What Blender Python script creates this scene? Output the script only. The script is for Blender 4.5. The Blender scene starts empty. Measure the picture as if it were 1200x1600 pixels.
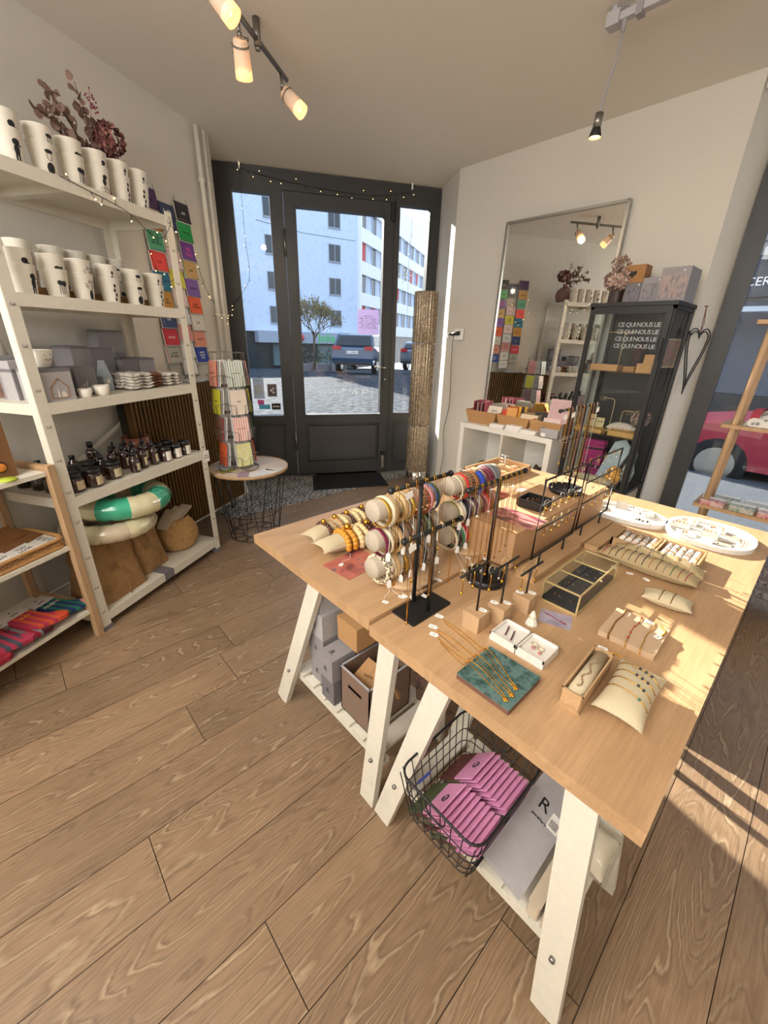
import bpy, bmesh, math, random
from mathutils import Vector, Matrix, Euler
random.seed(7)
SC = bpy.context.scene
COL = SC.collection
PI = math.pi

# ------------------------------------------------------------------ camera
cam_data = bpy.data.cameras.new('camera')
cam = bpy.data.objects.new('camera', cam_data)
COL.objects.link(cam)
SC.camera = cam
cam_data.sensor_fit = 'HORIZONTAL'
cam_data.sensor_width = 36.0
cam_data.lens = 36.0 * 631.43 / 1200.0
cam_data.clip_start = 0.02
cam_data.clip_end = 300
def _basis(yaw, pitch, roll):
    cy, sy, cp, sp = math.cos(yaw), math.sin(yaw), math.cos(pitch), math.sin(pitch)
    f = Vector((sy*cp, cy*cp, -sp)); r = Vector((cy, -sy, 0)); u = r.cross(f)
    cr, sr = math.cos(roll), math.sin(roll)
    return cr*r + sr*u, -sr*r + cr*u, f
_r, _u, _f = _basis(-0.8142, 0.4036, 0.0308)
cam.matrix_world = Matrix(((_r.x, _u.x, -_f.x, 1.1892), (_r.y, _u.y, -_f.y, -0.5188), (_r.z, _u.z, -_f.z, 1.3611), (0, 0, 0, 1)))

# ------------------------------------------------------------------ world, sun, exposure
def lin(c):
    if isinstance(c, str):
        c = [int(c[i:i+2], 16)/255 for i in (0, 2, 4)]
    return tuple((v/12.92 if v <= 0.04045 else ((v+0.055)/1.055)**2.4) for v in c[:3]) + (1.0,)
world = bpy.data.worlds.new('world'); SC.world = world; world.use_nodes = True
_n = world.node_tree.nodes; _l = world.node_tree.links
_bg = _n['Background']; _tc = _n.new('ShaderNodeTexCoord'); _sx = _n.new('ShaderNodeSeparateXYZ'); _rp = _n.new('ShaderNodeValToRGB')
_l.new(_tc.outputs['Generated'], _sx.inputs[0]); _l.new(_sx.outputs['Z'], _rp.inputs[0]); _l.new(_rp.outputs[0], _bg.inputs[0])
_rp.color_ramp.elements[0].position = 0.0; _rp.color_ramp.elements[0].color = lin('f2f6fa')
_rp.color_ramp.elements[1].position = 0.6; _rp.color_ramp.elements[1].color = lin('c0d9f4')
_bg.inputs[1].default_value = 1.6
sun_d = bpy.data.lights.new('sun', 'SUN'); sun = bpy.data.objects.new('sun', sun_d); COL.objects.link(sun)
sun_d.energy = 17.0; sun_d.angle = math.radians(0.5); sun_d.color = (1.0, 0.93, 0.80)
sun.rotation_euler = Vector((1, -0.265, -0.43)).to_track_quat('-Z', 'Y').to_euler()
def area(name, loc, size, energy, color, target):
    d = bpy.data.lights.new(name, 'AREA'); o = bpy.data.objects.new(name, d); COL.objects.link(o)
    d.shape = 'RECTANGLE'; d.size, d.size_y = size; d.energy = energy; d.color = color
    o.location = loc; o.rotation_euler = (Vector(target)-Vector(loc)).to_track_quat('-Z', 'Y').to_euler()
    return o
area('ceiling_bounce_fill', (1.5, -2.3, 1.95), (1.8, 0.9), 80, (1.0, 0.97, 0.93), (1.3, -1.6, 2.62))  # unseen fill added behind the camera, bounced off the ceiling
area('overhead_fill', (0.2, -1.9, 2.58), (1.2, 1.0), 44, (1.0, 0.97, 0.92), (0.2, -1.9, 0))  # soft downward fill added behind the camera, not a fixture
SC.view_settings.view_transform = 'Standard'
SC.view_settings.look = 'None'
SC.view_settings.gamma = 1.0
SC.view_settings.use_curve_mapping = False
SC.view_settings.exposure = 0.45

# ------------------------------------------------------------------ materials
MATS = {}
def mat(name, col=None, rough=0.55, metal=0.0, emit=None, estr=0.0, spec=None, alpha=None, trans=None, coat=None, sheen=None, bump=None):
    if name in MATS: return MATS[name]
    m = bpy.data.materials.new(name); m.use_nodes = True
    b = m.node_tree.nodes['Principled BSDF']
    c = lin(col) if col is not None else (0.8, 0.8, 0.8, 1)
    b.inputs['Base Color'].default_value = c
    b.inputs['Roughness'].default_value = rough
    b.inputs['Metallic'].default_value = metal
    if emit is not None:
        b.inputs['Emission Color'].default_value = lin(emit); b.inputs['Emission Strength'].default_value = estr
    if spec is not None: b.inputs['Specular IOR Level'].default_value = spec
    if alpha is not None: b.inputs['Alpha'].default_value = alpha
    if trans is not None: b.inputs['Transmission Weight'].default_value = trans
    if coat is not None: b.inputs['Coat Weight'].default_value = coat
    nt = m.node_tree
    # every surface keeps a little procedural unevenness
    tc = nt.nodes.new('ShaderNodeTexCoord'); nz = nt.nodes.new('ShaderNodeTexNoise'); nz.inputs['Scale'].default_value = (bump or (40, 0))[0]
    nt.links.new(tc.outputs['Object'], nz.inputs['Vector'])
    if emit is None:
        mx = nt.nodes.new('ShaderNodeMixRGB'); mx.blend_type = 'MULTIPLY'; mx.inputs[0].default_value = 0.12
        mx.inputs[1].default_value = c
        nt.links.new(nz.outputs['Color'], mx.inputs[2]); hs = nt.nodes.new('ShaderNodeHueSaturation'); hs.inputs['Saturation'].default_value = 0; hs.inputs['Value'].default_value = 2.0
        nt.links.new(nz.outputs['Color'], hs.inputs['Color']); nt.links.new(hs.outputs[0], mx.inputs[2])
        nt.links.new(mx.outputs[0], b.inputs['Base Color'])
    if bump and bump[1] > 0:
        bp = nt.nodes.new('ShaderNodeBump'); bp.inputs['Strength'].default_value = bump[1]; bp.inputs['Distance'].default_value = 0.004
        nt.links.new(nz.outputs[0], bp.inputs['Height']); nt.links.new(bp.outputs[0], b.inputs['Normal'])
    MATS[name] = m
    return m
def clear_glass(name, tint=(1, 1, 1), ior=1.45, refl=1.0):
    if name in MATS: return MATS[name]
    m = bpy.data.materials.new(name); m.use_nodes = True; nt = m.node_tree; nt.nodes.clear()
    out = nt.nodes.new('ShaderNodeOutputMaterial'); tr = nt.nodes.new('ShaderNodeBsdfTransparent'); gl = nt.nodes.new('ShaderNodeBsdfGlossy')
    fr = nt.nodes.new('ShaderNodeFresnel'); mx = nt.nodes.new('ShaderNodeMixShader'); ml = nt.nodes.new('ShaderNodeMath'); ml.operation = 'MULTIPLY'; ml.inputs[1].default_value = refl
    tr.inputs[0].default_value = (*tint, 1); gl.inputs['Roughness'].default_value = 0.01; fr.inputs[0].default_value = ior
    ge = nt.nodes.new('ShaderNodeNewGeometry'); iv = nt.nodes.new('ShaderNodeMath'); iv.operation = 'SUBTRACT'; iv.inputs[0].default_value = refl; nt.links.new(ge.outputs['Backfacing'], iv.inputs[1]); iv.use_clamp = True; nt.links.new(iv.outputs[0], ml.inputs[1])
    nt.links.new(fr.outputs[0], ml.inputs[0]); nt.links.new(ml.outputs[0], mx.inputs[0]); nt.links.new(tr.outputs[0], mx.inputs[1]); nt.links.new(gl.outputs[0], mx.inputs[2]); nt.links.new(mx.outputs[0], out.inputs[0])
    MATS[name] = m
    return m
def grain_mat(name, base, dark, light=None, axis='Y', scale=1.0, rough=0.45, bands=9.0, strength=0.5, lime=0.0, attr=None):
    """Wood: contour bands of a stretched noise (cathedral figure) + fine fibre."""
    if name in MATS: return MATS[name]
    m = bpy.data.materials.new(name); m.use_nodes = True; nt = m.node_tree; N = nt.nodes; L = nt.links
    b = N['Principled BSDF']; b.inputs['Roughness'].default_value = rough
    tc = N.new('ShaderNodeTexCoord'); vec = tc.outputs['Object']
    if attr:
        at = N.new('ShaderNodeAttribute'); at.attribute_name = attr
        sc = N.new('ShaderNodeVectorMath'); sc.operation = 'SCALE'; sc.inputs['Scale'].default_value = 37.0; L.new(at.outputs['Vector'], sc.inputs[0])
        ad = N.new('ShaderNodeVectorMath'); ad.operation = 'ADD'; L.new(vec, ad.inputs[0]); L.new(sc.outputs[0], ad.inputs[1]); vec = ad.outputs[0]
    def mapped(sx, sl):
        mp = N.new('ShaderNodeMapping'); s = [sx, sx, sx]; s['XYZ'.index(axis)] = sl
        mp.inputs['Scale'].default_value = [v*scale for v in s]; L.new(vec, mp.inputs['Vector']); return mp.outputs[0]
    n1 = N.new('ShaderNodeTexNoise'); n1.inputs['Scale'].default_value = 1.0; n1.inputs['Detail'].default_value = 1.6; n1.inputs['Roughness'].default_value = 0.45; L.new(mapped(7.0, 1.1), n1.inputs['Vector'])
    mu = N.new('ShaderNodeMath'); mu.operation = 'MULTIPLY'; mu.inputs[1].default_value = bands; L.new(n1.outputs[0], mu.inputs[0])
    n2 = N.new('ShaderNodeTexNoise'); n2.inputs['Scale'].default_value = 1.0; n2.inputs['Detail'].default_value = 3; L.new(mapped(60.0, 14.0), n2.inputs['Vector'])
    m3 = N.new('ShaderNodeMath'); m3.operation = 'MULTIPLY'; m3.inputs[1].default_value = 0.55 if not lime else 0.8; L.new(n2.outputs[0], m3.inputs[0])
    ad2 = N.new('ShaderNodeMath'); ad2.operation = 'ADD'; L.new(mu.outputs[0], ad2.inputs[0]); L.new(m3.outputs[0], ad2.inputs[1])
    fr = N.new('ShaderNodeMath'); fr.operation = 'FRACT'; L.new(ad2.outputs[0], fr.inputs[0])
    rp = N.new('ShaderNodeValToRGB'); e = rp.color_ramp.elements
    e[0].position = 0.0; e[0].color = lin(dark); e[1].position = 0.45; e[1].color = lin(base)
    e2 = e.new(0.8); e2.color = lin(light or base); e3 = e.new(1.0); e3.color = lin(dark)
    L.new(fr.outputs[0], rp.inputs[0])
    n3 = N.new('ShaderNodeTexNoise'); n3.inputs['Scale'].default_value = 1.0; n3.inputs['Detail'].default_value = 4; n3.inputs['Roughness'].default_value = 0.7; L.new(mapped(240.0, 9.0), n3.inputs['Vector'])
    mxb = N.new('ShaderNodeMixRGB'); mxb.inputs[0].default_value = 1-strength; L.new(rp.outputs[0], mxb.inputs[1]); mxb.inputs[2].default_value = lin(base)
    r2 = N.new('ShaderNodeValToRGB'); r2.color_ramp.elements[0].position = 0.35; r2.color_ramp.elements[0].color = (0.62, 0.58, 0.54, 1); r2.color_ramp.elements[1].position = 0.62; r2.color_ramp.elements[1].color = (1.06, 1.05, 1.03, 1); L.new(n3.outputs[0], r2.inputs[0])
    mf = N.new('ShaderNodeMixRGB'); mf.blend_type = 'MULTIPLY'; mf.inputs[0].default_value = 0.32 if not lime else 0.6; L.new(mxb.outputs[0], mf.inputs[1]); L.new(r2.outputs[0], mf.inputs[2])
    last = mf.outputs[0]
    if attr == 'pid':
        n4 = N.new('ShaderNodeTexNoise'); n4.inputs['Scale'].default_value = 1.0; n4.inputs['Detail'].default_value = 2; L.new(mapped(2.6, 1.3), n4.inputs['Vector'])
        r4 = N.new('ShaderNodeValToRGB'); r4.color_ramp.elements[0].position = 0.3; r4.color_ramp.elements[0].color = (0.74, 0.71, 0.68, 1); r4.color_ramp.elements[1].position = 0.62; r4.color_ramp.elements[1].color = (1.05, 1.0, 0.97, 1); L.new(n4.outputs[0], r4.inputs[0])
        m4 = N.new('ShaderNodeMixRGB'); m4.blend_type = 'MULTIPLY'; m4.inputs[0].default_value = 0.8; L.new(last, m4.inputs[1]); L.new(r4.outputs[0], m4.inputs[2]); last = m4.outputs[0]
    if attr:
        sp = N.new('ShaderNodeSeparateXYZ'); L.new(at.outputs['Vector'], sp.inputs[0])
        mr = N.new('ShaderNodeMapRange'); mr.inputs['To Min'].default_value = 0.86 if attr == 'pid' else 0.93; mr.inputs['To Max'].default_value = 1.1 if attr == 'pid' else 1.06; L.new(sp.outputs['Y'], mr.inputs['Value'])
        m5 = N.new('ShaderNodeMixRGB'); m5.blend_type = 'MULTIPLY'; m5.inputs[0].default_value = 1; L.new(last, m5.inputs[1]); L.new(mr.outputs[0], m5.inputs[2]); last = m5.outputs[0]
    if lime:
        # thin pale limed pores along the bands
        r3 = N.new('ShaderNodeValToRGB'); q = r3.color_ramp.elements; q[0].position = 0.0; q[0].color = (0, 0, 0, 1); q[1].position = 0.12; q[1].color = (1, 1, 1, 1); k = q.new(0.3); k.color = (0, 0, 0, 1)
        L.new(fr.outputs[0], r3.inputs[0])
        ml = N.new('ShaderNodeMath'); ml.operation = 'MULTIPLY'; L.new(r3.outputs[0], ml.inputs[0]); 
        n5 = N.new('ShaderNodeTexNoise'); n5.inputs['Scale'].default_value = 1; n5.inputs['Detail'].default_value = 3; L.new(mapped(22, 3.0), n5.inputs['Vector'])
        r5 = N.new('ShaderNodeMapRange'); r5.inputs['From Min'].default_value = 0.3; r5.inputs['From Max'].default_value = 0.7; r5.inputs['To Max'].default_value = lime; L.new(n5.outputs[0], r5.inputs['Value']); L.new(r5.outputs[0], ml.inputs[1])
        mm = N.new('ShaderNodeMixRGB'); L.new(ml.outputs[0], mm.inputs[0]); L.new(last, mm.inputs[1]); mm.inputs[2].default_value = lin('d3bb9a'); last = mm.outputs[0]
    L.new(last, b.inputs['Base Color'])
    bp = N.new('ShaderNodeBump'); bp.inputs['Strength'].default_value = 0.12; bp.inputs['Distance'].default_value = 0.002; L.new(n3.outputs[0], bp.inputs['Height']); L.new(bp.outputs[0], b.inputs['Normal'])
    MATS[name] = m
    return m
def stripe_mat(name, cols, axis='X', width=0.01, rough=0.5):
    """Straight printed stripes through the given colours."""
    if name in MATS: return MATS[name]
    m = bpy.data.materials.new(name); m.use_nodes = True; nt = m.node_tree; N = nt.nodes; L = nt.links
    b = N['Principled BSDF']; b.inputs['Roughness'].default_value = rough
    tc = N.new('ShaderNodeTexCoord'); sp = N.new('ShaderNodeSeparateXYZ'); L.new(tc.outputs['Object'], sp.inputs[0])
    mu = N.new('ShaderNodeMath'); mu.operation = 'MULTIPLY'; mu.inputs[1].default_value = 1/(width*len(cols)); L.new(sp.outputs[axis], mu.inputs[0])
    fr = N.new('ShaderNodeMath'); fr.operation = 'FRACT'; L.new(mu.outputs[0], fr.inputs[0])
    rp = N.new('ShaderNodeValToRGB'); rp.color_ramp.interpolation = 'CONSTANT'; e = rp.color_ramp.elements
    e[0].position = 0; e[0].color = lin(cols[0]); e[1].position = 1/len(cols); e[1].color = lin(cols[1])
    for i in range(2, len(cols)):
        k = e.new(i/len(cols)); k.color = lin(cols[i])
    L.new(fr.outputs[0], rp.inputs[0]); L.new(rp.outputs[0], b.inputs['Base Color'])
    MATS[name] = m
    return m
def noise_mat(name, cols, scale=20, rough=0.6, stretch=(1, 1, 1), detail=4, bump=0.0, metal=0.0, voronoi=False, sharp=False):
    if name in MATS: return MATS[name]
    m = bpy.data.materials.new(name); m.use_nodes = True; nt = m.node_tree; N = nt.nodes; L = nt.links
    b = N['Principled BSDF']; b.inputs['Roughness'].default_value = rough; b.inputs['Metallic'].default_value = metal
    tc = N.new('ShaderNodeTexCoord'); mp = N.new('ShaderNodeMapping'); mp.inputs['Scale'].default_value = stretch; L.new(tc.outputs['Object'], mp.inputs[0])
    if voronoi:
        nz = N.new('ShaderNodeTexVoronoi'); nz.inputs['Scale'].default_value = scale; o = nz.outputs['Distance'] if voronoi == 'd' else nz.outputs['Color']
    else:
        nz = N.new('ShaderNodeTexNoise'); nz.inputs['Scale'].default_value = scale; nz.inputs['Detail'].default_value = detail; o = nz.outputs[0]
    L.new(mp.outputs[0], nz.inputs['Vector'])
    rp = N.new('ShaderNodeValToRGB'); e = rp.color_ramp.elements
    if sharp: rp.color_ramp.interpolation = 'CONSTANT'
    lo, hi = (0.3, 0.7) if not voronoi else (0.0, 1.0)
    n = len(cols); e[0].position = lo; e[0].color = lin(cols[0]); e[1].position = hi if n == 2 and not sharp else lo+(hi-lo)/(n-1 if not sharp else n); e[1].color = lin(cols[1])
    for i in range(2, n):
        k = e.new(lo+(hi-lo)*i/(n-1 if not sharp else n)); k.color = lin(cols[i])
    L.new(o, rp.inputs[0]); L.new(rp.outputs[0], b.inputs['Base Color'])
    if bump:
        bp = N.new('ShaderNodeBump'); bp.inputs['Strength'].default_value = bump; bp.inputs['Distance'].default_value = 0.01; L.new(o, bp.inputs['Height']); L.new(bp.outputs[0], b.inputs['Normal'])
    MATS[name] = m
    return m

# ------------------------------------------------------------------ mesh builder
class MB:
    def __init__(s): s.v = []; s.f = []; s.mi = []; s.sm = []
    def add(s, vs, fs, mi=0, smooth=False, M=None):
        o = len(s.v)
        for p in vs:
            p = Vector(p)
            if M is not None: p = M @ p
            s.v.append(p)
        for f in fs: s.f.append([o+i for i in f]); s.mi.append(mi); s.sm.append(smooth)
        return s
    def box(s, a, b, mi=0, M=None, taper=None):
        x0, y0, z0 = a; x1, y1, z1 = b
        vs = [(x0, y0, z0), (x1, y0, z0), (x1, y1, z0), (x0, y1, z0), (x0, y0, z1), (x1, y0, z1), (x1, y1, z1), (x0, y1, z1)]
        if taper:
            cx, cy = (x0+x1)/2, (y0+y1)/2
            vs = vs[:4] + [(cx+(x-cx)*taper, cy+(y-cy)*taper, z) for x, y, z in vs[4:]]
        return s.add(vs, [(0, 3, 2, 1), (4, 5, 6, 7), (0, 1, 5, 4), (1, 2, 6, 5), (2, 3, 7, 6), (3, 0, 4, 7)], mi, False, M)
    def rbox(s, a, b, r=0.004, mi=0, M=None, seg=3):
        """box with rounded vertical corners"""
        x0, y0, z0 = a; x1, y1, z1 = b; pts = []
        for cx, cy, a0 in ((x1-r, y1-r, 0), (x0+r, y1-r, 90), (x0+r, y0+r, 180), (x1-r, y0+r, 270)):
            for k in range(seg+1):
                t = math.radians(a0+90*k/seg); pts.append((cx+r*math.cos(t), cy+r*math.sin(t)))
        return s.prism(pts, z0, z1, mi, M)
    def prism(s, pts, z0, z1, mi=0, M=None, smooth=False):
        n = len(pts); vs = [(x, y, z0) for x, y in pts] + [(x, y, z1) for x, y in pts]
        s.add(vs, [list(range(n))[::-1], list(range(n, 2*n))], mi, False, M)
        return s.add(vs, [(i, (i+1) % n, n+(i+1) % n, n+i) for i in range(n)], mi, smooth, M)
    def lathe(s, prof, c=(0, 0, 0), seg=20, mi=0, M=None, smooth=True, mis=None, ang=2*PI):
        n = len(prof); vs = []; fs = []
        full = abs(ang-2*PI) < 1e-6; cols = seg if full else seg+1
        for k in range(cols):
            t = ang*k/seg
            for r, z in prof: vs.append((c[0]+r*math.cos(t), c[1]+r*math.sin(t), c[2]+z))
        for k in range(seg):
            k2 = (k+1) % cols
            for j in range(n-1):
                s_f = (k*n+j, k2*n+j, k2*n+j+1, k*n+j+1)
                fs.append((s_f, mis[j] if mis else mi))
        for m_ in sorted(set(x[1] for x in fs)): 
            s.add(vs, [x[0] for x in fs if x[1] == m_], m_, smooth, M) if m_ == sorted(set(x[1] for x in fs))[0] else s._addf(vs, [x[0] for x in fs if x[1] == m_], m_, smooth, M)
        return s
    def _addf(s, vs, fs, mi, smooth, M): return s.add(vs, fs, mi, smooth, M)
    def tube(s, pts, r=0.003, seg=6, mi=0, M=None, closed=False, caps=True, radii=None):
        pts = [Vector(p) for p in pts]; n = len(pts); vs = []; fs = []; prev = None
        for i, p in enumerate(pts):
            if closed: d = pts[(i+1) % n]-pts[i-1]
            else: d = pts[min(i+1, n-1)]-pts[max(i-1, 0)]
            if d.length < 1e-9: d = Vector((0, 0, 1))
            d.normalize()
            a = prev if prev is not None else (Vector((0, 0, 1)) if abs(d.z) < 0.9 else Vector((1, 0, 0)))
            a = (a - d*a.dot(d));
            if a.length < 1e-6: a = d.orthogonal()
            a.normalize(); prev = a; b = d.cross(a); rr = radii[i] if radii else r
            for k in range(seg):
                t = 2*PI*k/seg; vs.append(p + a*(rr*math.cos(t)) + b*(rr*math.sin(t)))
        for i in range(n if closed else n-1):
            j = (i+1) % n
            for k in range(seg): fs.append((i*seg+k, i*seg+(k+1) % seg, j*seg+(k+1) % seg, j*seg+k))
        if caps and not closed: fs.append(list(range(seg))[::-1]); fs.append([(n-1)*seg+k for k in range(seg)])
        return s.add(vs, fs, mi, seg > 4, M)
    def rod(s, a, b, r, seg=10, mi=0, M=None, r2=None): return s.tube([a, b], r, seg, mi, M, radii=[r, r2 if r2 is not None else r])
    def beam(s, a, b, w, h, mi=0, up=(0, 0, 1)):
        """rectangular bar from a to b, w across, h along up"""
        a = Vector(a); b = Vector(b); d = (b-a); L = d.length; d.normalize(); u = Vector(up); u = u-d*u.dot(d); u.normalize(); c = d.cross(u)
        M = Matrix(((d.x, c.x, u.x, a.x), (d.y, c.y, u.y, a.y), (d.z, c.z, u.z, a.z), (0, 0, 0, 1)))
        return s.box((0, -w/2, -h/2), (L, w/2, h/2), mi, M)
    def ball(s, c, r, seg=8, ring=5, mi=0, sc=(1, 1, 1), M=None):
        prof = [(max(1e-5, r*math.sin(PI*j/ring))*1.0, -r*math.cos(PI*j/ring)) for j in range(ring+1)]
        T = Matrix.Translation(Vector(c)) @ Matrix.Diagonal((*sc, 1))
        if M is not None: T = M @ T
        return s.lathe(prof, (0, 0, 0), seg, mi, T)
    def torus(s, c, R, r, seg=24, sec=6, mi=0, M=None, flat=1.0):
        """ring around local z; flat stretches the tube along z"""
        vs = []; fs = []
        for i in range(seg):
            t = 2*PI*i/seg
            for k in range(sec):
                u = 2*PI*k/sec; q = R + r*math.cos(u); vs.append((c[0]+q*math.cos(t), c[1]+q*math.sin(t), c[2]+r*flat*math.sin(u)))
        for i in range(seg):
            for k in range(sec): fs.append((i*sec+k, ((i+1) % seg)*sec+k, ((i+1) % seg)*sec+(k+1) % sec, i*sec+(k+1) % sec))
        return s.add(vs, fs, mi, True, M)
    def grid(s, nx, ny, fn, mi=0, smooth=True, M=None, thick=0.0):
        vs = [fn(i/nx, j/ny) for j in range(ny+1) for i in range(nx+1)]
        w = nx+1; fs = [(j*w+i, j*w+i+1, (j+1)*w+i+1, (j+1)*w+i) for j in range(ny) for i in range(nx)]
        return s.add(vs, fs, mi, smooth, M)
    def mesh(s, name, mats):
        me = bpy.data.meshes.new(name); me.from_pydata([tuple(v) for v in s.v], [], s.f)
        for m in mats: me.materials.append(m)
        me.polygons.foreach_set('material_index', s.mi); me.polygons.foreach_set('use_smooth', s.sm); me.update()
        return me
    def build(s, name, mats, parent=None, loc=None, rot=None, M=None):
        if not isinstance(mats, (list, tuple)): mats = [mats]
        o = bpy.data.objects.new(name, s.mesh(name, mats)); COL.objects.link(o)
        if parent is not None: o.parent = parent
        if loc is not None: o.location = loc
        if rot is not None: o.rotation_euler = rot if hasattr(rot, '__len__') else (0, 0, rot)
        return o
def tag(o, label, cat, group=None, kind=None):
    o['label'] = label; o['category'] = cat
    if group: o['group'] = group
    if kind: o['kind'] = kind
    return o
def thing(name, loc=(0, 0, 0), rz=0, label=None, cat=None, group=None, rot=None):
    o = bpy.data.objects.new(name, None); COL.objects.link(o); o.location = loc
    o.rotation_euler = rot if rot is not None else (0, 0, rz); o.empty_display_size = 0.05
    if label: tag(o, label, cat, group)
    return o
def struct(o): o['kind'] = 'structure'; return o
def dup(root, loc=None, rz=None, label=None, group=None, rot=None, scale=None, mats=None):
    r = root.copy(); COL.objects.link(r)
    if loc is not None: r.location = loc
    if rot is not None: r.rotation_euler = rot
    elif rz is not None: r.rotation_euler = (0, 0, rz)
    if scale is not None: r.scale = scale
    if label: r['label'] = label
    if group: r['group'] = group
    for ch in list(root.children):
        c = ch.copy(); COL.objects.link(c); c.parent = r
        for g in list(ch.children):
            d = g.copy(); COL.objects.link(d); d.parent = c
    return r
def text_mesh(txt, size, extrude=0.0004, spacing=1.0, align='CENTER', line=1.0):
    cu = bpy.data.curves.new('lettering', 'FONT'); cu.body = txt; cu.size = size; cu.extrude = extrude; cu.align_x = align; cu.align_y = 'CENTER'
    cu.space_character = spacing; cu.resolution_u = 2; cu.space_line = line
    o = bpy.data.objects.new('tmp_text', cu); COL.objects.link(o); bpy.context.view_layer.update()
    me = bpy.data.meshes.new_from_object(o.evaluated_get(bpy.context.evaluated_depsgraph_get())); bpy.data.objects.remove(o); bpy.data.curves.remove(cu)
    return me
def text(txt, size, m, parent, loc, rot, name='lettering', **k):
    me = text_mesh(txt, size, **k); me.name = name; me.materials.clear(); me.materials.append(m)
    o = bpy.data.objects.new(name, me); COL.objects.link(o); o.parent = parent; o.location = loc; o.rotation_euler = rot
    return o

# ------------------------------------------------------------------ shared materials
M_white = mat('painted_white_metal', 'd9d3c5', 0.4)
M_wall = mat('wall_plaster', 'cdc8be', 0.9, bump=(220, 0.10))
M_ceil = mat('ceiling_plaster', 'ded9cf', 0.95, bump=(260, 0.10))
M_anth = mat('anthracite_aluminium', '3a3a3b', 0.42)
M_anth2 = mat('anthracite_panel', '414142', 0.45)
M_black = mat('black_metal', '161617', 0.45)
M_blackrub = mat('black_rubber', '101011', 0.8)
M_chrome = mat('brushed_steel', 'b9b7b2', 0.25, 1.0)
M_steel = mat('grey_steel', '8b8985', 0.35, 0.9)
M_gold = mat('gold_metal', 'd9a441', 0.25, 1.0)
M_goldwire = mat('pale_gold_metal', 'd9c48e', 0.3, 0.6)
M_silver = mat('silver_metal', 'c9c6c2', 0.25, 1.0)
M_kraft = mat('kraft_card', 'b58a5c', 0.8)
M_kraftd = mat('dark_kraft_card', '9a7046', 0.85)
M_paper = mat('white_paper', 'eeebe6', 0.8)
M_ink = mat('black_ink', '1c1b1c', 0.7)
M_grey = mat('grey_box_card', '8f8b8e', 0.75)
M_greyd = mat('dark_grey_box_card', '716d71', 0.75)
M_greyl = mat('pale_grey_box_card', 'a9a6a8', 0.75)
M_linen = mat('natural_linen', 'c0b193', 0.95, bump=(500, 0.5))
M_linend = mat('tan_linen', 'a8946f', 0.95, bump=(500, 0.5))
M_cer = mat('white_ceramic', 'e0dacd', 0.25)
M_glass = clear_glass('window_glass', (0.97, 0.985, 1.0), 1.45)
M_glassc = clear_glass('display_glass', (0.96, 0.98, 0.98), 1.5)
M_beech = grain_mat('beech_veneer', 'b8946e', 'a3805c', 'c29e78', axis='Y', rough=0.38, bands=5, strength=0.35, attr='stave')
M_beechedge = grain_mat('beech_edge', 'b38a62', '9c754e', axis='X', rough=0.45, bands=5, strength=0.3)
M_pine = grain_mat('pale_solid_wood', 'bd9c78', 'a5835e', axis='Z', rough=0.6, bands=7, strength=0.5)
M_woody = grain_mat('light_wood_along', 'bd9a72', 'a28059', axis='Y', rough=0.55, bands=7, strength=0.5)
M_floor = grain_mat('oak_plank', '8e765d', '79634e', '998168', axis='Y', rough=0.40, bands=20, strength=0.75, lime=0.5, attr='pid')
M_gap = mat('plank_gap', '2b2018', 0.9)
M_clear = clear_glass('clear_plastic', (0.94, 0.94, 0.93), 1.35, 0.8)
# ================================================================== the setting
H = 2.62
# floor: planks 20 cm wide along y
def make_floor():
    mb = MB(); pid = []
    y0, y1 = -3.2, 2.9
    fixed = {-0.78: [-0.61, 1.1], -0.38: [-0.06, 1.9], 0.22: [-0.513, 1.4], 0.62: [-0.351, 1.6], 1.22: [0.884, -0.9], 0.42: [0.5], 0.02: [0.25, -1.2], 0.82: [0.9, -0.8], 1.42: [1.9, -0.2], 1.02: [0.1, 2.0]}
    k = -13
    while True:
        x = round(0.22 + 0.2*k, 3); k += 1
        if x > 3.3: break
        js = fixed.get(round(x, 2))
        if js is None:
            s = random.uniform(-3, -2); js = []
            while s < y1: js.append(s); s += random.uniform(1.1, 1.5)
        js = sorted([y0] + [j for j in js if y0 < j < y1] + [y1])
        for a, b in zip(js[:-1], js[1:]):
            g = 0.0011; r = (random.random(), random.random(), random.random())
            n0 = len(mb.f); mb.add([(x+g, a+g, 0), (x+0.2-g, a+g, 0), (x+0.2-g, b-g, 0), (x+g, b-g, 0)], [(0, 1, 2, 3)], 0)
            pid.append(r)
    mb.add([(-3.2, y0, -0.003), (3.4, y0, -0.003), (3.4, y1, -0.003), (-3.2, y1, -0.003)], [(0, 1, 2, 3)], 1); pid.append((0, 0, 0))
    me = mb.mesh('floor', [M_floor, M_gap])
    at = me.attributes.new('pid', 'FLOAT_VECTOR', 'FACE')
    for i, r in enumerate(pid): at.data[i].vector = r
    o = bpy.data.objects.new('floor', me); COL.objects.link(o); struct(o)
make_floor()

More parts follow.
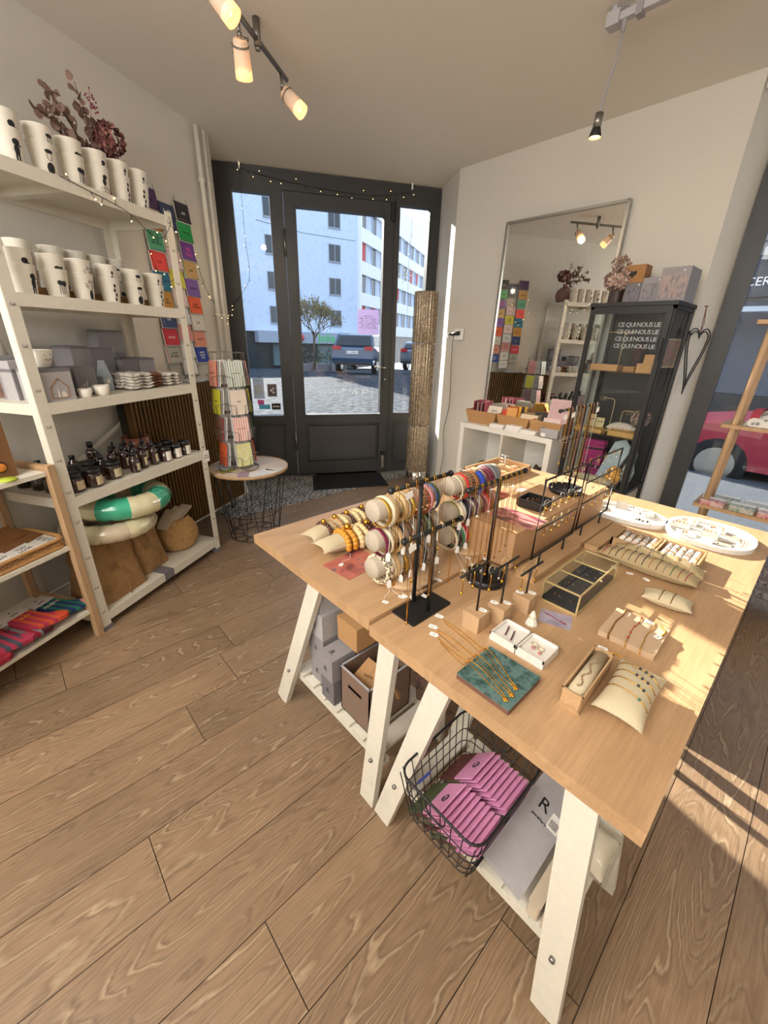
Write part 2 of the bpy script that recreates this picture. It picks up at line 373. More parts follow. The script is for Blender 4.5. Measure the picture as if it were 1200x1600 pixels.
# cement tiles before the door (patterned black and white)
def tile_mat():
    m = bpy.data.materials.new('patterned_cement_tile'); m.use_nodes = True; nt = m.node_tree; N = nt.nodes; L = nt.links
    b = N['Principled BSDF']; b.inputs['Roughness'].default_value = 0.35
    tc = N.new('ShaderNodeTexCoord'); mp = N.new('ShaderNodeMapping'); mp.inputs['Scale'].default_value = (5.2, 5.2, 5.2); L.new(tc.outputs['Object'], mp.inputs[0])
    def math_(op, a, b_=None):
        n = N.new('ShaderNodeMath'); n.operation = op
        for i, v in enumerate((a, b_)):
            if v is None: continue
            if isinstance(v, (int, float)): n.inputs[i].default_value = v
            else: L.new(v, n.inputs[i])
        return n.outputs[0]
    sp = N.new('ShaderNodeSeparateXYZ'); L.new(mp.outputs[0], sp.inputs[0])
    def loc(o): return math_('ABSOLUTE', math_('SUBTRACT', math_('FRACT', o), 0.5))
    ax, ay = loc(sp.outputs[0]), loc(sp.outputs[1])
    r = math_('SQRT', math_('ADD', math_('MULTIPLY', ax, ax), math_('MULTIPLY', ay, ay)))
    th = math_('ARCTAN2', ay, ax)
    pet = math_('MULTIPLY', math_('COSINE', math_('MULTIPLY', th, 8)), 0.12)
    v = math_('SINE', math_('MULTIPLY', math_('ADD', r, pet), 26))
    w = math_('SINE', math_('MULTIPLY', math_('MULTIPLY', ax, ay), 190))
    t = math_('GREATER_THAN', math_('ADD', v, math_('MULTIPLY', w, 0.7)), 0.25)
    e = math_('GREATER_THAN', math_('MAXIMUM', ax, ay), 0.485)
    mx = N.new('ShaderNodeMixRGB'); mx.inputs[1].default_value = lin('1c1d20'); mx.inputs[2].default_value = lin('d6d3cd'); L.new(t, mx.inputs[0])
    m2 = N.new('ShaderNodeMixRGB'); m2.inputs[2].default_value = lin('54524f'); L.new(mx.outputs[0], m2.inputs[1]); L.new(e, m2.inputs[0])
    L.new(m2.outputs[0], b.inputs['Base Color']); return m
M_tile = tile_mat()
o = MB().prism([(-1.79, 0.60), (-1.69, 2.9), (-1.8, 3.1), (-2.9, 1.2), (-2.5, 0.6)], -0.01, 0.004).build('floor_tile', M_tile); struct(o)

# walls. left wall runs from J back past the camera; t/n are its direction and normal
F0 = Vector((-0.906, -0.400, 0)); F1 = Vector((-1.350, 0.329, 0)); tS = Vector((-0.5202, 0.8541, 0)); nS = Vector((-0.8541, -0.5202, 0))
J = F1 + nS*0.45 + tS*1.04
def wall(name, a, b, z0=0, z1=H, th=0.12, m=None, holes=None):
    a = Vector((a[0], a[1], 0)); b = Vector((b[0], b[1], 0)); d = (b-a).normalized(); out = Vector((-d.y, d.x, 0))
    mb = MB(); pts = [a, b, b+out*th, a+out*th]
    mb.prism([(p.x, p.y) for p in pts], z0, z1); o = mb.build(name, m or M_wall); return struct(o)
FL = Vector((-2.72, 1.166, 0)); FR = Vector((-1.785, 2.877, 0)); dD = (FR-FL).normalized(); nD = Vector((dD.y, -dD.x, 0))  # nD points into the shop
K = Vector((-1.375, 2.62, 0))
Lend = F1 + nS*0.45 - tS*4.6
wall('wall_left', Lend, J, th=0.2)
wall('wall_entrance_left', J, FL, th=0.2)
wall('wall_entrance_right', FR, K, th=0.15)
wall('wall_right', K, (0.49, 2.60), th=0.25)
wall('wall_pier', (0.49, 2.60), (0.56, 2.86), th=0.07)
wall('wall_over_window', (0.50, 2.60), (3.3, 2.60), z0=2.54, th=0.35)
wall('wall_under_window', (0.56, 2.84), (3.3, 2.84), z0=-0.2, z1=0.12, th=0.1)
wall('wall_east', (3.3, 2.9), (3.3, -3.1), th=0.2)
wall('wall_back', (3.3, -3.1), (Lend.x-0.1, -3.1), th=0.2)
o = MB().prism([(-0.1, -3.3), (3.5, -3.3), (3.5, 2.9), (0.5, 2.9), (-1.2, 2.9), (-1.8, 3.05), (-2.95, 1.1), (-2.4, 0.7), (Lend.x-.3, -3.3)], H, H+0.15).build('ceiling', M_ceil); struct(o)
# skirting of the left wall
mb = MB(); a = Lend; b = J; off = -nS*0.012
mb.prism([(a.x, a.y), (b.x, b.y), (b.x+off.x, b.y+off.y), (a.x+off.x, a.y+off.y)], 0, 0.07); struct(mb.build('baseboard_left', M_white))
mb = MB().box((-1.36, 2.585, 0), (0.49, 2.60, 0.07)); struct(mb.build('baseboard_right', M_white))

# --- door unit. local frame: x along dD from FL, y into the shop (nD), z up
def frameM(o, d, n): return Matrix(((d.x, n.x, 0, o.x), (d.y, n.y, 0, o.y), (0, 0, 1, 0), (0, 0, 0, 1)))
rzD = math.atan2(dD.y, dD.x)
# along dD from FL: 0..1.95. y local = +90deg from dD = outside, so into shop is -y
def dx(s): return s
Wd = (FR-FL).length
fr = thing('window_1', FL, rzD, 'dark grey aluminium side lights and frame around the glazed entrance door', 'door frame'); fr['kind'] = 'structure'
mb = MB(); y0, y1 = -0.03, 0.05
S_ = 0.536   # leaf starts
for (a, b, z0, z1) in ((0, 0.145, 0, 2.61), (0.435, 0.545, 0, 2.61), (1.50, 1.565, 0, 2.61), (1.845, Wd, 0, 2.61), (0.545, 1.50, 2.475, 2.61), (0.145, 0.435, 2.44, 2.61), (1.565, 1.845, 2.46, 2.61),
                       (0.145, 0.435, 0.55, 0.63), (1.565, 1.845, 0.55, 0.645), (0.145, 0.435, 0, 0.10), (1.565, 1.845, 0, 0.10)):
    mb.box((a, y0, z0), (b, y1, z1))
for (a, b, z0, z1) in ((0.02, 0.13, 0.02, 2.5), (0.455, 0.475, 0.02, 2.56), (1.52, 1.545, 0.02, 2.56), (1.865, 1.88, 0.02, 2.5)): mb.box((a, y0-0.008, z0), (b, y0, z1))
mb.build('frame', M_anth, fr)
for a, b in ((0.145, 0.435), (1.565, 1.845)):
    m2 = MB().box((a, 0.0, 0.10), (b, 0.03, 0.55)); m2.box((a+0.03, -0.012, 0.13), (b-0.03, 0.0, 0.52)); m2.build('lower_panel', M_anth2, fr)
    MB().box((a, 0.02, 0.63), (b, 0.026, 2.46)).build('pane', M_glass, fr)
dr = thing('door_1', FL + dD*0.548, rzD, 'glazed dark grey entrance door with lower panel and lever handle', 'door'); dr['kind'] = 'structure'
lw = 0.95
mb = MB()
for (a, b, z0, z1) in ((0, 0.10, 0.02, 2.465), (0.865, lw, 0.02, 2.465), (0.10, 0.865, 2.365, 2.465), (0.10, 0.865, 0.55, 0.64), (0.10, 0.865, 0.02, 0.15)):
    mb.box((a, -0.045, z0), (b, 0.03, z1))
for (a, b, z0, z1) in ((0.085, 0.10, 0.64, 2.38), (0.865, 0.88, 0.64, 2.38), (0.085, 0.88, 2.365, 2.38), (0.085, 0.88, 0.625, 0.64)): mb.box((a, -0.052, z0), (b, -0.045, z1))
mb.build('door_frame', M_anth, dr)
mb = MB().box((0.10, 0.0, 0.15), (0.865, 0.02, 0.55)); mb.box((0.13, -0.03, 0.18), (0.835, 0.0, 0.52)); mb.build('lower_panel', M_anth2, dr)
pane = MB().box((0.10, -0.01, 0.64), (0.865, -0.004, 2.365)).build('pane', M_glass, dr)
hd = MB(); hd.box((0.895, -0.056, 0.90), (0.93, -0.045, 1.22)); hd.tube([(0.912, -0.05, 1.10), (0.912, -0.09, 1.10), (0.90, -0.10, 1.10), (0.79, -0.10, 1.105)], 0.010, 8, 1)
hd.rod((0.912, -0.045, 0.985), (0.912, -0.065, 0.985), 0.013, 10, 1); hd.build('door_handle', [M_anth, M_chrome], dr)
for z in (2.0, 0.28):
    h = MB(); h.rod((-0.008, -0.058, z), (-0.008, -0.058, z+0.20), 0.011, 8); h.rod((-0.008, -0.058, z+0.095), (-0.008, -0.058, z+0.105), 0.0125, 8); h.build('hinge', M_steel, dr)
h = MB(); h.rbox((0.885, -0.075, 0.07), (0.93, -0.045, 0.22), 0.01); h.rod((0.907, -0.06, 0.03), (0.907, -0.06, 0.07), 0.008); h.box((0.887, -0.08, 0.20), (0.928, -0.045, 0.235), 1); h.build('floor_bolt', [M_chrome, M_black], dr)
MB().rbox((0.93, -0.07, 2.33), (0.965, -0.03, 2.47), 0.012).build('closer_cap', M_black, dr)
text('CE QUI NOUS LIE', 0.062, mat('vinyl_lettering_white', 'dfe8ee', 0.6), dr, (0.50, 0.0, 0.86), (PI/2, 0, PI), spacing=1.05, extrude=0.0005)
struct(MB().box((0.53, -0.10, 0.0), (1.52, 0.06, 0.018)).build('trim_1', M_steel, None, FL, (0, 0, rzD)))
# threshold mat
o = MB().rbox((0, 0, 0), (0.80, 0.50, 0.012), 0.01)
o.box((0.035, 0.03, 0.012), (0.765, 0.47, 0.016), 1)
P0 = Vector((-2.395, 1.741, 0)); rzM = math.atan2(-1.741+2.374, -1.999+2.395)
mt = MB(); q = [(-2.36, 1.76), (-1.94, 1.49), (-1.60, 2.16), (-2.02, 2.40)]
mt.prism(q[:4], 0.004, 0.014)
cx = sum(p[0] for p in q)/4; cy = sum(p[1] for p in q)/4
mt.prism([(cx+(x-cx)*0.9, cy+(y-cy)*0.9) for x, y in q], 0.014, 0.018, 1)
tag(mt.build('doormat', [M_blackrub, mat('black_pile', '0c0c0d', 0.95, bump=(900, 0.6))]), 'black rubber-edged doormat lying on the patterned tiles before the door', 'doormat')

# stickers, notices on the glass
def sheet_mat(name, col):     # paper lets daylight through
    m = bpy.data.materials.new(name); m.use_nodes = True; nt = m.node_tree; nt.nodes.clear(); N = nt.nodes
    o = N.new('ShaderNodeOutputMaterial'); d = N.new('ShaderNodeBsdfDiffuse'); t = N.new('ShaderNodeBsdfTranslucent'); x = N.new('ShaderNodeMixShader'); x.inputs[0].default_value = 0.6
    d.inputs[0].default_value = lin(col); t.inputs[0].default_value = lin(col); nt.links.new(d.outputs[0], x.inputs[1]); nt.links.new(t.outputs[0], x.inputs[2]); nt.links.new(x.outputs[0], o.inputs[0]); return m
M_sheet = sheet_mat('backlit_paper', 'd8dadd')
def on_glass(name, s0, s1, z0, z1, m, label, cat, y=-0.014, grp=None, base=None):
    t = thing(name, FL + dD*((s0+s1)/2) + nD*(-y-0.0) + Vector((0, 0, (z0+z1)/2)), rzD, label, cat, grp)
    MB().box((-(s1-s0)/2, -0.001, -(z1-z0)/2), ((s1-s0)/2, 0.001, (z1-z0)/2)).build('sheet', m, t)
    return t
st = on_glass('notice', 0.165, 0.265, 0.79, 0.985, M_sheet, 'white printed notice stuck on the left side light', 'notice', 0.015)
MB().box((-0.035, -0.003, -0.055), (0.035, -0.001, 0.035)).build('print', mat('pale_grey_print', 'c9cdd2', 0.7), st)
text('MERCI', 0.014, M_ink, st, (0, -0.003, 0.07), (PI/2, 0, 0))
st = on_glass('sticker', 0.295, 0.385, 0.81, 0.93, sheet_mat('sticker_border', 'c9c3c4'), 'small purple-grey sticker with white tag symbols beside the printed notice', 'sticker', 0.015)
mb = MB().box((-0.038, -0.003, -0.052), (0.038, -0.001, 0.052)); mb.build('field', mat('plum_grey_print', '6b5862', 0.6), st)
mb = MB(); mb.ball((-0.008, -0.004, 0.0), 0.013, 8, 4, sc=(1, 0.2, 1)); mb.ball((0.012, -0.004, 0.018), 0.009, 8, 4, sc=(1, 0.2, 1)); mb.ball((0.012, -0.004, -0.02), 0.011, 8, 4, sc=(1, 0.2, 1)); mb.build('symbol', M_paper, st)
on_glass('sticker', 0.195, 0.255, 0.735, 0.78, sheet_mat('pink_vinyl', 'e88fb4'), 'small pink sticker at the foot of the left side light', 'sticker', 0.015)
on_glass('sticker', 0.205, 0.31, 0.69, 0.735, sheet_mat('aqua_vinyl', '8cc8cf'), 'aqua rectangular sticker under the pink sticker', 'sticker', 0.015)
st = on_glass('sticker', 0.325, 0.41, 0.685, 0.745, mat('black_vinyl', '151515', 0.5), 'small black sticker with white marks, rightmost at the foot of the left side light', 'sticker', 0.015)
mb = MB()
for k in range(3): mb.ball((-0.022+0.022*k, -0.002, 0), 0.009, 8, 4, sc=(1, 0.15, 1))
mb.box((-0.025, -0.003, -0.003), (0.025, -0.001, 0.003)); mb.build('symbol', M_paper, st)
st = on_glass('notice', 1.19, 1.40, 1.40, 1.62, sheet_mat('lilac_paper', 'b4a9c4'), 'pale lilac opening hours sheet taped high on the door glass', 'notice', 0.016)
text('HORAIRES\nLUNDI   13H - 18H\nMARDI   9H - 18H\nMERCREDI  9H - 18H\nJEUDI   9H - 18H\nVENDREDI  9H - 18H', 0.02, mat('violet_ink', '8a6a92', 0.7), st, (0, 0.002, 0.0), (PI/2, 0, PI))
# snowflake window drawing on the right side light
sf = thing('snowflake_sticker', FL + dD*1.66 + Vector((0, 0, 1.93)) + nD*(-0.012), rzD, 'white snowflake drawn on the right side light of the entrance', 'sticker')
mb = MB()
for k in range(6):
    a = k*PI/3; c, s = math.cos(a), math.sin(a); mb.tube([(0, 0, 0), (0.075*c, 0, 0.075*s)], 0.0022, 5)
    for q in (0.04, 0.058):
        for d in (0.6, -0.6): mb.tube([(q*c, 0, q*s), (q*c+0.02*math.cos(a+d), 0, q*s+0.02*math.sin(a+d))], 0.0018, 5)
mb.build('flake', M_paper, sf)

# --- shop window on the right
ww = thing('window_2', (0.56, 2.86, 0), 0, 'wide shop window with dark grey frame on the right', 'window'); ww['kind'] = 'structure'
mb = MB()
for a, b, z0, z1 in ((0, 0.085, 0.0, 2.54), (2.6, 2.74, 0.0, 2.54), (1.55, 1.61, 0.12, 2.54), (0.085, 2.6, 0.0, 0.16), (0.085, 2.6, 2.46, 2.54), (0.085, 2.6, 2.07, 2.13)): mb.box((a, -0.035, z0), (b, 0.035, z1))
mb.box((0.085, -0.045, 0.16), (0.10, -0.02, 2.46)); mb.build('frame', M_anth, ww)
MB().box((0.085, 0.0, 0.16), (1.55, 0.006, 2.07)).build('pane', M_glass, ww); MB().box((1.61, 0.0, 0.16), (2.6, 0.006, 2.07)).build('pane', M_glass, ww)
MB().box((0.085, 0.0, 2.13), (2.6, 0.006, 2.46)).build('pane', M_glass, ww)

# pipes in the left corner
for k, (s, r) in enumerate(((0.86, 0.016), (0.93, 0.011))):
    p = F1 + nS*0.41 + tS*s
    mb = MB().rod((p.x, p.y, 1.0), (p.x, p.y, 2.60), r, 10)
    for z in (1.48, 2.3): mb.rod((p.x, p.y, z), (p.x, p.y, z+0.025), r+0.006, 10); mb.rod((p.x, p.y, z+0.01), (p.x+nS.x*0.045, p.y+nS.y*0.045, z+0.01), 0.005, 6)
    o = mb.build('heating_pipe', M_white)
    tag(o, ('thicker left one' if k == 0 else 'thinner right one') + ' of two white vertical pipes in the corner left of the door', 'pipe')
# ================================================================== outside
def cobble():
    m = bpy.data.materials.new('granite_cobbles'); m.use_nodes = True; nt = m.node_tree; N = nt.nodes; L = nt.links; b = N['Principled BSDF']; b.inputs['Roughness'].default_value = 0.95; b.inputs['Specular IOR Level'].default_value = 0.1
    tc = N.new('ShaderNodeTexCoord'); v = N.new('ShaderNodeTexVoronoi'); v.inputs['Scale'].default_value = 6.5; L.new(tc.outputs['Object'], v.inputs['Vector'])
    rp = N.new('ShaderNodeValToRGB'); rp.color_ramp.elements[0].color = lin('454c56'); rp.color_ramp.elements[0].position = 0.3; rp.color_ramp.elements[1].color = lin('20262e'); rp.color_ramp.elements[1].position = 0.75; L.new(v.outputs['Distance'], rp.inputs[0])
    L.new(rp.outputs[0], b.inputs['Base Color']); bp = N.new('ShaderNodeBump'); bp.inputs['Distance'].default_value = 0.05; bp.inputs['Strength'].default_value = 0.45; bp.invert = True; L.new(v.outputs['Distance'], bp.inputs['Height']); L.new(bp.outputs[0], b.inputs['Normal']); return m
M_cob = cobble()
M_asph = noise_mat('asphalt', ['2c3035', '4c5157', '363a40'], 60, 0.85, detail=6)
def plaza(u, v):
    # fan from the shop corner outwards; flat near the door, falling gently towards the far buildings
    a = math.radians(245 - 165*u); r = 0.0 + 60*v**1.6; o = Vector((-2.2, 2.2, 0))
    r0 = 0.0
    return (o.x + r*math.cos(a), o.y + r*math.sin(a), -0.06 - max(0, r-14)*0.058)
mb = MB(); mb.grid(24, 30, plaza)
struct(mb.build('ground_plaza', M_cob))
mb = MB(); mb.add([(-3.2, 5.4, -0.10), (-1.8, 2.95, -0.07), (14, 2.95, -0.10), (14, 12.5, -0.45), (-3, 12.5, -0.45)], [(0, 1, 2, 3, 4)]); struct(mb.build('ground_street', M_asph))
# blue gable building opposite the door
Bc = Vector((-31.1, 25.8, -1.3))       # the corner seen through the door glass
M_blue = noise_mat('pale_blue_render', ['c0d0e8', 'c8d8ee', 'b9cbe5'], 3, 0.9)
M_facade = mat('white_balcony_front', 'e4e8ec', 0.8)
M_wind = mat('dark_window_glass', '3c4650', 0.15)
M_wframe = mat('grey_window_frame', '8d98a6', 0.6)
M_red = mat('red_blind', 'b8474c', 0.7)
gd = Vector((-0.208, -0.978, 0)); fd = Vector((-0.469, 0.883, 0))
def along(d): return math.atan2(d.y, d.x)
bl = thing('apartment_building', Bc, 0, 'pale blue gabled apartment block with white banded front, seen through the entrance door', 'building')
pg = gd*11.2; pf = fd*32; SUN_BLOCK_S = 16.0
g3 = [(0, 0), (pf.x, pf.y), (pf.x+pg.x, pf.y+pg.y), (pg.x, pg.y)]
MB().prism(g3, 3.0, 15.4).build('wall', M_blue, bl)
g4 = [(pg.x, pg.y), (pf.x+pg.x, pf.y+pg.y), (pf.x+gd.x*34, pf.y+gd.y*34), (gd.x*34, gd.y*34)]
g5 = [(gd.x*SUN_BLOCK_S, gd.y*SUN_BLOCK_S), (gd.x*SUN_BLOCK_S-14, gd.y*SUN_BLOCK_S), (gd.x*40-14, gd.y*40), (gd.x*40, gd.y*40)]
MB().prism(g5, 3.0, 17.0).build('unseen_sun_block', M_blue, bl); MB().prism(g4, 3.0, 10.2).build('lower_wing', M_blue, bl); MB().prism([(x-0.35, y) for x, y in g4], 0.0, 3.0).build('shop_front_wall', mat('dark_shopfront', '27343a', 0.3), bl)  # wings unseen: tall one added to block sun, low one lets it pass
MB().prism([(x*0.99-0.35, y*0.99+0.35) for x, y in g3], 0.0, 3.0).build('shop_front_wall', mat('dark_shopfront', '27343a', 0.3), bl)
def loc_on(d, s, z, out):   # matrix: x along d, y inwards, z up
    x = d.normalized(); y = -out
    return Matrix(((x.x, y.x, 0, d.x*s), (x.y, y.y, 0, d.y*s), (0, 0, 1, z), (0, 0, 0, 1)))
og = Vector((0.978, -0.208, 0)); of = Vector((0.883, 0.469, 0))
for s in (2.2, 7.6, 13.0, 18.5):
    for z in (11.75, 9.3, 6.8, 4.3) if s < 11 else (6.8, 4.3):
        M = loc_on(gd, s, z, og); w, h = 0.5, 0.6
        m = MB().box((-w-0.07, -0.08, -h-0.12), (w+0.07, 0.02, -h), 1, M); m.box((-w-0.05, -0.03, -h), (w+0.05, 0.02, h+0.05), 1, M); m.box((-w, -0.05, -h), (w, 0.0, h), 0, M); m.box((-0.03, -0.07, -h), (0.03, 0, h), 1, M)
        m.build('window', [M_wind, M_wframe], bl)
# street front: white spandrel bands, recessed window strips
for i, z in enumerate((3.0, 5.5, 8.0, 10.5, 13.0)):
    zt = z + (1.05 if i < 4 else 2.4)
    MB().box((0.35, -0.30, z), (32, 0.0, zt), 0, loc_on(fd, 0, 0, of)).build('spandrel_band', M_facade, bl)
MB().box((0.0, -0.3, 3.0), (0.35, 0.0, 15.4), 0, loc_on(fd, 0, 0, of)).build('corner_pier', M_facade, bl)
k = 0
for zi, z in enumerate((4.05, 6.55, 9.05, 11.55)):
    for s in range(12):
        x = 0.7 + s*2.6; M = loc_on(fd, 0, 0, of)
        m = MB().box((x, -0.08, z), (x+0.95, 0.0, z+1.45), 0, M); m.box((x+0.95, -0.12, z), (x+1.7, 0.0, z+1.45), 1, M); m.box((x-0.06, -0.14, z), (x, 0, z+1.45), 1, M)
        if (s*3+zi*5) % 7 in (0, 3): m.box((x+0.05, -0.10, z+0.35*(s % 3)), (x+0.9, -0.07, z+1.45), 2, M)
        m.build('window', [M_wind, mat('pale_infill_panel', 'b9c3d2', 0.8), M_red], bl)
# low shops at the foot
MB().box((0.3, -0.9, 2.15), (9.5, 0.4, 3.05), 0, loc_on(gd, 0, 0, og)).build('sign_band', mat('grey_sign_band', '97a3b4', 0.7), bl)
sg = text('Jolia', 0.95, mat('green_lettering', '2fd05a', 0.4), bl, gd*3.5 + og*0.95 + Vector((0, 0, 2.6)), (PI/2, 0, math.atan2(0.978, 0.208)))
MB().ball((gd*5.9 + og*0.95 + Vector((0, 0, 2.6))), 0.3, 8, 5).build('red_sign_dot', M_red, bl)
for s in (1.5, 5.5, 12, 16, 20):
    MB().box((s, -0.1, 0.3), (s+2.6, 0.36, 2.0), 0, loc_on(gd, 0, 0, og)).build('shop_window', mat('shop_glass', '5d747c', 0.15), bl)
# overhead cable across the square
mb = MB(); mb.tube([(-30.5, 16, 8.9), (-30.6, 20, 8.75), (-30.4, 25, 8.95)], 0.02, 5); tag(mb.build('overhead_cable', M_anth), 'thin dark cable strung across the pale blue gable', 'cable')

# tree on the square
def leaf_tree(loc, hh, rad):
    t = thing('street_tree', loc, 0, 'slender street tree with sparse olive and rust leaves in front of the blue gable', 'tree')
    rnd = random.Random(3); mb = MB(); tips = []
    mb.tube([(0, 0, 0), (0.03, 0.02, 0.8), (0.0, 0.05, 1.5)], 0.06, 6, radii=[0.075, 0.06, 0.05])
    def br(p, d, L, r, depth):
        q = p + d*L; mid = p + d*L*0.5 + Vector((rnd.uniform(-.05, .05), rnd.uniform(-.05, .05), 0.04)); mb.tube([p, mid, q], r, 5, radii=[r, r*.8, r*.6]); tips.append(q); tips.append(mid)
        if depth > 0:
            for k in range(3 if depth > 1 else 4):
                dd = (d + Vector((rnd.uniform(-.8, .8), rnd.uniform(-.8, .8), rnd.uniform(-.15, .6)))).normalized(); br(q, dd, L*0.72, r*0.6, depth-1)
    for k in range(6):
        a = k*1.05; br(Vector((0, 0.05, 1.3+0.06*k)), Vector((math.cos(a)*.75, math.sin(a)*.75, 0.75)).normalized(), 0.62*hh/3.6, 0.028, 3)
    mb.build('trunk', mat('grey_bark', '5a4f48', 0.9), t)
    lf = MB()
    for q in tips:
        for k in range(5):
            c = q + Vector((rnd.gauss(0, .10), rnd.gauss(0, .10), rnd.gauss(0, .10))); e = Euler((rnd.uniform(0, 6), rnd.uniform(0, 6), rnd.uniform(0, 6))).to_matrix().to_4x4(); s = rnd.uniform(.03, .055)
            lf.add([(-s, 0, 0), (0, -s*.5, 0.005), (s, 0, 0), (0, s*.5, 0.005)], [(0, 1, 2, 3)], rnd.choice((0, 0, 1, 2)), False, Matrix.Translation(c) @ e)
    o = lf.build('leaves', [mat('olive_leaf', '7d7a4a', 0.8), mat('rust_leaf', '8d6a4a', 0.8), mat('grey_green_leaf', '6e7558', 0.8)], t); return t
leaf_tree((-16.2, 11.0, -0.08), 3.6, 1.0)

# cars
def car(loc, rz, body, label, L=4.4, W=1.8, Hc=1.66, plate=None, name='car', low=False, sc=1.0):
    t = thing(name, loc, rz, label, 'car')      # local +x = front
    if low: side = [(-L/2, 0.35), (-L/2+0.02, 0.75), (-L/2+0.15, 0.88), (-L/2+0.9, 0.95), (-0.75, 1.28), (0.2, 1.32), (1.05, 0.95), (L/2-0.25, 0.78), (L/2, 0.60), (L/2-0.02, 0.3)]
    else: side = [(-L/2, 0.40), (-L/2-0.03, 0.65), (-L/2, 1.02), (-L/2+0.15, 1.12), (-L/2+0.42, Hc-0.08), (-L/2+0.7, Hc), (0.3, Hc), (1.05, 1.10), (L/2-0.3, 0.95), (L/2, 0.72), (L/2, 0.35)]
    belt = 0.92 if low else 1.08
    def wy(z): return W/2 * (1 - (0.20 if low else 0.16)*max(0, (z-belt))/(Hc-belt if not low else 0.4)) if z > belt else W/2*(1-0.06*max(0, (0.6-z)))
    vs = [(x, -wy(z), z) for x, z in side] + [(x, wy(z), z) for x, z in side]; n = len(side)
    mb = MB(); 
    cx = 0; 
    # body sides as triangle fans about the belt line centre
    for sgn, o in ((-1, 0), (1, n)):
        mb.add(vs[o:o+n] + [(0, sgn*W/2, 0.7)], [((i, (i+1) % n, n) if sgn > 0 else ((i+1) % n, i, n)) for i in range(n)], 0, False)
    mb.add(vs, [(i, (i+1) % n, n+(i+1) % n, n+i) for i in range(n)], 0, False)
    mb.build('body', body, t)
    g = MB(); e = 0.012
    if low: gl = [(-L/2+1.0, 0.97), (-0.72, 1.24), (0.18, 1.28), (0.95, 0.97)]
    else: gl = [(-L/2+0.30, 1.15), (-L/2+0.5, Hc-0.12), (0.25, Hc-0.1), (0.92, 1.15)]
    for sgn in (-1, 1): g.add([(x, sgn*(wy(z)+e), z) for x, z in gl], [(0, 1, 2, 3) if sgn > 0 else (3, 2, 1, 0)], 0)
    a, b = ((0.22, 1.31), (1.02, 0.96)) if low else ((0.34, Hc-0.04), (1.02, 1.13))
    g.add([(a[0]+e, -wy(a[1])+.08, a[1]), (a[0]+e, wy(a[1])-.08, a[1]), (b[0]+.02, wy(b[1])-.08, b[1]+.02), (b[0]+.02, -wy(b[1])+.08, b[1]+.02)], [(0, 1, 2, 3)], 0)
    a, b = ((-0.78, 1.28), (-L/2+0.95, 0.97)) if low else ((-L/2+0.42, Hc-0.12), (-L/2+0.15, 1.16))
    g.add([(a[0]-.03, -wy(a[1])+.10, a[1]), (a[0]-.03, wy(a[1])-.10, a[1]), (b[0]-.03, wy(b[1])-.10, b[1]+.01), (b[0]-.03, -wy(b[1])+.10, b[1]+.01)], [(0, 1, 2, 3)], 0)
    g.build('windows', mat('car_glass', '20262c', 0.08), t)
    for x in (-L/2+0.8, L/2-0.85):
        for y in (-W/2+0.08, W/2-0.08):
            w_ = MB(); M = Matrix.Translation((x, y, 0.34)) @ Matrix.Rotation(PI/2, 4, 'X'); w_.lathe([(0.001, -.11), (0.22, -.11), (0.33, -.10), (0.35, -0.05), (0.35, 0.05), (0.33, .10), (0.22, .11), (0.001, .11)], (0, 0, 0), 18, 0, M, mis=[1, 0, 0, 0, 0, 0, 1]); w_.build('wheel', [M_blackrub, M_chrome], t)
    for y in (-1, 1):
        m = MB(); yy = y*(W/2-0.2); m.rbox((-L/2-0.045, yy-0.18, 0.98 if not low else 0.68), (-L/2+0.03, yy+0.18, 1.14 if not low else 0.8), 0.01); m.build('tail_lamp', mat('red_lamp', 'b02028', 0.2), t)
        m = MB(); m.rbox((L/2-0.16, yy-0.16, 0.66), (L/2+0.01, yy+0.16, 0.78), 0.02); m.build('headlamp', mat('lamp_glass', 'd8dfe6', 0.1), t)
    MB().box((-L/2-0.05, -W/2+0.1, 0.38), (-L/2+0.02, W/2-0.1, 0.52)).build('bumper', mat('dark_bumper', '24272b', 0.6), t)
    if plate:
        MB().box((-L/2-0.055, -0.26, 0.83), (-L/2-0.03, 0.26, 0.95)).build('licence_plate', M_paper, t); text(plate, 0.11, M_ink, t, (-L/2-0.058, 0, 0.888), (PI/2, 0, -PI/2))
    return t
car((-14.75, 12.9, -0.08), math.atan2(0.80, -0.60), mat('navy_car_paint', '24405e', 0.2, coat=1.0), 'dark blue sports utility car parked beyond the door glass, its number plate facing the shop', plate='VD 608674')
car((-15.5, 18.3, -0.2), math.atan2(0.9, -0.42), mat('grey_car_paint', '5c6672', 0.25, coat=1.0), 'grey car parked behind the dark blue one, seen through the right side light', L=4.2, Hc=1.5)
car((1.75, 7.3, -0.40), PI, mat('red_car_paint', '960f2e', 0.2, coat=1.0), 'low red car parked in the street outside the shop window', L=4.5, W=1.8, low=True)

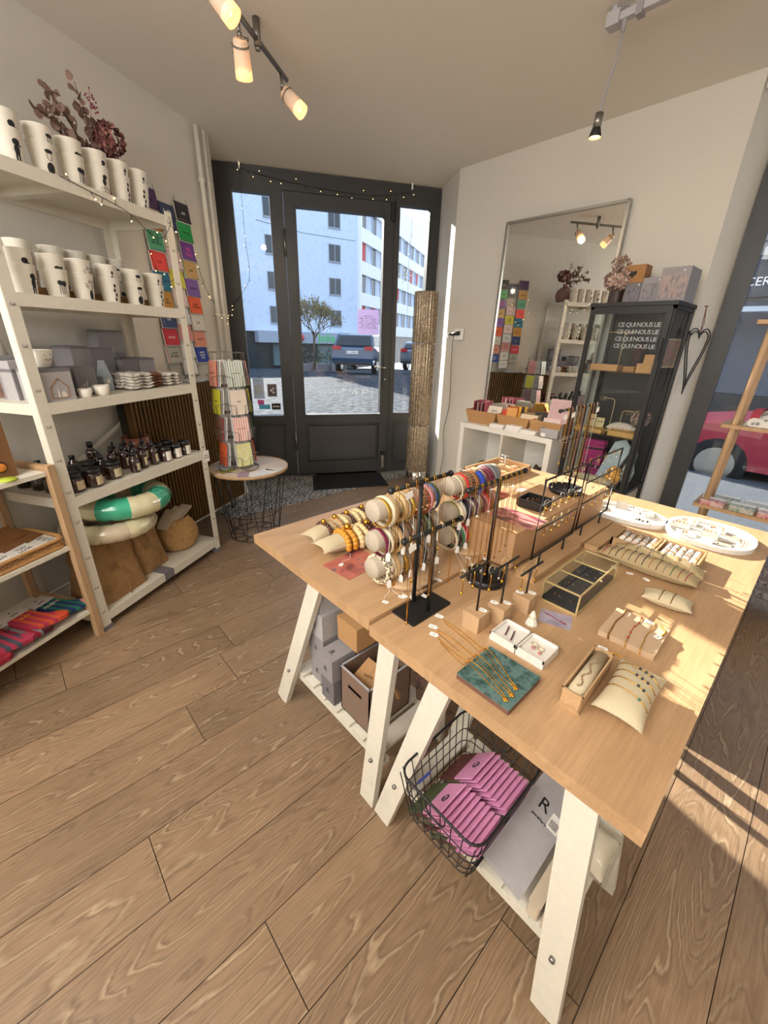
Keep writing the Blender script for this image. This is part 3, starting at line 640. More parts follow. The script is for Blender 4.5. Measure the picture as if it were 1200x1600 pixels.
# bench plants and people-less stand by the square: sign post and planter boxes
for i, (x, y, h) in enumerate(((-17.9, 11.2, 1.1), (-17.7, 12.3, 0.9), (-17.4, 13.2, 1.0), (-18.6, 6.6, 0.9))):
    t = thing('potted_shrub', (x, y, -0.25), 0, ['dark bushy shrub in a grey planter behind the street tree', 'second dark shrub in a grey planter right of the street tree trunk', 'third dark shrub in a planter, nearest the parked blue car', 'small green shrub in a pot on the square left of the door'][i], 'shrub')
    MB().box((-0.4, -0.4, 0), (0.4, 0.4, 0.35)).build('planter', M_grey, t); rnd = random.Random(i); lf = MB()
    for k in range(160):
        c = Vector((rnd.gauss(0, .25), rnd.gauss(0, .25), 0.35+abs(rnd.gauss(0.35, .25))*h)); lf.add([(-.07, 0, 0), (0, -.035, 0.01), (.07, 0, 0), (0, .035, .01)], [(0, 1, 2, 3)], rnd.choice((0, 1)), False, Matrix.Translation(c) @ Euler((rnd.uniform(0, 6), rnd.uniform(0, 6), 0)).to_matrix().to_4x4())
    lf.build('leaves', [mat('dark_green_leaf', '33432f', 0.8), mat('grey_green_leaf', '6e7558', 0.8)], t)
t = thing('road_sign', (-15.0, 5.6, -0.1), 0, 'white street sign board with a red ringed no-parking disc beyond the left side light', 'sign')
MB().rod((0, 0, 0), (0, 0, 2.2), 0.03).build('post', M_steel, t)
d = Vector((-15.0-1.19, 5.6+.52, 0)).normalized(); rzs = math.atan2(d.y, d.x)-PI/2
MB().box((-0.22, -0.02, 0.95), (0.22, 0.02, 2.15), 0, Matrix.Rotation(rzs, 4, 'Z')).build('board', M_paper, t)
MB().torus((0, 0, 0), 0.13, 0.03, 20, 6, 0, Matrix.Rotation(rzs, 4, 'Z') @ Matrix.Translation((0, -0.03, 1.3)) @ Matrix.Rotation(PI/2, 4, 'X')).build('ring', M_red, t)

# stone shopfront across the street, seen through the shop window
bs = thing('stone_building', (0, 12.6, -0.5), 0, 'grey stone building with a dark lettered shopfront across the street, seen through the shop window', 'building')
M_stone = noise_mat('grey_limestone', ['8c8a86', '9e9b96', '827f7b'], 5, 0.9)
MB().box((-6, 0, 0), (14, 5, 9)).build('wall', M_stone, bs)
mb = MB()
for k in range(14): mb.box((-6, -0.02, 0.25+0.55*k+0.5), (14, 0.0, 0.25+0.55*k+0.53))
mb.build('stone_course', mat('stone_joint', '63615e', 0.9), bs)
MB().box((-1.4, -0.35, 2.95), (9, 0.0, 3.75)).build('sign_board', mat('dark_sign_board', '2f343b', 0.5), bs)
text('CER', 0.24, M_paper, bs, (-0.93, -0.36, 3.24), (PI/2, 0, 0), spacing=1.0, align='LEFT')
MB().box((-1.2, -0.1, 0.9), (9, 0.02, 2.9)).build('shop_window', mat('grey_shop_glass', '6d6f74', 0.85, spec=.1), bs)
MB().box((-1.4, -0.3, 0.0), (9, 0.0, 0.9)).build('plinth', mat('dark_stone_plinth', '4b4742', 0.9), bs)
mb = MB()
for x in (-1.3, 1.2, 3.7, 6.2, 8.7): mb.box((x, -0.25, 0.9), (x+0.18, 0.0, 2.95))
mb.build('pilaster', mat('dark_sign_board', '2f343b', 0.5), bs)
for x in (-0.6, 2.2, 5.4):
    MB().box((x, -0.1, 4.6), (x+1.1, 0.02, 6.4)).build('window', M_wind, bs)
MB().box((-1.3, -1.0, 2.62), (9, -0.3, 2.72)).build('awning', mat('pale_awning', 'c3c9d2', 0.8), bs)
struct(MB().box((-6, -1.6, -0.02), (14, 0.1, 0.05)).build('trim_2', mat('kerb_stone', '9a9a98', 0.9), None, (0, 12.6, -0.47)))
# ================================================================== the two work tables on trestles
T = 0.73; U = 0.742
def trestle_table(x0, zt, legs, label):
    t = thing('trestle_table', (x0, 0, 0), 0, label, 'table')
    m = MB(); pid = []; rn = random.Random(int(x0*10)+3)
    for k in range(6):
        a, b = 0.001+0.598*k/6, 0.001+0.598*(k+1)/6; n0 = len(m.f); m.box((a, 0, zt-0.03), (b, 1.5, zt)); pid += [(rn.random(), rn.random(), 0)]*(len(m.f)-n0)
    o = m.build('tabletop', M_beech, t); at = o.data.attributes.new('stave', 'FLOAT_VECTOR', 'FACE')
    for i, r in enumerate(pid): at.data[i].vector = r
    for k, y0 in enumerate((0.0, 1.5)):
        s = 1 if k == 0 else -1
        for (xb, xt) in legs:
            for yb, yt in ((0.038, 0.10), (0.375, 0.30)):
                mb = MB(); B = Vector((xb, y0+s*yb, 0)); A = Vector((xt, y0+s*yt, zt-0.03)); 
                mb.beam(B, A, 0.060 if yb < .2 else 0.05, 0.022, 0, up=(0, 1, 0.0))
                # trimmed flat on the floor by the board itself; bolt head on the outside
                q = B.lerp(A, 0.26 if s > 0 else 0.26); oy = -0.0125*s if yb < .2 else 0.0125*s
                mb.rod((q.x, q.y+oy*0.8, q.z), (q.x, q.y+oy*1.5, q.z), 0.006, 10, 1)
                mb.build('leg', [M_white, M_steel], t)
        a, b = legs[0], legs[1]
        MB().box((a[1]-0.02, y0+s*0.08 if s > 0 else y0-0.32, zt-0.085), (b[1]+0.02, y0+s*0.32 if s > 0 else y0-0.08, zt-0.031)).build('top_rail', M_white, t)
        def xi(z, L): return L[0]+(L[1]-L[0])*z/0.7
        z = 0.17; xl, xr = xi(z, a)+0.0, xi(z, b)-0.0
        mb = MB(); ya, yb2 = (y0+0.07, y0+0.35) if s > 0 else (y0-0.35, y0-0.07)
        for q in (ya, yb2-0.03): mb.box((xl-0.02, q, z-0.025), (xr+0.02, q+0.03, z-0.004))
        nsl = 7
        for i in range(nsl):
            x = xl + (xr-xl-0.055)*i/(nsl-1); mb.box((x, ya, z-0.004), (x+0.055, yb2, z+0.008))
        mb.build('slatted_shelf', M_white, t)
    return t
trestle_table(0.0, U, ((0.036, 0.262), (0.568, 0.585)), 'beech-topped trestle table, farther left of the pair, bracelet stands on it')
trestle_table(0.6, T, ((0.037, 0.185), (0.57, 0.49)), 'beech-topped trestle table, nearer right of the pair, jewellery laid on it')

# ---- helpers for soft and strung things
def cushion(mb, L, W, Hh, mi=0, M=None, n=18, pinch=0.11):
    """pillow: L along x, W along y, thickness Hh; bottom at z=0"""
    def f(sg):
        def g(u, v):
            a = 2*u-1; b = 2*v-1
            hx = max(0, 1-abs(a)**2.6)**0.62; hy = max(0, 1-abs(b)**2.6)**0.62
            x = a*L/2*(1-pinch*(1-b*b)); y = b*W/2*(1-pinch*1.4*(1-a*a)); 
            return (x, y, Hh/2 + sg*Hh/2*hx*hy + 0.0012*math.sin(25*a+9*b)*hx*hy)
        return g
    mb.grid(n, n, f(1), mi, True, M)
    o = len(mb.f); mb.grid(n, n, f(-1), mi, True, M)
    for k in range(o, len(mb.f)): mb.f[k] = mb.f[k][::-1]
    return mb
def beads(mb, pts, r, mi=0, seg=6, every=1):
    for p in pts[::every]: mb.ball(p, r, seg, 4, mi)
def curve(pts, n=8):
    """Catmull-Rom through the points"""
    P = [Vector(p) for p in pts]; P = [P[0]*2-P[1]] + P + [P[-1]*2-P[-2]]; out = []
    for i in range(1, len(P)-2):
        for k in range(n):
            t = k/n; a, b, c, d = P[i-1], P[i], P[i+1], P[i+2]
            out.append(0.5*((2*b)+(c-a)*t+(2*a-5*b+4*c-d)*t*t+(3*b-a-3*c+d)*t**3))
    out.append(P[-2]); return out
def price_tag(parent, p, a=0.0, w=0.011, l=0.018, up=False, flat=True):
    m = MB(); M = Matrix.Translation(p) @ Matrix.Rotation(a, 4, 'Z')
    if not flat: M = M @ Matrix.Rotation(PI/2, 4, 'X')
    m.prism([(-l/2, -w/2), (l/2-0.004, -w/2), (l/2, 0), (l/2-0.004, w/2), (-l/2, w/2)], 0, 0.0008, 0, M)
    m.box((-l*.3, -w*.1, 0.0008), (l*.12, -w*.0, 0.001), 1, M)
    return m.build('price_tag', [M_paper, M_ink], parent)

# ---- bracelet pillows on the far table
def bead_cuff(mb, x, R, r, mi, n=18, a0=-0.25, a1=PI+0.25, ry=1.0, zc=0.03):
    for k in range(n):
        a = a0 + (a1-a0)*k/(n-1); mb.ball((x+random.uniform(-.001, .001), R*ry*math.cos(a), zc+R*0.86*math.sin(a)), r, 7, 5, mi)
M_bead1 = mat('honey_bead', 'c98a2b', 0.25); M_bead2 = mat('cream_bead', 'dcc08c', 0.3); M_bead3 = mat('dark_brown_bead', '4a2a1c', 0.25); M_bead4 = mat('tan_bead', 'b08a5c', 0.3)
def bracelet_pillow(loc, rz, L, W, label, spec, Hh=0.055):
    t = thing('display_pillow', loc, rz, label, 'cushion', 'jewellery display pillows'); cushion(MB(), L, W, Hh).build('cushion', M_linen, t)
    return t
pA = bracelet_pillow((0.165, 0.255, U), math.radians(96), 0.33, 0.075, 'long linen display pillow at the far left table corner, rear one of two', 0)
pB = bracelet_pillow((0.275, 0.215, U), math.radians(84), 0.27, 0.085, 'linen display pillow under honey and brown beads, the front one at the table corner', 0)
def cuff_on(pillow, x, r, m_, name, label, R=0.032, n=12, ry=1.15, extra=None, grp='beaded bracelets on the corner pillows'):
    o = thing(name, pillow.location, pillow.rotation_euler.z, label, 'bracelet', grp)
    mb = MB(); bead_cuff(mb, x, R, r, 0, n, ry=ry, zc=0.026)
    if extra: mb.ball((x, 0.004, 0.026+R*0.86+r), r*1.15, 8, 5, 1)
    mb.build('beads', [m_, M_gold], o); return o
for i, (x, m_, r, lb) in enumerate(((-0.085, M_bead3, .008, 'dark brown bead bracelet nearest the end of the rear corner pillow'), (-0.06, M_bead4, .006, 'tan bead bracelet second from the near end of the rear corner pillow'), (-0.035, M_bead4, .0085, 'beige bead bracelet with gold charm on the rear corner pillow'),
        (-0.008, M_bead2, .0095, 'cream bead bracelet at the middle of the rear corner pillow'), (0.02, M_bead3, .008, 'dark brown bead bracelet in the middle of the rear corner pillow'), (0.045, M_bead2, .0092, 'cream bead bracelet beyond the middle dark one on the rear corner pillow'), (0.072, M_bead2, .0088, 'second cream bead bracelet near the far end of the rear corner pillow'), (0.095, M_bead3, .008, 'dark brown bead bracelet at the far end of the rear corner pillow'))):
    cuff_on(pA, x, r, m_, 'bead_bracelet', lb, R=0.031, extra=i in (0, 2, 4, 7))
for i, (x, m_, r, lb) in enumerate(((-0.045, M_bead1, .0105, 'honey amber bead bracelet nearest the end of the front corner pillow'), (-0.022, M_bead1, .0115, 'pale honey bead bracelet second on the front corner pillow'), (0.003, M_bead2, .0125, 'large cream bead bracelet in the middle of the front corner pillow'), (0.028, M_bead2, .0115, 'cream bead bracelet beside the dark ones on the front corner pillow'), (0.05, M_bead3, .0095, 'dark brown bead bracelet on the front corner pillow'), (0.068, M_bead3, .0075, 'darkest brown bead bracelet beside the bracelet stand'))):
    o = cuff_on(pB, x, r, m_, 'bead_bracelet', lb, R=0.037, n=11, ry=1.15, extra=i in (1, 4))
    if i == 0:
        price_tag(o, (-0.10, -0.085, 0.001), 0.5); MB().tube(curve([(-0.045, -0.045, 0.005), (-0.06, -0.07, 0.002), (-0.085, -0.07, 0.001), (-0.094, -0.083, 0.0015)]), 0.0005, 4).build('tag_string', M_paper, o)
# photo card on the far table
def flat_card(loc, w, l, rz, m_, label, name='postcard', cat='card', h=0.0012, grp=None):
    t = thing(name, loc, rz, label, cat, grp); MB().rbox((-w/2, -l/2, 0), (w/2, l/2, h), 0.003).build('card', m_, t); return t
c = flat_card((0.366, 0.142, U), 0.115, 0.15, 0.1, noise_mat('photo_print_coral', ['3f5666', 'b9695a', 'a35a50', '54303a'], 17, 0.35, detail=2), 'photo postcard of folded coral and blue fabric lying before the bracelet stand')

# ---- bracelet stands: three velvet rollers on a wooden post
def roller_stand(yc, label, front_text=None):
    t = thing('bracelet_stand', (0.50, yc, U), 0, label, 'bracelet stand', 'wooden bracelet stands with linen rollers')
    MB().lathe([(0.001, 0), (0.085, 0), (0.085, 0.010), (0.082, 0.014), (0.001, 0.014)], (0.01, 0, 0), 36).build('base', M_pine, t)
    MB().box((-0.008, -0.010, 0.0), (0.014, 0.012, 0.262)).build('post', M_pine, t)
    for z in (0.062, 0.142, 0.226):
        M = Matrix.Translation((0, 0, z)) @ Matrix.Rotation(PI/2, 4, 'X')
        MB().lathe([(0.001, -0.122), (0.026, -0.122), (0.0285, -0.118), (0.0285, 0.118), (0.026, 0.122), (0.001, 0.122)], (0, 0, 0), 26, 0, M).build('roller', mat('taupe_velvet', 'b5a896', 0.95, bump=(700, 0.4)), t)
    return t
sA = roller_stand(0.212, 'wooden bracelet stand with three linen rollers, nearer one of the two')
sB = roller_stand(0.505, 'wooden bracelet stand with three linen rollers, farther one of the two')
text('PARAMA', 0.016, M_ink, sA, (0.097, 0.012, 0.007), (PI/2, 0, PI/2-0.0), extrude=0.0003)
BC = {'cream': 'e2d3b4', 'gold': 'c79a45', 'beige': 'c2a273', 'camel': 'a97a45', 'brown': '6e4426', 'glitter': '8a5a30', 'orange': 'b5501f', 'red': 'd3282c', 'navy': '1f2c48', 'blue': '2444b0', 'black': '1d1c1e', 'evergreen': '2a4531', 'olive': '8a8350', 'burgundy': '6d1a3a', 'pink': 'c9818a', 'grey': '6f7173', 'silver': 'b9b6ae', 'taupe': '8c7c6c', 'purple': '4a2c48', 'green': '2f7d55', 'yellow': 'd7a82e', 'white': 'e9e5dc', 'leopard': 'c79a5c', 'rust': '9c3f22'}
M_leo = noise_mat('leopard_print', ['1e1a17', '1e1a17', 'd8c4a0', 'e6dac2', '4a3524'], 130, 0.7, voronoi='d')
ring_cache = {}
def ring_mesh(kind, color):
    key = (kind, color)
    if key in ring_cache: return ring_cache[key]
    m_ = M_leo if color == 'leopard' else mat('bangle_'+color.replace(' ', '_'), BC[color], 0.4 if color not in ('gold', 'silver') else 0.25, 0.7 if color in ('gold', 'silver') else 0.0)
    mb = MB(); M = Matrix.Rotation(PI/2, 4, 'X')
    if kind == 'flat': mb.torus((0, 0, 0), 0.038, 0.0022, 28, 8, 0, M, flat=2.6)
    elif kind == 'thin': mb.torus((0, 0, 0), 0.0385, 0.0014, 28, 6, 0, M)
    elif kind == 'bead':
        for k in range(26):
            a = 2*PI*k/26; mb.ball((0.0385*math.cos(a), 0, 0.0385*math.sin(a)), 0.0044, 6, 4)
    elif kind == 'thick': mb.torus((0, 0, 0), 0.038, 0.0062, 28, 8, 0, M)
    elif kind == 'band':
        mb.torus((0, 0, 0), 0.038, 0.0045, 28, 8, 0, M, flat=2.0)
    ring_cache[key] = (mb.mesh('bangle', [m_]),)
    return ring_cache[key]
shape_word = {'flat': 'flat band', 'thin': 'thin bangle', 'bead': 'seed-bead bracelet', 'thick': 'padded bangle', 'band': 'wide cuff'}
def ring(x, y, z, kind, color, label, grp):
    me = ring_mesh(kind, color)[0]; o = bpy.data.objects.new('bangle', me); COL.objects.link(o)
    o.location = (x+random.uniform(-.002, .002), y, z-0.0095+random.uniform(-.001, .001)); o.rotation_euler = (random.uniform(-.06, .06), 0, random.uniform(-.10, .10))
    tag(o, label, 'bracelet', grp); return o
ordn = ['first', 'second', 'third', 'fourth', 'fifth', 'sixth', 'seventh', 'eighth', 'ninth', 'tenth', 'eleventh', 'twelfth', 'thirteenth', 'fourteenth']
rollers = [
 (0.212, 0.226, 'top', 'nearer', [('flat', 'gold'), ('band', 'cream'), ('flat', 'beige'), ('thin', 'gold'), ('band', 'beige'), ('flat', 'cream'), ('flat', 'gold'), ('thin', 'rust'), None, ('bead', 'brown'), ('bead', 'rust'), ('flat', 'pink'), ('thin', 'blue'), ('flat', 'evergreen')]),
 (0.212, 0.142, 'middle', 'nearer', [('flat', 'burgundy'), ('flat', 'cream'), ('thin', 'gold'), ('band', 'beige'), ('flat', 'navy'), ('band', 'taupe'), ('flat', 'brown'), ('flat', 'silver'), None, ('flat', 'black'), ('flat', 'evergreen'), ('thin', 'green'), ('flat', 'black'), ('thin', 'silver')]),
 (0.212, 0.062, 'bottom', 'nearer', [('thick', 'leopard'), ('thick', 'leopard'), ('flat', 'cream'), ('band', 'beige'), ('flat', 'silver'), ('flat', 'gold'), ('flat', 'taupe'), ('thin', 'gold'), None, ('flat', 'brown'), ('flat', 'black'), ('flat', 'taupe'), ('thin', 'silver'), ('flat', 'black')]),
 (0.505, 0.226, 'top', 'farther', [('thin', 'cream'), ('thin', 'gold'), ('flat', 'red'), ('bead', 'glitter'), ('bead', 'brown'), ('band', 'glitter'), ('flat', 'blue'), ('band', 'blue'), None, ('flat', 'burgundy'), ('flat', 'burgundy'), ('flat', 'burgundy'), ('band', 'grey'), ('band', 'grey')]),
 (0.505, 0.142, 'middle', 'farther', [('flat', 'olive'), ('band', 'cream'), ('flat', 'white'), ('flat', 'black'), ('flat', 'purple'), ('flat', 'silver'), ('band', 'purple'), ('thin', 'silver'), None, ('flat', 'burgundy'), ('flat', 'pink'), ('flat', 'red'), ('band', 'brown'), ('flat', 'pink')]),
 (0.505, 0.062, 'bottom', 'farther', [('flat', 'cream'), ('flat', 'black'), ('flat', 'green'), ('flat', 'white'), ('flat', 'red'), ('flat', 'yellow'), ('flat', 'evergreen'), ('thin', 'silver'), None, ('band', 'blue'), ('flat', 'white'), ('flat', 'green'), ('flat', 'cream'), ('flat', 'evergreen')]),
]
tagstr = []
for yc, dz, lev, which, items in rollers:
    n = 0
    for k, it in enumerate(items):
        y = yc - 0.095 + 0.0145*k
        if it is None: continue
        n += 1
        lb = '%s %s on the %s roller of the %s stand, %s from its near end' % (it[1], shape_word[it[0]], lev, which, ordn[n-1])
        if it[1] == 'leopard': lb = 'leopard-print padded bangle on the lowest roller of the nearer stand, ' + ('end one' if n == 1 else 'second one')
        r = ring(0.50, y, U+dz, it[0], it[1], lb, 'bracelets on the %s roller of the %s stand' % (lev, which))
        if n % 3 == 1 or (lev == 'bottom' and n % 2 == 0):
            z0 = -0.038; Ld = min(dz - 0.056, 0.05) if lev != 'bottom' else 0.0
            mb = MB()
            if lev == 'bottom':
                ex = 0.03+random.uniform(0, .05); ey = random.uniform(-.05, .0)
                mb.tube(curve([(0.03, 0, -0.03), (0.045, 0, -0.048), (0.03+ex*.6, ey*.5, -0.0505), (0.03+ex, ey, -0.0508)]), 0.0006, 4); mb.build('tag_string', M_paper, r); price_tag(r, (0.036+ex, ey, -0.0518), random.uniform(-.6, .6))
            else:
                mb.tube([(0.036, 0, -0.012), (0.041, 0.001, -0.03-Ld*.5), (0.041, 0, -0.045-Ld)], 0.0006, 4); mb.build('tag_string', M_paper, r)
                m = MB(); m.prism([(-0.006, -0.02), (0.006, -0.02), (0.006, 0), (0.0, 0.006), (-0.006, 0)], 0, 0.0008, 0, Matrix.Translation((0.041, 0, -0.05-Ld)) @ Matrix.Rotation(PI/2, 4, 'X') @ Matrix.Rotation(random.uniform(.2, 1.3), 4, 'Y')); m.build('price_tag', M_paper, r)

# ---- black necklace stands
def tbar(t, x, y, z0, z1, y0, y1, r=0.0055):
    m = MB().rod((x, y, z0), (x, y, z1), r, 10); m.build('post', M_black, t)
    m = MB().rod((x, y0, z1), (x, y1, z1), r, 10)
    for q in (y0, y1): m.ball((x, q, z1), r*1.5, 10, 6)
    m.build('bar', M_black, t)
st = thing('necklace_stand', (0.637, 0.146, T), 0, 'black metal necklace stand with two crossbars on a rectangular base', 'jewellery stand')
MB().rbox((-0.038, -0.071, 0), (0.038, 0.071, 0.005), 0.004).build('base', M_black, st)
tbar(st, -0.030, 0.0, 0.004, 0.333, -0.096, 0.106); tbar(st, 0.020, 0.0, 0.004, 0.232, -0.100, 0.097)
st2 = thing('necklace_stand', (0.668, 0.383, T), 0, 'black necklace stand with one crossbar on a round lipped base', 'jewellery stand')
MB().lathe([(0.001, 0), (0.052, 0), (0.055, 0.004), (0.055, 0.022), (0.052, 0.022), (0.050, 0.006), (0.001, 0.006)], (0, 0, 0), 36).build('base', M_black, st2)
tbar(st2, 0, 0, 0.005, 0.306, -0.135, 0.125)
def hung_necklace(x, y, z, drop, label, grp, m_=None, pend='disc', tagd=False, sp=0.004):
    t = thing('necklace', (x, y, z), 0, label, 'necklace', grp); m_ = m_ or M_gold
    mb = MB(); rr = 0.0062
    top = [(rr*math.cos(a), -sp+0.0, rr*math.sin(a)) for a in (0.2, 0.9, PI/2, 2.3, 2.9)]
    w = sp
    pts = [(0.0065, -w, -0.25*drop), (0.0062, -w, 0), (0, -w*.5, 0.0068), (-0.004, 0, 0.0072)]
    mb.tube(curve([(0.006, 0, -drop), (0.0065, -w*1.0, -drop*0.5), (0.0066, -w, -0.01), (0.003, -w*.6, 0.0062), (0.003, w*.6, 0.0062), (0.0066, w, -0.01), (0.0065, w, -drop*0.5), (0.006, 0, -drop)], 5), 0.0008, 4)
    mb.build('chain', m_, t)
    p = MB()
    if pend == 'disc': p.lathe([(0.0001, -.0006), (.004, -.0006), (.004, .0006), (.0001, .0006)], (0, 0, 0), 10, 0, Matrix.Translation((0.006, 0, -drop-0.004)) @ Matrix.Rotation(PI/2, 4, 'Y'))
    elif pend == 'drop': p.ball((0.006, 0, -drop-0.006), 0.0028, 6, 5, sc=(1, 1, 2.0))
    else: p.box((0.0052, -0.003, -drop-0.008), (0.0068, 0.003, -drop), 0)
    p.build('pendant', m_, t)
    if tagd: 
        m = MB(); m.prism([(-0.011, -0.016), (0.011, -0.016), (0.011, 0), (-0.011, 0)], 0, 0.0008, 0, Matrix.Translation((0.0095, 0.0, -0.010)) @ Matrix.Rotation(0.2, 4, 'X') @ Matrix.Rotation(PI/2, 4, 'Y') @ Matrix.Rotation(PI/2, 4, 'Z')); m.build('price_tag', M_paper, t)
    return t
for k in range(6): hung_necklace(0.607, 0.065+0.0155*k*2-(0.0 if k < 3 else -0.0), 1.063, [0.235, 0.20, 0.25, 0.22, 0.17, 0.19][k], 'gold chain necklace on the higher bar of the rectangular stand, %s from the near end' % ordn[k], 'necklaces on the higher bar', M_gold, ['bar', 'disc', 'drop'][k % 3], k == 1)
for k in range(5): hung_necklace(0.657, 0.062+0.037*k, 0.962, [0.215, 0.14, 0.17, 0.12, 0.16][k], 'fine chain necklace on the lower bar of the rectangular stand, %s from the near end' % ordn[k], 'necklaces on the lower bar', M_gold if k % 2 == 0 else M_silver, ['drop', 'bar', 'disc'][k % 3], k in (0,))
for k in range(9): hung_necklace(0.668, 0.272+0.026*k, 1.036, [0.235, 0.22, 0.21, 0.20, 0.235, 0.23, 0.215, 0.21, 0.20][k], 'gold chain necklace on the round-based stand, %s from the near end of its bar' % ordn[k], 'necklaces on the round-based stand', M_gold, ['drop', 'disc', 'bar'][k % 3])

# ---- three wooden cubes with little earring bars
def earring(x, y, z, label, grp, kind=0, m_=None, s=1.0):
    key = ('er', kind, (m_ or M_gold).name, s)
    if key not in ring_cache:
        mb = MB()
        if kind == 0: mb.torus((0, 0, -0.010*s), 0.008*s, 0.0009, 16, 5, 0, Matrix.Rotation(PI/2, 4, 'Y'))
        elif kind == 1: mb.tube([(0, 0, 0.002), (0.001, 0, -0.004), (0, 0, -0.018*s)], 0.0008, 4); mb.ball((0, 0, -0.021*s), 0.003*s, 6, 5)
        elif kind == 2: mb.tube([(0, 0, 0.002), (0, 0, -0.006)], 0.0008, 4); mb.lathe([(0.0001, -.0005), (.005*s, -.0005), (.005*s, .0005), (.0001, .0005)], (0, 0, 0), 9, 0, Matrix.Translation((0, 0, -0.010*s)) @ Matrix.Rotation(PI/2, 4, 'Y'))
        else: mb.tube([(0, 0, 0.003), (0.002, 0, -0.012*s), (0.0, 0.002, -0.022*s), (0, 0, -0.032*s)], 0.0012, 5); mb.ball((0, 0, -0.034*s), 0.0035*s, 6, 5)
        ring_cache[key] = mb.mesh('earring', [m_ or M_gold])
    o = bpy.data.objects.new('earring', ring_cache[key]); COL.objects.link(o); o.location = (x, y, z); o.rotation_euler = (0, 0, random.uniform(-.4, .4)); return tag(o, label, 'earring', grp)
for k, (cx, cy, h, y0, y1) in enumerate(((0.768, 0.192, 0.17, 0.11, 0.21), (0.790, 0.262, 0.158, 0.185, 0.31), (0.808, 0.350, 0.115, 0.305, 0.41))):
    w = ['nearest', 'middle', 'farthest'][k]
    t = thing('earring_stand', (cx, cy, T), 0, '%s of three small wooden cubes with black earring bars' % w, 'jewellery stand', 'wooden cube earring stands')
    MB().box((-0.023, -0.023, 0), (0.023, 0.023, 0.045)).build('cube', M_pine, t)
    m = MB().rod((0, 0, 0.045), (0, 0, h), 0.0025, 8); m.rod((0, y0-cy, h), (0, y1-cy, h), 0.003, 8); m.build('bar', M_black, t)
    price_tag(t, (0.010, 0.012, 0.0452), 0.1, 0.012, 0.02); 
    if k: price_tag(t, (-0.012, -0.01, 0.0452), 0.2, 0.012, 0.02)
    for j in range(7 if k < 2 else 5):
        yy = y0 + 0.008 + (y1-y0-0.016)*j/(6 if k < 2 else 4)
        earring(cx, yy, T+h-0.003, 'earring on the bar of the %s cube stand, %s along it' % (w, ordn[j]), 'earrings on the cube stands', (3, 0, 1, 3, 0, 2, 1)[j], (M_gold, M_goldwire, M_silver)[j % 3], 1.2)

# ---- kraft riser box and what stands on it
t = thing('display_box', (0.60, 0.79, U+.0005), 0, 'long pale wood-coloured riser box behind the black stands', 'box')
MB().box((-0.09, -0.315, 0), (0.09, 0.36, 0.115-.001)).build('box', mat('pale_kraft_board', 'b48c66', 0.7), t)
MB().box((-0.0905, 0.12, 0.0), (0.0905, 0.1215, 0.1155)).build('seam', M_kraftd, t)
RZ = U+0.1155
c = flat_card((0.63, 0.585, RZ), 0.155, 0.10, 0.02, noise_mat('photo_print_magenta', ['2b2c36', '8b4650', 'c98a80', '702f3a'], 16, 0.35, stretch=(1, 3, 1), detail=1), 'photo card of a person in dark clothes on red, lying on the riser box')
t = thing('jewellery_tray', (0.61, 0.722, RZ), 0.05, 'small black square tray on the riser box', 'tray')
m = MB(); m.rbox((-0.042, -0.042, 0), (0.042, 0.042, 0.004), 0.008)
for a, b in (((-0.042, -0.042, 0.004), (0.042, -0.038, 0.028)), ((-0.042, 0.038, 0.004), (0.042, 0.042, 0.028)), ((-0.042, -0.038, 0.004), (-0.038, 0.038, 0.028)), ((0.038, -0.038, 0.004), (0.042, 0.038, 0.028))): m.box(a, b)
m.build('tray', M_black, t)
for k in range(3): earring(0.60+0.012*k, 0.715+0.01*k, RZ+0.018, 'small copper earring lying in the black square tray, %s of three' % ordn[k], 'earrings in the black square tray', 0, mat('copper_metal', 'c4835a', 0.3, 0.9), .9)
st3 = thing('necklace_stand', (0.635, 0.945, RZ), 0, 'tall black frame necklace stand on a round dish base', 'jewellery stand')
MB().lathe([(0.001, 0), (0.052, 0), (0.058, 0.006), (0.06, 0.02), (0.057, 0.02), (0.053, 0.007), (0.001, 0.006)], (-0.02, 0.0, 0), 36).build('base', M_black, st3)
tbar(st3, -0.01, 0.0, 0.005, 0.314, -0.19, 0.10, 0.0045)
m = MB()
m.rod((-0.01, -0.12, 0.21), (-0.01, 0.11, 0.21), 0.004, 8); m.rod((-0.01, 0.05, 0.0055), (-0.01, 0.05, 0.314), 0.004, 8); m.build('frame', M_black, st3)
for k in range(10): hung_necklace(0.625, 0.775+0.028*k, RZ+0.314, [0.10, 0.17, 0.15, 0.22, 0.20, 0.25, 0.26, 0.24, 0.27, 0.25][k], 'fine chain necklace on the tall framed stand, %s from the near end' % ordn[k], 'necklaces on the tall framed stand', (M_silver, M_gold, mat('copper_metal', 'c4835a', 0.3, 0.9))[k % 3], ['bar', 'drop', 'disc'][k % 3], k in (0, 2, 9))
for k in range(5): earring(0.625, 0.835+0.013*k, RZ+0.207, 'hoop earring on the lower bar of the tall framed stand, %s along' % ordn[k], 'hoops on the tall framed stand', 0, M_silver, 1.3)

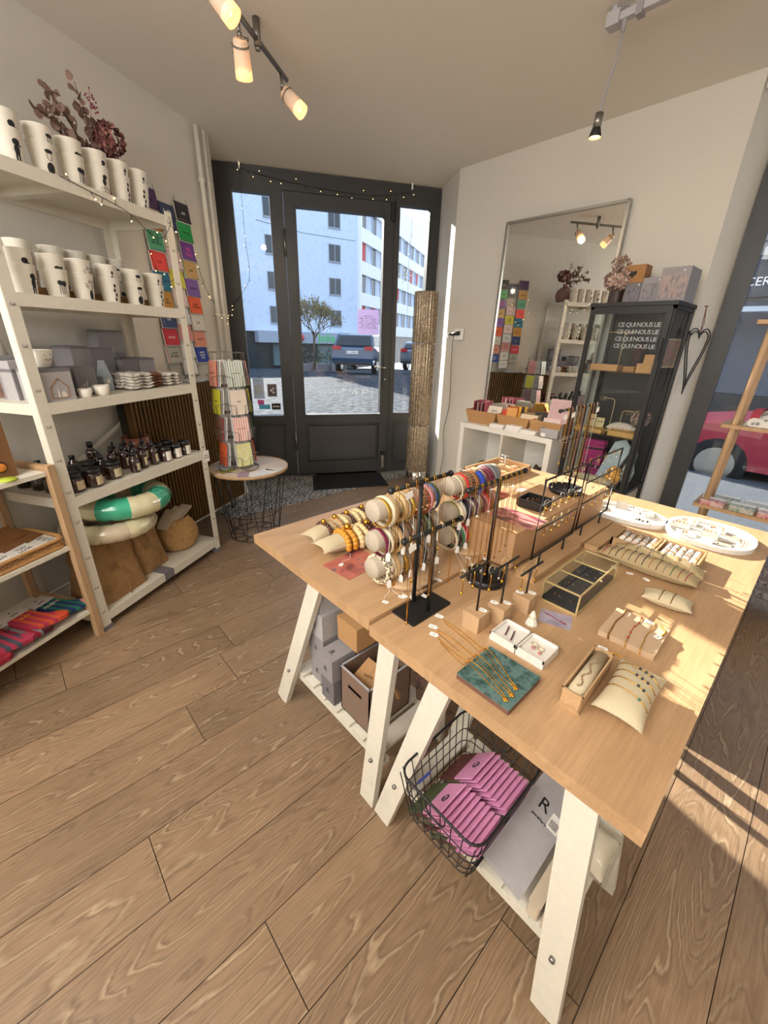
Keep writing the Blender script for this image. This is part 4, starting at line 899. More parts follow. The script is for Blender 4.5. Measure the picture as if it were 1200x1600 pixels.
# ---- two black rectangular earring frames on wooden blocks
for k, (y0, y1, x) in enumerate(((0.492, 0.757, 0.740), (0.800, 1.068, 0.734))):
    w = 'nearer' if k == 0 else 'farther'
    t = thing('earring_rack', (x, (y0+y1)/2, T), 0, '%s of two black wire earring frames standing in long wooden blocks' % w, 'jewellery stand', 'black wire earring frames')
    MB().box((-0.03 if k == 0 else -0.025, -0.15, 0), (0.03, 0.15, 0.022)).build('wooden_base', M_woody, t)
    hw = (y1-y0)/2
    m = MB(); m.tube([(0, -hw, 0.062), (0, hw, 0.062), (0, hw, 0.30), (0, -hw, 0.30)], 0.0032, 8, closed=True)
    for z in (0.225, 0.152): m.rod((0, -hw, z), (0, hw, z), 0.0022, 6)
    for y in (-hw*.6, hw*.6): m.rod((0, y, 0.02), (0, y, 0.062), 0.0032, 8)
    m.build('frame', M_black, t)
    for r_, (z, n) in enumerate(((0.297, 12), (0.223, 15), (0.150, 15))):
        rl = ['top', 'middle', 'bottom'][r_]
        for j in range(n):
            if k == 1 and r_ == 1 and j < 3: continue
            yy = y0 + 0.02 + (y1-y0-0.04)*j/(n-1)
            earring(x, yy, T+z-0.003, 'small earring in the row hanging from the %s rail of the %s wire frame' % (rl, w), 'earrings on the %s rail of the %s wire frame' % (rl, w), (0, 1, 2)[(j+r_) % 3], (M_gold, M_goldwire, M_silver)[(j*2+r_) % 3], 1.15 if r_ else 1.0)
# strap of extra wood block between them
t = thing('wooden_block', (0.79, 0.945, T), 0, 'low wooden bar beside the base of the farther wire frame', 'wood block'); MB().box((-0.022, -0.13, 0), (0.022, 0.13, 0.018)).build('block', M_woody, t)

# ---- glass jewellery case with brass edges
t = thing('jewellery_case', (0.866, 0.55, T), 0, 'brass-edged glass jewellery case lined in black', 'display case')
w, l, h = 0.047, 0.128, 0.058
m = MB()
for sx in (-1, 1):
    for sy in (-1, 1): m.box((sx*w-0.002, sy*l-0.002, 0), (sx*w+0.002, sy*l+0.002, h))
for z in (0.002, h):
    for sx in (-1, 1): m.box((sx*w-0.002, -l, z-0.002), (sx*w+0.002, l, z+0.002))
    for sy in (-1, 1): m.box((-w, sy*l-0.002, z-0.002), (w, sy*l+0.002, z+0.002))
for y in (-l*.33, l*.33): m.box((-w, y-0.0015, h-0.0015), (w, y+0.0015, h+0.0015)); 
m.ball((w+0.003, 0, h-0.008), 0.003, 8, 5); m.build('brass_frame', M_goldwire, t)
m = MB()
for sx in (-1, 1): m.box((sx*w-0.0006, -l, 0.003), (sx*w+0.0006, l, h))
for sy in (-1, 1): m.box((-w, sy*l-0.0006, 0.003), (w, sy*l+0.0006, h))
m.box((-w, -l, h-0.0006), (w, l, h+0.0006)); m.build('glass_panel', M_glassc, t)
MB().box((-w+0.001, -l+0.001, 0.001), (w-0.001, l-0.001, 0.012)).build('black_lining', mat('black_velvet', '17171a', 0.95), t)
for k in range(18):
    r_, c_ = divmod(k, 3); o = earring(0.866-0.026+0.024*c_+random.uniform(-.004, .004), 0.55-0.105+0.042*r_, T+0.0155, 'tiny stud or bar earring pinned to the black lining of the glass case', 'studs pinned in the glass case', 1, (M_gold, M_silver)[k % 2], 0.5); o.rotation_euler = (PI/2, 0, random.uniform(-.5, .5)+.8)

# ---- front of the near table
# cone ring holder
t = thing('ring_cone', (0.856, 0.302, T), 0, 'small white faceted ring cone with a ring on it', 'ring holder')
MB().lathe([(0.001, 0), (0.014, 0), (0.015, 0.004), (0.0035, 0.038), (0.001, 0.040)], (0, 0, 0), 8, 0, smooth=False).build('cone', M_cer, t)
r = MB().torus((0, 0, 0.024), 0.0095, 0.0012, 18, 6).build('ring', M_goldwire, None, (0.856, 0.302, T)); tag(r, 'thin gold ring worn on the white cone', 'ring')
# card with red bracelet
c = flat_card((0.886, 0.368, T), 0.075, 0.058, 0.35, noise_mat('photo_print_lilac', ['8d8494', 'a79fb0', '7a7183'], 14, 0.4, detail=2), 'small grey-lilac card carrying a fine red bracelet', 'postcard')
o = MB().tube(curve([(-0.028, 0.012, 0.0025), (-0.01, 0.005, 0.0025), (0.005, -0.004, 0.0025), (0.025, -0.012, 0.0025)], 6), 0.0009, 5); beads(o, [Vector((0.012, -0.007, 0.003)), Vector((0.024, -0.012, 0.003)), Vector((0.018, -0.012, 0.003)), Vector((-0.02, 0.009, 0.003))], 0.0022)
tag(o.build('bracelet', mat('deep_red_thread', '8c2330', 0.5), None, (0.886, 0.368, T), 0.35), 'fine red beaded bracelet lying on the grey-lilac card', 'bracelet')
# twin white gift trays
for k in range(2):
    t = thing('gift_box', (0.849+0.067*k, 0.216, T), 0, ['white gift box insert with two dark red hairpin earrings', 'white gift box insert with a pair of pink stone drop earrings'][k], 'box', 'open white gift boxes')
    m = MB(); w, l = 0.032, 0.036; m.box((-w, -l, 0), (w, l, 0.014)); 
    for a, b in (((-w, -l, 0.014), (w, -l+0.003, 0.021)), ((-w, l-0.003, 0.014), (w, l, 0.021)), ((-w, -l, 0.014), (-w+0.003, l, 0.021)), ((w-0.003, -l, 0.014), (w, l, 0.021))): m.box(a, b)
    m.build('tray', mat('white_box_card', 'd8d2ca', 0.7), t)
    for j in range(2):
        e = thing('earring', (0.849+0.067*k-0.010+0.018*j, 0.218-0.006*j, T+0.0155), 0.3, [['left', 'right'][j] + ' dark red beaded bar earring in the open white box', ['left', 'right'][j] + ' pink stone hoop drop earring in the open white box'][k], 'earring')
        if k == 0:
            m = MB(); m.tube([(0, -0.017, 0.001), (0, 0.017, 0.001)], 0.0016, 6); beads(m, [Vector((0, -0.017+0.005*q, 0.0015)) for q in range(7)], 0.0021); m.build('bar', mat('garnet_bead', '5c2a36', 0.3), e)
        else:
            MB().torus((0, 0.006, 0.001), 0.007, 0.0009, 18, 5).build('hoop', M_goldwire, e); MB().ball((0, -0.009, 0.002), 0.0045, 8, 6, sc=(1, 1.2, .6)).build('stone', mat('dusty_pink_stone', 'b47a78', 0.3), e)
# slate-green marble board with three necklaces
t = thing('marble_tile', (0.901, 0.086, T), 0, 'glossy blue-green marble display tile under three gold necklaces', 'display tile')
MB().rbox((-0.06, -0.06, 0), (0.06, 0.06, 0.0105), 0.002).build('slab', mat('tile_body', '6b4a3c', 0.8), t)
def marble():
    m = noise_mat('blue_green_marble', ['223836', '3f5c5a', '5c7774', '2b4544'], 45, 0.16, detail=9, bump=.25)
    return m
MB().rbox((-0.06, -0.06, 0.0105), (0.06, 0.06, 0.0135), 0.002).build('polished_face', marble(), t)
def chain_on(pts, label, z=T, m_=None, r=0.0011, pend=None, grp=None, name='necklace', cat='necklace', tagp=None, beadsat=None, beadm=None, wob=True):
    t = thing(name, (0, 0, 0), 0, label, cat, grp); P = curve(pts, 7); mb = MB(); mb.tube(P, r, 5)
    if wob: beads(mb, P, r*1.55, seg=5)
    mb.build('chain', m_ or M_gold, t)
    if pend:
        m = MB(); p = Vector(P[-1]); 
        for q in ((0.0032, 0), (-0.0032, 0), (0, 0.0032), (0, -0.0032)): m.ball((p.x+q[0], p.y+q[1]-0.003, p.z+0.0008), 0.0033, 8, 4, sc=(1, 1, .5))
        m.ball((p.x, p.y-0.003, p.z+0.002), 0.002, 6, 4); m.build('pendant', m_ or M_gold, t)
    if tagp: price_tag(t, tagp[0], tagp[1], 0.012, 0.022)
    if beadsat:
        m = MB()
        for f_ in beadsat: m.ball(P[int(f_*(len(P)-1))] + Vector((0, 0, 0.001)), 0.0026, 8, 5)
        m.build('beads', beadm, t)
    return t
zt = T+0.0152
for k, (x0, xe, ye) in enumerate(((0.72, 0.942, 0.083), (0.745, 0.946, 0.062), (0.75, 0.944, 0.044))):
    sx = [(0.706, 0.150), (0.722, 0.108), (0.742, 0.088)][k]
    chain_on([(sx[0], sx[1], T+0.0015), (0.765, [0.148, 0.112, 0.083][k], T+0.0015), (0.815, [0.14, 0.105, 0.078][k], T+0.0015), (0.834, [0.135, 0.102, 0.076][k], T+0.007), (0.842, [0.132, 0.100, 0.075][k], zt), (0.88, [0.117, 0.092, 0.070][k], zt), (xe-0.02, ye+0.010, zt), (xe, ye, zt)],
             ['gold necklace with clover pendant across the marble tile, farthest of three', 'gold necklace with clover pendant across the middle of the marble tile', 'gold necklace with clover pendant across the marble tile, nearest of three'][k], pend=True, grp='clover necklaces on the marble tile', r=0.0010,
             tagp=((sx[0]-0.016, sx[1]+0.004, T+0.001), 0.3))
    chain_on([(sx[0]+0.01, sx[1]-0.006, T+0.0014), (0.79, sx[1]-0.016, T+0.0014), (0.828, [0.124, 0.090, 0.066][k], T+0.0014), (0.843, [0.122, 0.088, 0.064][k], zt), (xe-0.03, ye+0.004, zt), (xe-0.004, ye-0.001, zt)], 'loose end of gold chain beside the ' + ['farthest', 'middle', 'nearest'][k] + ' clover necklace on the marble tile', grp='clover necklaces on the marble tile', r=0.0008, wob=False)
# oak slot box with beaded bracelet
t = thing('bracelet_box', (1.026, 0.206, T), 0.03, 'narrow open oak box holding a linen roll', 'box')
w, l, h = 0.020, 0.082, 0.043; m = MB(); m.box((-w, -l, 0), (w, l, 0.006))
for a, b in (((-w, -l, 0.006), (w, -l+0.004, h)), ((-w, l-0.004, 0.006), (w, l, h)), ((-w, -l, 0.006), (-w+0.003, l, h)), ((w-0.003, -l, 0.006), (w, l, h))): m.box(a, b)
m.build('wooden_box', M_woody, t)
MB().lathe([(0.001, -0.075), (0.0155, -0.075), (0.0155, 0.075), (0.001, 0.075)], (0, 0, 0), 18, 0, Matrix.Translation((0, 0, 0.027)) @ Matrix.Rotation(PI/2, 4, 'X')).build('linen_roll', M_linen, t)
m = MB(); pts = [Vector((0.004*math.sin(q*1.1), -0.058+0.0072*q, 0.0435)) for q in range(17)]; m.tube(pts, 0.0008, 4); beads(m, pts, 0.0022)
tag(m.build('bracelet', [mat('mauve_gilt_bead', '9a7a5e', 0.3, 0.4)], None, (1.026, 0.206, T), 0.03), 'fine beaded bracelet lying along the linen roll in the oak box', 'bracelet')
# big pillow with four bracelets
def pillow_with(loc, rz, L, W, Hh, label, m_=None):
    t = thing('display_pillow', loc, rz, label, 'cushion', 'jewellery display pillows'); cushion(MB(), L, W, Hh, pinch=0.09).build('cushion', m_ or M_linen, t); t['length'] = L; t['pinch'] = .09; return t
def band_on(pl_, x, W, Hh, label, m_, bead=None, r=0.0009, n=22, skew=0.0, grp=None):
    o = thing('bracelet', pl_.location, pl_.rotation_euler.z, label, 'bracelet', grp); mb = MB(); pts = []
    for k in range(n):
        b = -.97+1.94*k/(n-1); L = pl_['length']; a = 2*x/L; hx = max(0, 1-abs(a)**2.6)**0.62; hy = max(0, 1-abs(b)**2.6)**0.62; pts.append(Vector((x+skew*b, b*W/2*(1-pl_['pinch']*1.4*(1-a*a)), Hh/2+Hh/2*hx*hy+0.0016)))
    mb.tube(pts, r, 5)
    mb.build('chain', m_, o)
    if bead:
        b = MB(); beads(b, [pts[q] + Vector((0, 0, .0008)) for q in bead[0]], bead[2]); b.build('beads', bead[1], o)
    return o
pl = pillow_with((1.097, 0.232, T), math.radians(92), 0.175, 0.085, 0.048, 'large cream linen pillow at the near right, wearing four fine gold bracelets')
M_blackbead = mat('black_bead', '232830', 0.3)
for k, x in enumerate((-0.032, -0.004, 0.022, 0.05)):
    band_on(pl, x, 0.085, 0.048, 'fine gold bracelet on the large cream pillow, %s from its near end' % ordn[k], M_gold, ([5, 8, 11, 14][:(1 if k == 0 else 2 if k == 1 else 3)] , M_blackbead if k else mat('green_bead', '2e6b57', .3), 0.003), skew=0.008, grp='bracelets on the large cream pillow')
# linen-wrapped block with three bracelets
t = thing('display_block', (1.036, 0.455, T), 0.02, 'flat linen-covered block with three bracelets wrapped round it', 'display block')
MB().rbox((-0.059, -0.064, 0), (0.059, 0.064, 0.014), 0.002).build('block', mat('beige_cover_board', 'b89c7f', 0.85, bump=(500, .3)), t)
for k, x in enumerate((0.995, 1.032, 1.062)):
    chain_on([(x+0.008, 0.388, T+0.004), (x+0.006, 0.3895, T+0.0155), (x+0.003, 0.42, T+0.0155), (x, 0.455, T+0.0155), (x+0.003, 0.49, T+0.0155), (x, 0.5205, T+0.0155), (x, 0.5215, T+0.004)], ['plain gold twist bracelet on the linen block, left of three', 'gold bracelet with red beads in the middle of the linen block', 'gold link bracelet on the linen block, right of three'][k],
             grp='bracelets on the linen block', name='bracelet', cat='bracelet', r=0.0009 if k else 0.0013, m_=M_gold if k != 0 else mat('bronze_metal', '94652e', .35, .8), beadsat=[.3, .42, .55, .68, .8] if k == 1 else None, beadm=mat('red_bead', '9c1f2c', .3),
             tagp=((1.052, 0.512, T+0.0155), 0.1) if k == 1 else ((1.082, 0.47, T+0.015), 1.3) if k == 2 else None)
chain_on([(1.075, 0.515, T+0.0155), (1.088, 0.50, T+0.017), (1.086, 0.475, T+0.0155)], 'short heavy gold chain end with a tag on the corner of the linen block', name='bracelet', cat='bracelet', r=0.0016)
chain_on([(1.02, 0.345, T+0.0015), (1.045, 0.352, T+0.0015), (1.05, 0.335, T+0.0015), (1.06, 0.34, T+0.0015), (1.072, 0.345, T+0.0015), (1.075, 0.325, T+0.0015)], 'gold bracelet curled on the table between oak box and pillow', name='bracelet', cat='bracelet', tagp=((1.008, 0.348, T+0.001), .2))
# small pillow
pl = pillow_with((1.053, 0.650, T), math.radians(8), 0.115, 0.062, 0.038, 'small cream linen pillow with two gold bracelets, behind the linen block')
for k, x in enumerate((-0.014, 0.012)): band_on(pl, x, 0.062, 0.038, '%s of two thin gold bracelets on the small cream pillow' % ['left', 'right'][k], mat('bronze_metal', '94652e', .35, .8), r=0.0011, skew=0.004, grp='bracelets on the small cream pillow')
# two long rolls with many cord bracelets
pr1 = thing('bracelet_roll', (0.958, 0.800, T), math.radians(0), 'long tan linen bolster full of cord bracelets, the nearer one', 'cushion', 'tan linen bolsters')
cushion(MB(), 0.27, 0.064, 0.052, n=16, pinch=.03).build('cushion', M_linend, pr1); pr1['length'] = .27; pr1['pinch'] = .03
pr2 = thing('bracelet_roll', (0.968, 0.862, T), math.radians(2), 'long tan linen bolster behind, beside the ring trays', 'cushion', 'tan linen bolsters')
cushion(MB(), 0.25, 0.056, 0.052, n=16, pinch=.03).build('cushion', M_linend, pr2); pr2['length'] = .25; pr2['pinch'] = .03
cc = [('red', 'b03040'), ('dark brown', '4b3222'), ('black', '2a2624'), ('gold', '94652e'), ('grey', '5a5552'), ('plum', '5e3346'), ('navy', '1e2740'), ('ochre', 'a9772f'), ('brown', '6c4a2c'), ('silver', '8b867c'), ('green', '2e5a38'), ('rust', '8e4a2a'), ('crimson', '9c2436')]
for k, (nm, cx_) in enumerate(cc): band_on(pr1, -0.115+0.0185*k, 0.064, 0.052, '%s cord bracelet round the nearer tan bolster, %s from its left end' % (nm, ordn[min(k, 13)]), mat('cord_'+nm.replace(' ', '_'), cx_, .6), r=0.0011, skew=0.003, grp='cord bracelets on the nearer bolster')
for k, (nm, cx_) in enumerate(cc[3:9]): band_on(pr2, -0.09+0.035*k, 0.056, 0.052, '%s cord bracelet round the rear tan bolster, %s from its left end' % (nm, ordn[k]), mat('cord_'+nm.replace(' ', '_'), cx_, .6), r=0.0010, grp='cord bracelets on the rear bolster')
for k in range(3): price_tag(pr1, (-0.07+0.045*k, -0.045, 0.0006), random.uniform(-.8, .8), 0.012, 0.02)

# ---- two wooden trays of ring rolls
for k in range(2):
    x0, x1, y0, y1 = (0.818, 0.942, 0.905, 1.035) if k == 0 else (0.946, 1.066, 0.900, 1.035)
    w = ['left', 'right'][k]
    t = thing('ring_tray', ((x0+x1)/2, (y0+y1)/2, T), 0, '%s one of two shallow wooden trays lined with white ring rolls' % w, 'tray', 'wooden ring trays')
    a, b = (x1-x0)/2, (y1-y0)/2; m = MB(); m.box((-a, -b, 0), (a, b, 0.005))
    for p, q in (((-a, -b, 0.005), (a, -b+0.006, 0.032)), ((-a, b-0.006, 0.005), (a, b, 0.032)), ((-a, -b, 0.005), (-a+0.006, b, 0.032)), ((a-0.006, -b, 0.005), (a, b, 0.032))): m.box(p, q)
    m.build('wooden_tray', M_woody, t)
    for j in range(5):
        x = -a + 0.02 + (2*a-0.04)*j/4
        MB().lathe([(0.001, -b+0.01), (0.009, -b+0.01), (0.009, b-0.01), (0.001, b-0.01)], (0, 0, 0), 12, 0, Matrix.Translation((x, 0, 0.019)) @ Matrix.Rotation(PI/2, 4, 'X')).build('ring_roll', mat('white_plush', 'ded8d0', 0.95), t)
    for j in range(14):
        x = (x0+x1)/2 - a + 0.02 + (2*a-0.04)*(j % 5)/4; o = bpy.data.objects.new('ring', ring_cache.setdefault('ring%d' % (j % 3), MB().torus((0, 0, 0), 0.0098, 0.0011, 14, 5, 0, Matrix.Rotation(PI/2, 4, 'X')).mesh('ring', [(M_gold, M_silver, mat('copper_metal', 'c4835a', .3, .9))[j % 3]]))); COL.objects.link(o)
        o.location = (x, y0+0.025+0.035*(j//5)+random.uniform(-.006, .006), T+0.0195); tag(o, 'thin ring slotted on the white rolls of the %s wooden tray' % w, 'ring', 'rings in the %s wooden tray' % w)
# ---- two white plaster trays with little boxes
def oval(cx, cy, rx, ry, rot=0, n=40, p=2.4):
    out = []
    for k in range(n):
        a = 2*PI*k/n; c, s = math.cos(a), math.sin(a); x = rx*math.copysign(abs(c)**(2/p), c); y = ry*math.copysign(abs(s)**(2/p), s)
        out.append((cx+x*math.cos(rot)-y*math.sin(rot), cy+x*math.sin(rot)+y*math.cos(rot)))
    return out
M_plaster = mat('white_plaster', 'd6d2cb', 0.6)
for k, (cx, cy, rx, ry, rot) in enumerate(((0.755, 1.235, 0.148, 0.095, 0.06), (1.030, 1.272, 0.135, 0.135, 0.05))):
    w = ['left', 'right'][k]
    t = thing('plaster_tray', (cx, cy, T), rot, '%s of two white oval plaster trays at the far end of the table' % w, 'tray', 'white plaster trays')
    m = MB(); m.prism(oval(0, 0, rx*.97, ry*.97), 0, 0.006); O = oval(0, 0, rx, ry); I = oval(0, 0, rx*.90, ry*.90); n = len(O)
    vs = [(x, y, 0) for x, y in O] + [(x, y, 0.017) for x, y in O] + [(x, y, 0.017) for x, y in I] + [(x, y, 0.006) for x, y in I]
    m.add(vs, [(i+a*n, (i+1) % n+a*n, (i+1) % n+(a+1)*n, i+(a+1)*n) for a in range(3) for i in range(n)], 0, False)
    for q in (-0.3, 0.0, 0.3): m.box((-rx*.7, q*ry-0.002, 0.006), (rx*.7, q*ry+0.002, 0.0085))
    m.build('tray', M_plaster, t)
def mini_box(x, y, z, rz, w, l, h, label, lid=False, content=None, tilt=0):
    t = thing('ring_box', (x, y, z), 0, label, 'box', 'small boxes on the plaster trays', rot=(tilt, 0, rz)); m = MB(); m.box((-w, -l, 0), (w, l, h*0.6))
    for p, q in (((-w, -l, h*.6), (w, -l+0.002, h)), ((-w, l-0.002, h*.6), (w, l, h)), ((-w, -l, h*.6), (-w+0.002, l, h)), ((w-0.002, -l, h*.6), (w, l, h))): m.box(p, q)
    m.build('tray', mat('white_box_card', 'd8d2ca', 0.7), t)
    if content:
        b = MB(); 
        for q in range(content[1]): b.ball((-w*.5+w*q/max(1, content[1]-1), random.uniform(-.3, .3)*l, h*.6+0.003), 0.0045, 7, 5, 0)
        b.build('earrings', content[0], t)
    return t
zp = T+0.0085
mini_box(0.835, 1.185, zp, 0.0, 0.028, 0.016, 0.010, 'open box of black-lined rings on the left plaster tray', content=(M_blackbead, 3))
mini_box(0.72, 1.30, zp, 0.3, 0.022, 0.02, 0.012, 'white box tipped up at the back of the left plaster tray', tilt=0.7)
mini_box(0.775, 1.305, zp, -0.3, 0.024, 0.018, 0.010, 'crumpled white box right of the tipped one on the left plaster tray', content=(M_silver, 2))
mini_box(0.82, 1.29, zp, 0.5, 0.02, 0.02, 0.016, 'white knotted pouch box at the right end of the left plaster tray')
M_peach = mat('peach_gold_stone', 'd8935a', 0.3, .3)
for k, (x, y, h, n, lb) in enumerate(((0.945, 1.275, 0.018, 3, 'white box of orange flower earrings, front left on the right plaster tray'), (0.955, 1.335, 0.010, 2, 'flat white box at the back left of the right plaster tray'), (1.035, 1.255, 0.020, 3, 'white box of gold shell earrings in the middle of the right plaster tray'),
        (1.045, 1.335, 0.010, 2, 'white box at the back middle of the right plaster tray'), (0.985, 1.205, 0.008, 1, 'low white box at the front of the right plaster tray'), (1.03, 1.19, 0.008, 0, 'empty low white box front middle of the right plaster tray'))):
    mini_box(x, y, zp, 0.05, 0.026, 0.022, h, lb, content=(M_peach, n) if n else None)
for k, (x, y) in enumerate(((1.095, 1.30), (1.085, 1.215))):
    c = flat_card((x, y, zp), 0.04, 0.045, .1, mat('taupe_card', 'a79a88', .8), ['taupe square card at the back right of the right plaster tray', 'taupe square card at the front right of the right plaster tray'][k], 'jewellery_card')
for k in range(4):
    x = 1.12+0.009*k; chain_on([(x, 1.22+.004*k, zp+0.001), (x+0.003, 1.27, zp+0.001), (x, 1.32, zp+0.001)], 'thin gold chain laid across the right end of the plaster tray, %s of four' % ordn[k], name='bracelet', cat='bracelet', r=0.0008, grp='chains on the right plaster tray', wob=False)

# ---- far left part of the table: open wood tray, acrylic riser, cards
t = thing('compartment_tray', (0.115, 1.30, U), 0.0, 'shallow wooden tray with inner dividers at the far corner of the table', 'tray')
a, b = 0.10, 0.16; m = MB(); m.box((-a, -b, 0), (a, b, 0.004))
for p, q in (((-a, -b, 0.004), (a, -b+0.006, 0.03)), ((-a, b-0.006, 0.004), (a, b, 0.03)), ((-a, -b, 0.004), (-a+0.006, b, 0.03)), ((a-0.006, -b, 0.004), (a, b, 0.03)), ((-a, 0.04, 0.004), (a, 0.045, 0.022)), ((-0.03, -b, 0.004), (-0.026, 0.04, 0.022))): m.box(p, q)
m.build('wooden_tray', M_woody, t)
for k, (x, y) in enumerate(((0.06, 1.22), (0.14, 1.20), (0.16, 1.27), (0.09, 1.38), (0.15, 1.40))):
    o = MB().box((-0.016, -0.012, 0), (0.016, 0.012, 0.016)).build('wooden_block', M_pine, None, (x, y, U+0.005), 0.3*k); tag(o, 'small wooden block in the compartment tray, ' + ['front left', 'front middle', 'front right', 'back left', 'back right'][k], 'wood block', 'blocks in the compartment tray')
t = thing('clear_riser', (0.14, 1.315, U+0.005), 0.3, 'clear branched ring stand standing in the compartment tray', 'ring holder')
m = MB().rod((0, 0, 0), (0, 0, 0.085), 0.0025, 6)
for q in (0.05, 0.07, 0.085): m.rod((-0.022, 0, q), (0.022, 0, q), 0.0018, 6)
m.build('stand', M_silver, t)
t = thing('clear_riser', (0.42, 0.98, U), 0, 'low clear acrylic riser with small cards on it, left of the riser box', 'stand')
m = MB(); m.box((-0.06, -0.14, 0.028), (0.06, 0.14, 0.031)); 
for p, q in (((-0.06, -0.14, 0), (-0.057, 0.14, 0.028)), ((0.057, -0.14, 0), (0.06, 0.14, 0.028))): m.box(p, q)
m.build('riser', M_clear, t)
for k, (x, y, w, l, col, lb, zz) in enumerate(((0.345, 0.90, .05, .06, 'e6e2dc', 'white card of tiny studs beside the orange hoops', 0), (0.40, 1.06, .06, .05, 'd9b3a8', 'pale pink card with a clear ring on the acrylic riser', .0315), (0.43, 0.93, .05, .05, 'c8ccd2', 'grey-blue card lying on the acrylic riser', .0315), (0.27, 1.15, .06, .05, 'cbb894', 'tan paper square left of the acrylic riser', 0), (0.45, 1.18, .07, .05, 'dcd9d6', 'white card at the far side behind the riser box', 0), (0.30, 0.80, .07, .05, 'd8d5ce', 'white card on the table between orange hoops and bracelet stand', 0))):
    flat_card((x, y, U+zz), w, l, .3*k, mat('card_%d' % k, col, .7), lb, 'jewellery_card')
for k, c_ in enumerate((('orange', 'd35a1e'), ('coral pink', 'd86a6a'))):
    o = MB().torus((0, 0, 0.012), 0.022, 0.0075-0.001*k, 24, 8, 0).build('hoop_earring', mat('resin_'+c_[0].replace(' ', '_'), c_[1], .15, trans=.2), None, (0.335+0.016*k, 0.99-0.02*k, U-0.0035+0.0005*k+(0.011 if k else 0))); tag(o, 'chunky %s resin bangle on the far table beside the clear riser' % c_[0], 'bracelet')
t = thing('jewellery_block', (0.55, 1.25, U), 0.4, 'pale wooden block with a hanging ring at the far end of the riser box', 'wood block'); MB().box((-0.03, -0.025, 0), (0.03, 0.025, 0.05)).build('block', M_pine, t)
MB().torus((0.034, 0, 0.03), 0.016, 0.001, 20, 5, 0, Matrix.Rotation(PI/2, 4, 'X')).build('ring', M_gold, t)

# ================================================================== under the tables
ZS = 0.179
def lidded_box(x0, x1, y0, y1, z, h, m_, label, lid=0.35, rz=0, name='gift_box', cat='box', grp=None, logo=True):
    cx, cy = (x0+x1)/2, (y0+y1)/2; a, b = (x1-x0)/2, (y1-y0)/2
    t = thing(name, (cx, cy, z), rz, label, cat, grp)
    MB().box((-a+0.001, -b+0.001, 0), (a-0.001, b-0.001, h*(1-lid)+0.0005)).build('box', m_, t)
    MB().box((-a, -b, h*(1-lid)), (a, b, h)).build('lid', m_, t)
    if logo: text('R', 0.026, mat('grey_logo_ink', '55515a', .7), t, (0, -b-0.0004, h*.45), (PI/2, 0, 0))
    return t
lidded_box(0.263, 0.337, 0.075, 0.17, ZS, 0.105, M_greyd, 'dark grey gift box, bottom of the front stack under the far table', .3, grp='grey gift boxes under the far table')
b = lidded_box(0.26, 0.338, 0.07, 0.168, ZS+0.106, 0.095, M_grey, 'grey gift box with logo on its lid, top of the front under-table stack', .3, grp='grey gift boxes under the far table')
text('R', 0.03, M_ink, b, (0, -0.02, 0.0955), (0, 0, 0)); 
lidded_box(0.160, 0.238, 0.10, 0.19, ZS, 0.105, M_grey, 'grey gift box, lowest of the left stack under the far table', .3, grp='grey gift boxes under the far table')
lidded_box(0.152, 0.246, 0.10, 0.19, ZS+0.106, 0.103, M_grey, 'grey gift box, second up in the left stack under the far table', .3, grp='grey gift boxes under the far table')
lidded_box(0.152, 0.247, 0.098, 0.19, ZS+0.210, 0.105, M_greyl, 'pale grey gift box with string, third up in the left stack under the far table', .3, grp='grey gift boxes under the far table')
lidded_box(0.165, 0.235, 0.102, 0.18, ZS+0.316, 0.075, M_greyl, 'pale grey gift box, topmost of the left stack under the far table', .3, grp='grey gift boxes under the far table')
lidded_box(0.262, 0.345, 0.178, 0.29, ZS, 0.212, M_greyd, 'tall grey carton behind the front stack, under the kraft box', .2, grp=None, logo=False)
k_ = lidded_box(0.262, 0.369, 0.150, 0.29, ZS+0.213, 0.095, M_kraft, 'square kraft gift box above the grey cartons under the far table', .28, logo=False)
# woven box with kraft cartons
t = thing('storage_box', (0.426, 0.188, ZS), 0, 'brown woven-look open storage box with a slot handle under the far table', 'storage box')
a, b, h = 0.073, 0.093, 0.185; m = MB()
M_wov = stripe_mat('brown_ribbed_weave', ['7b6455', '8f7768', '6b5447'], 'X', 0.0022, 0.8); M_wov2 = stripe_mat('brown_ribbed_weave_side', ['7b6455', '8f7768', '6b5447'], 'Y', 0.0022, 0.8)
m.box((-a, -b, 0), (a, b, 0.004), 0)
m.box((-a, b-0.004, 0), (a, b, h), 0); m.box((-a, -b, 0), (-a+0.004, b, h), 1); m.box((a-0.004, -b, 0), (a, b, h), 1)
sl = ((-0.035, 0.035), (h*.62, h*.72))
m.box((-a, -b, 0), (a, -b+0.004, sl[1][0])); m.box((-a, -b, sl[1][1]), (a, -b+0.004, h)); m.box((-a, -b, sl[1][0]), (sl[0][0], -b+0.004, sl[1][1])); m.box((sl[0][1], -b, sl[1][0]), (a, -b+0.004, sl[1][1]))
m.build('box', [M_wov, M_wov2], t)
m = MB()
for p, q in (((-a-.001, -b-.001, h), (a+.001, -b+0.005, h+0.003)), ((-a-.001, b-0.005, h), (a+.001, b+.001, h+0.003)), ((-a-.001, -b, h), (-a+0.005, b, h+0.003)), ((a-0.005, -b, h), (a+.001, b, h+0.003))): m.box(p, q)
m.build('rim', M_greyl, t)
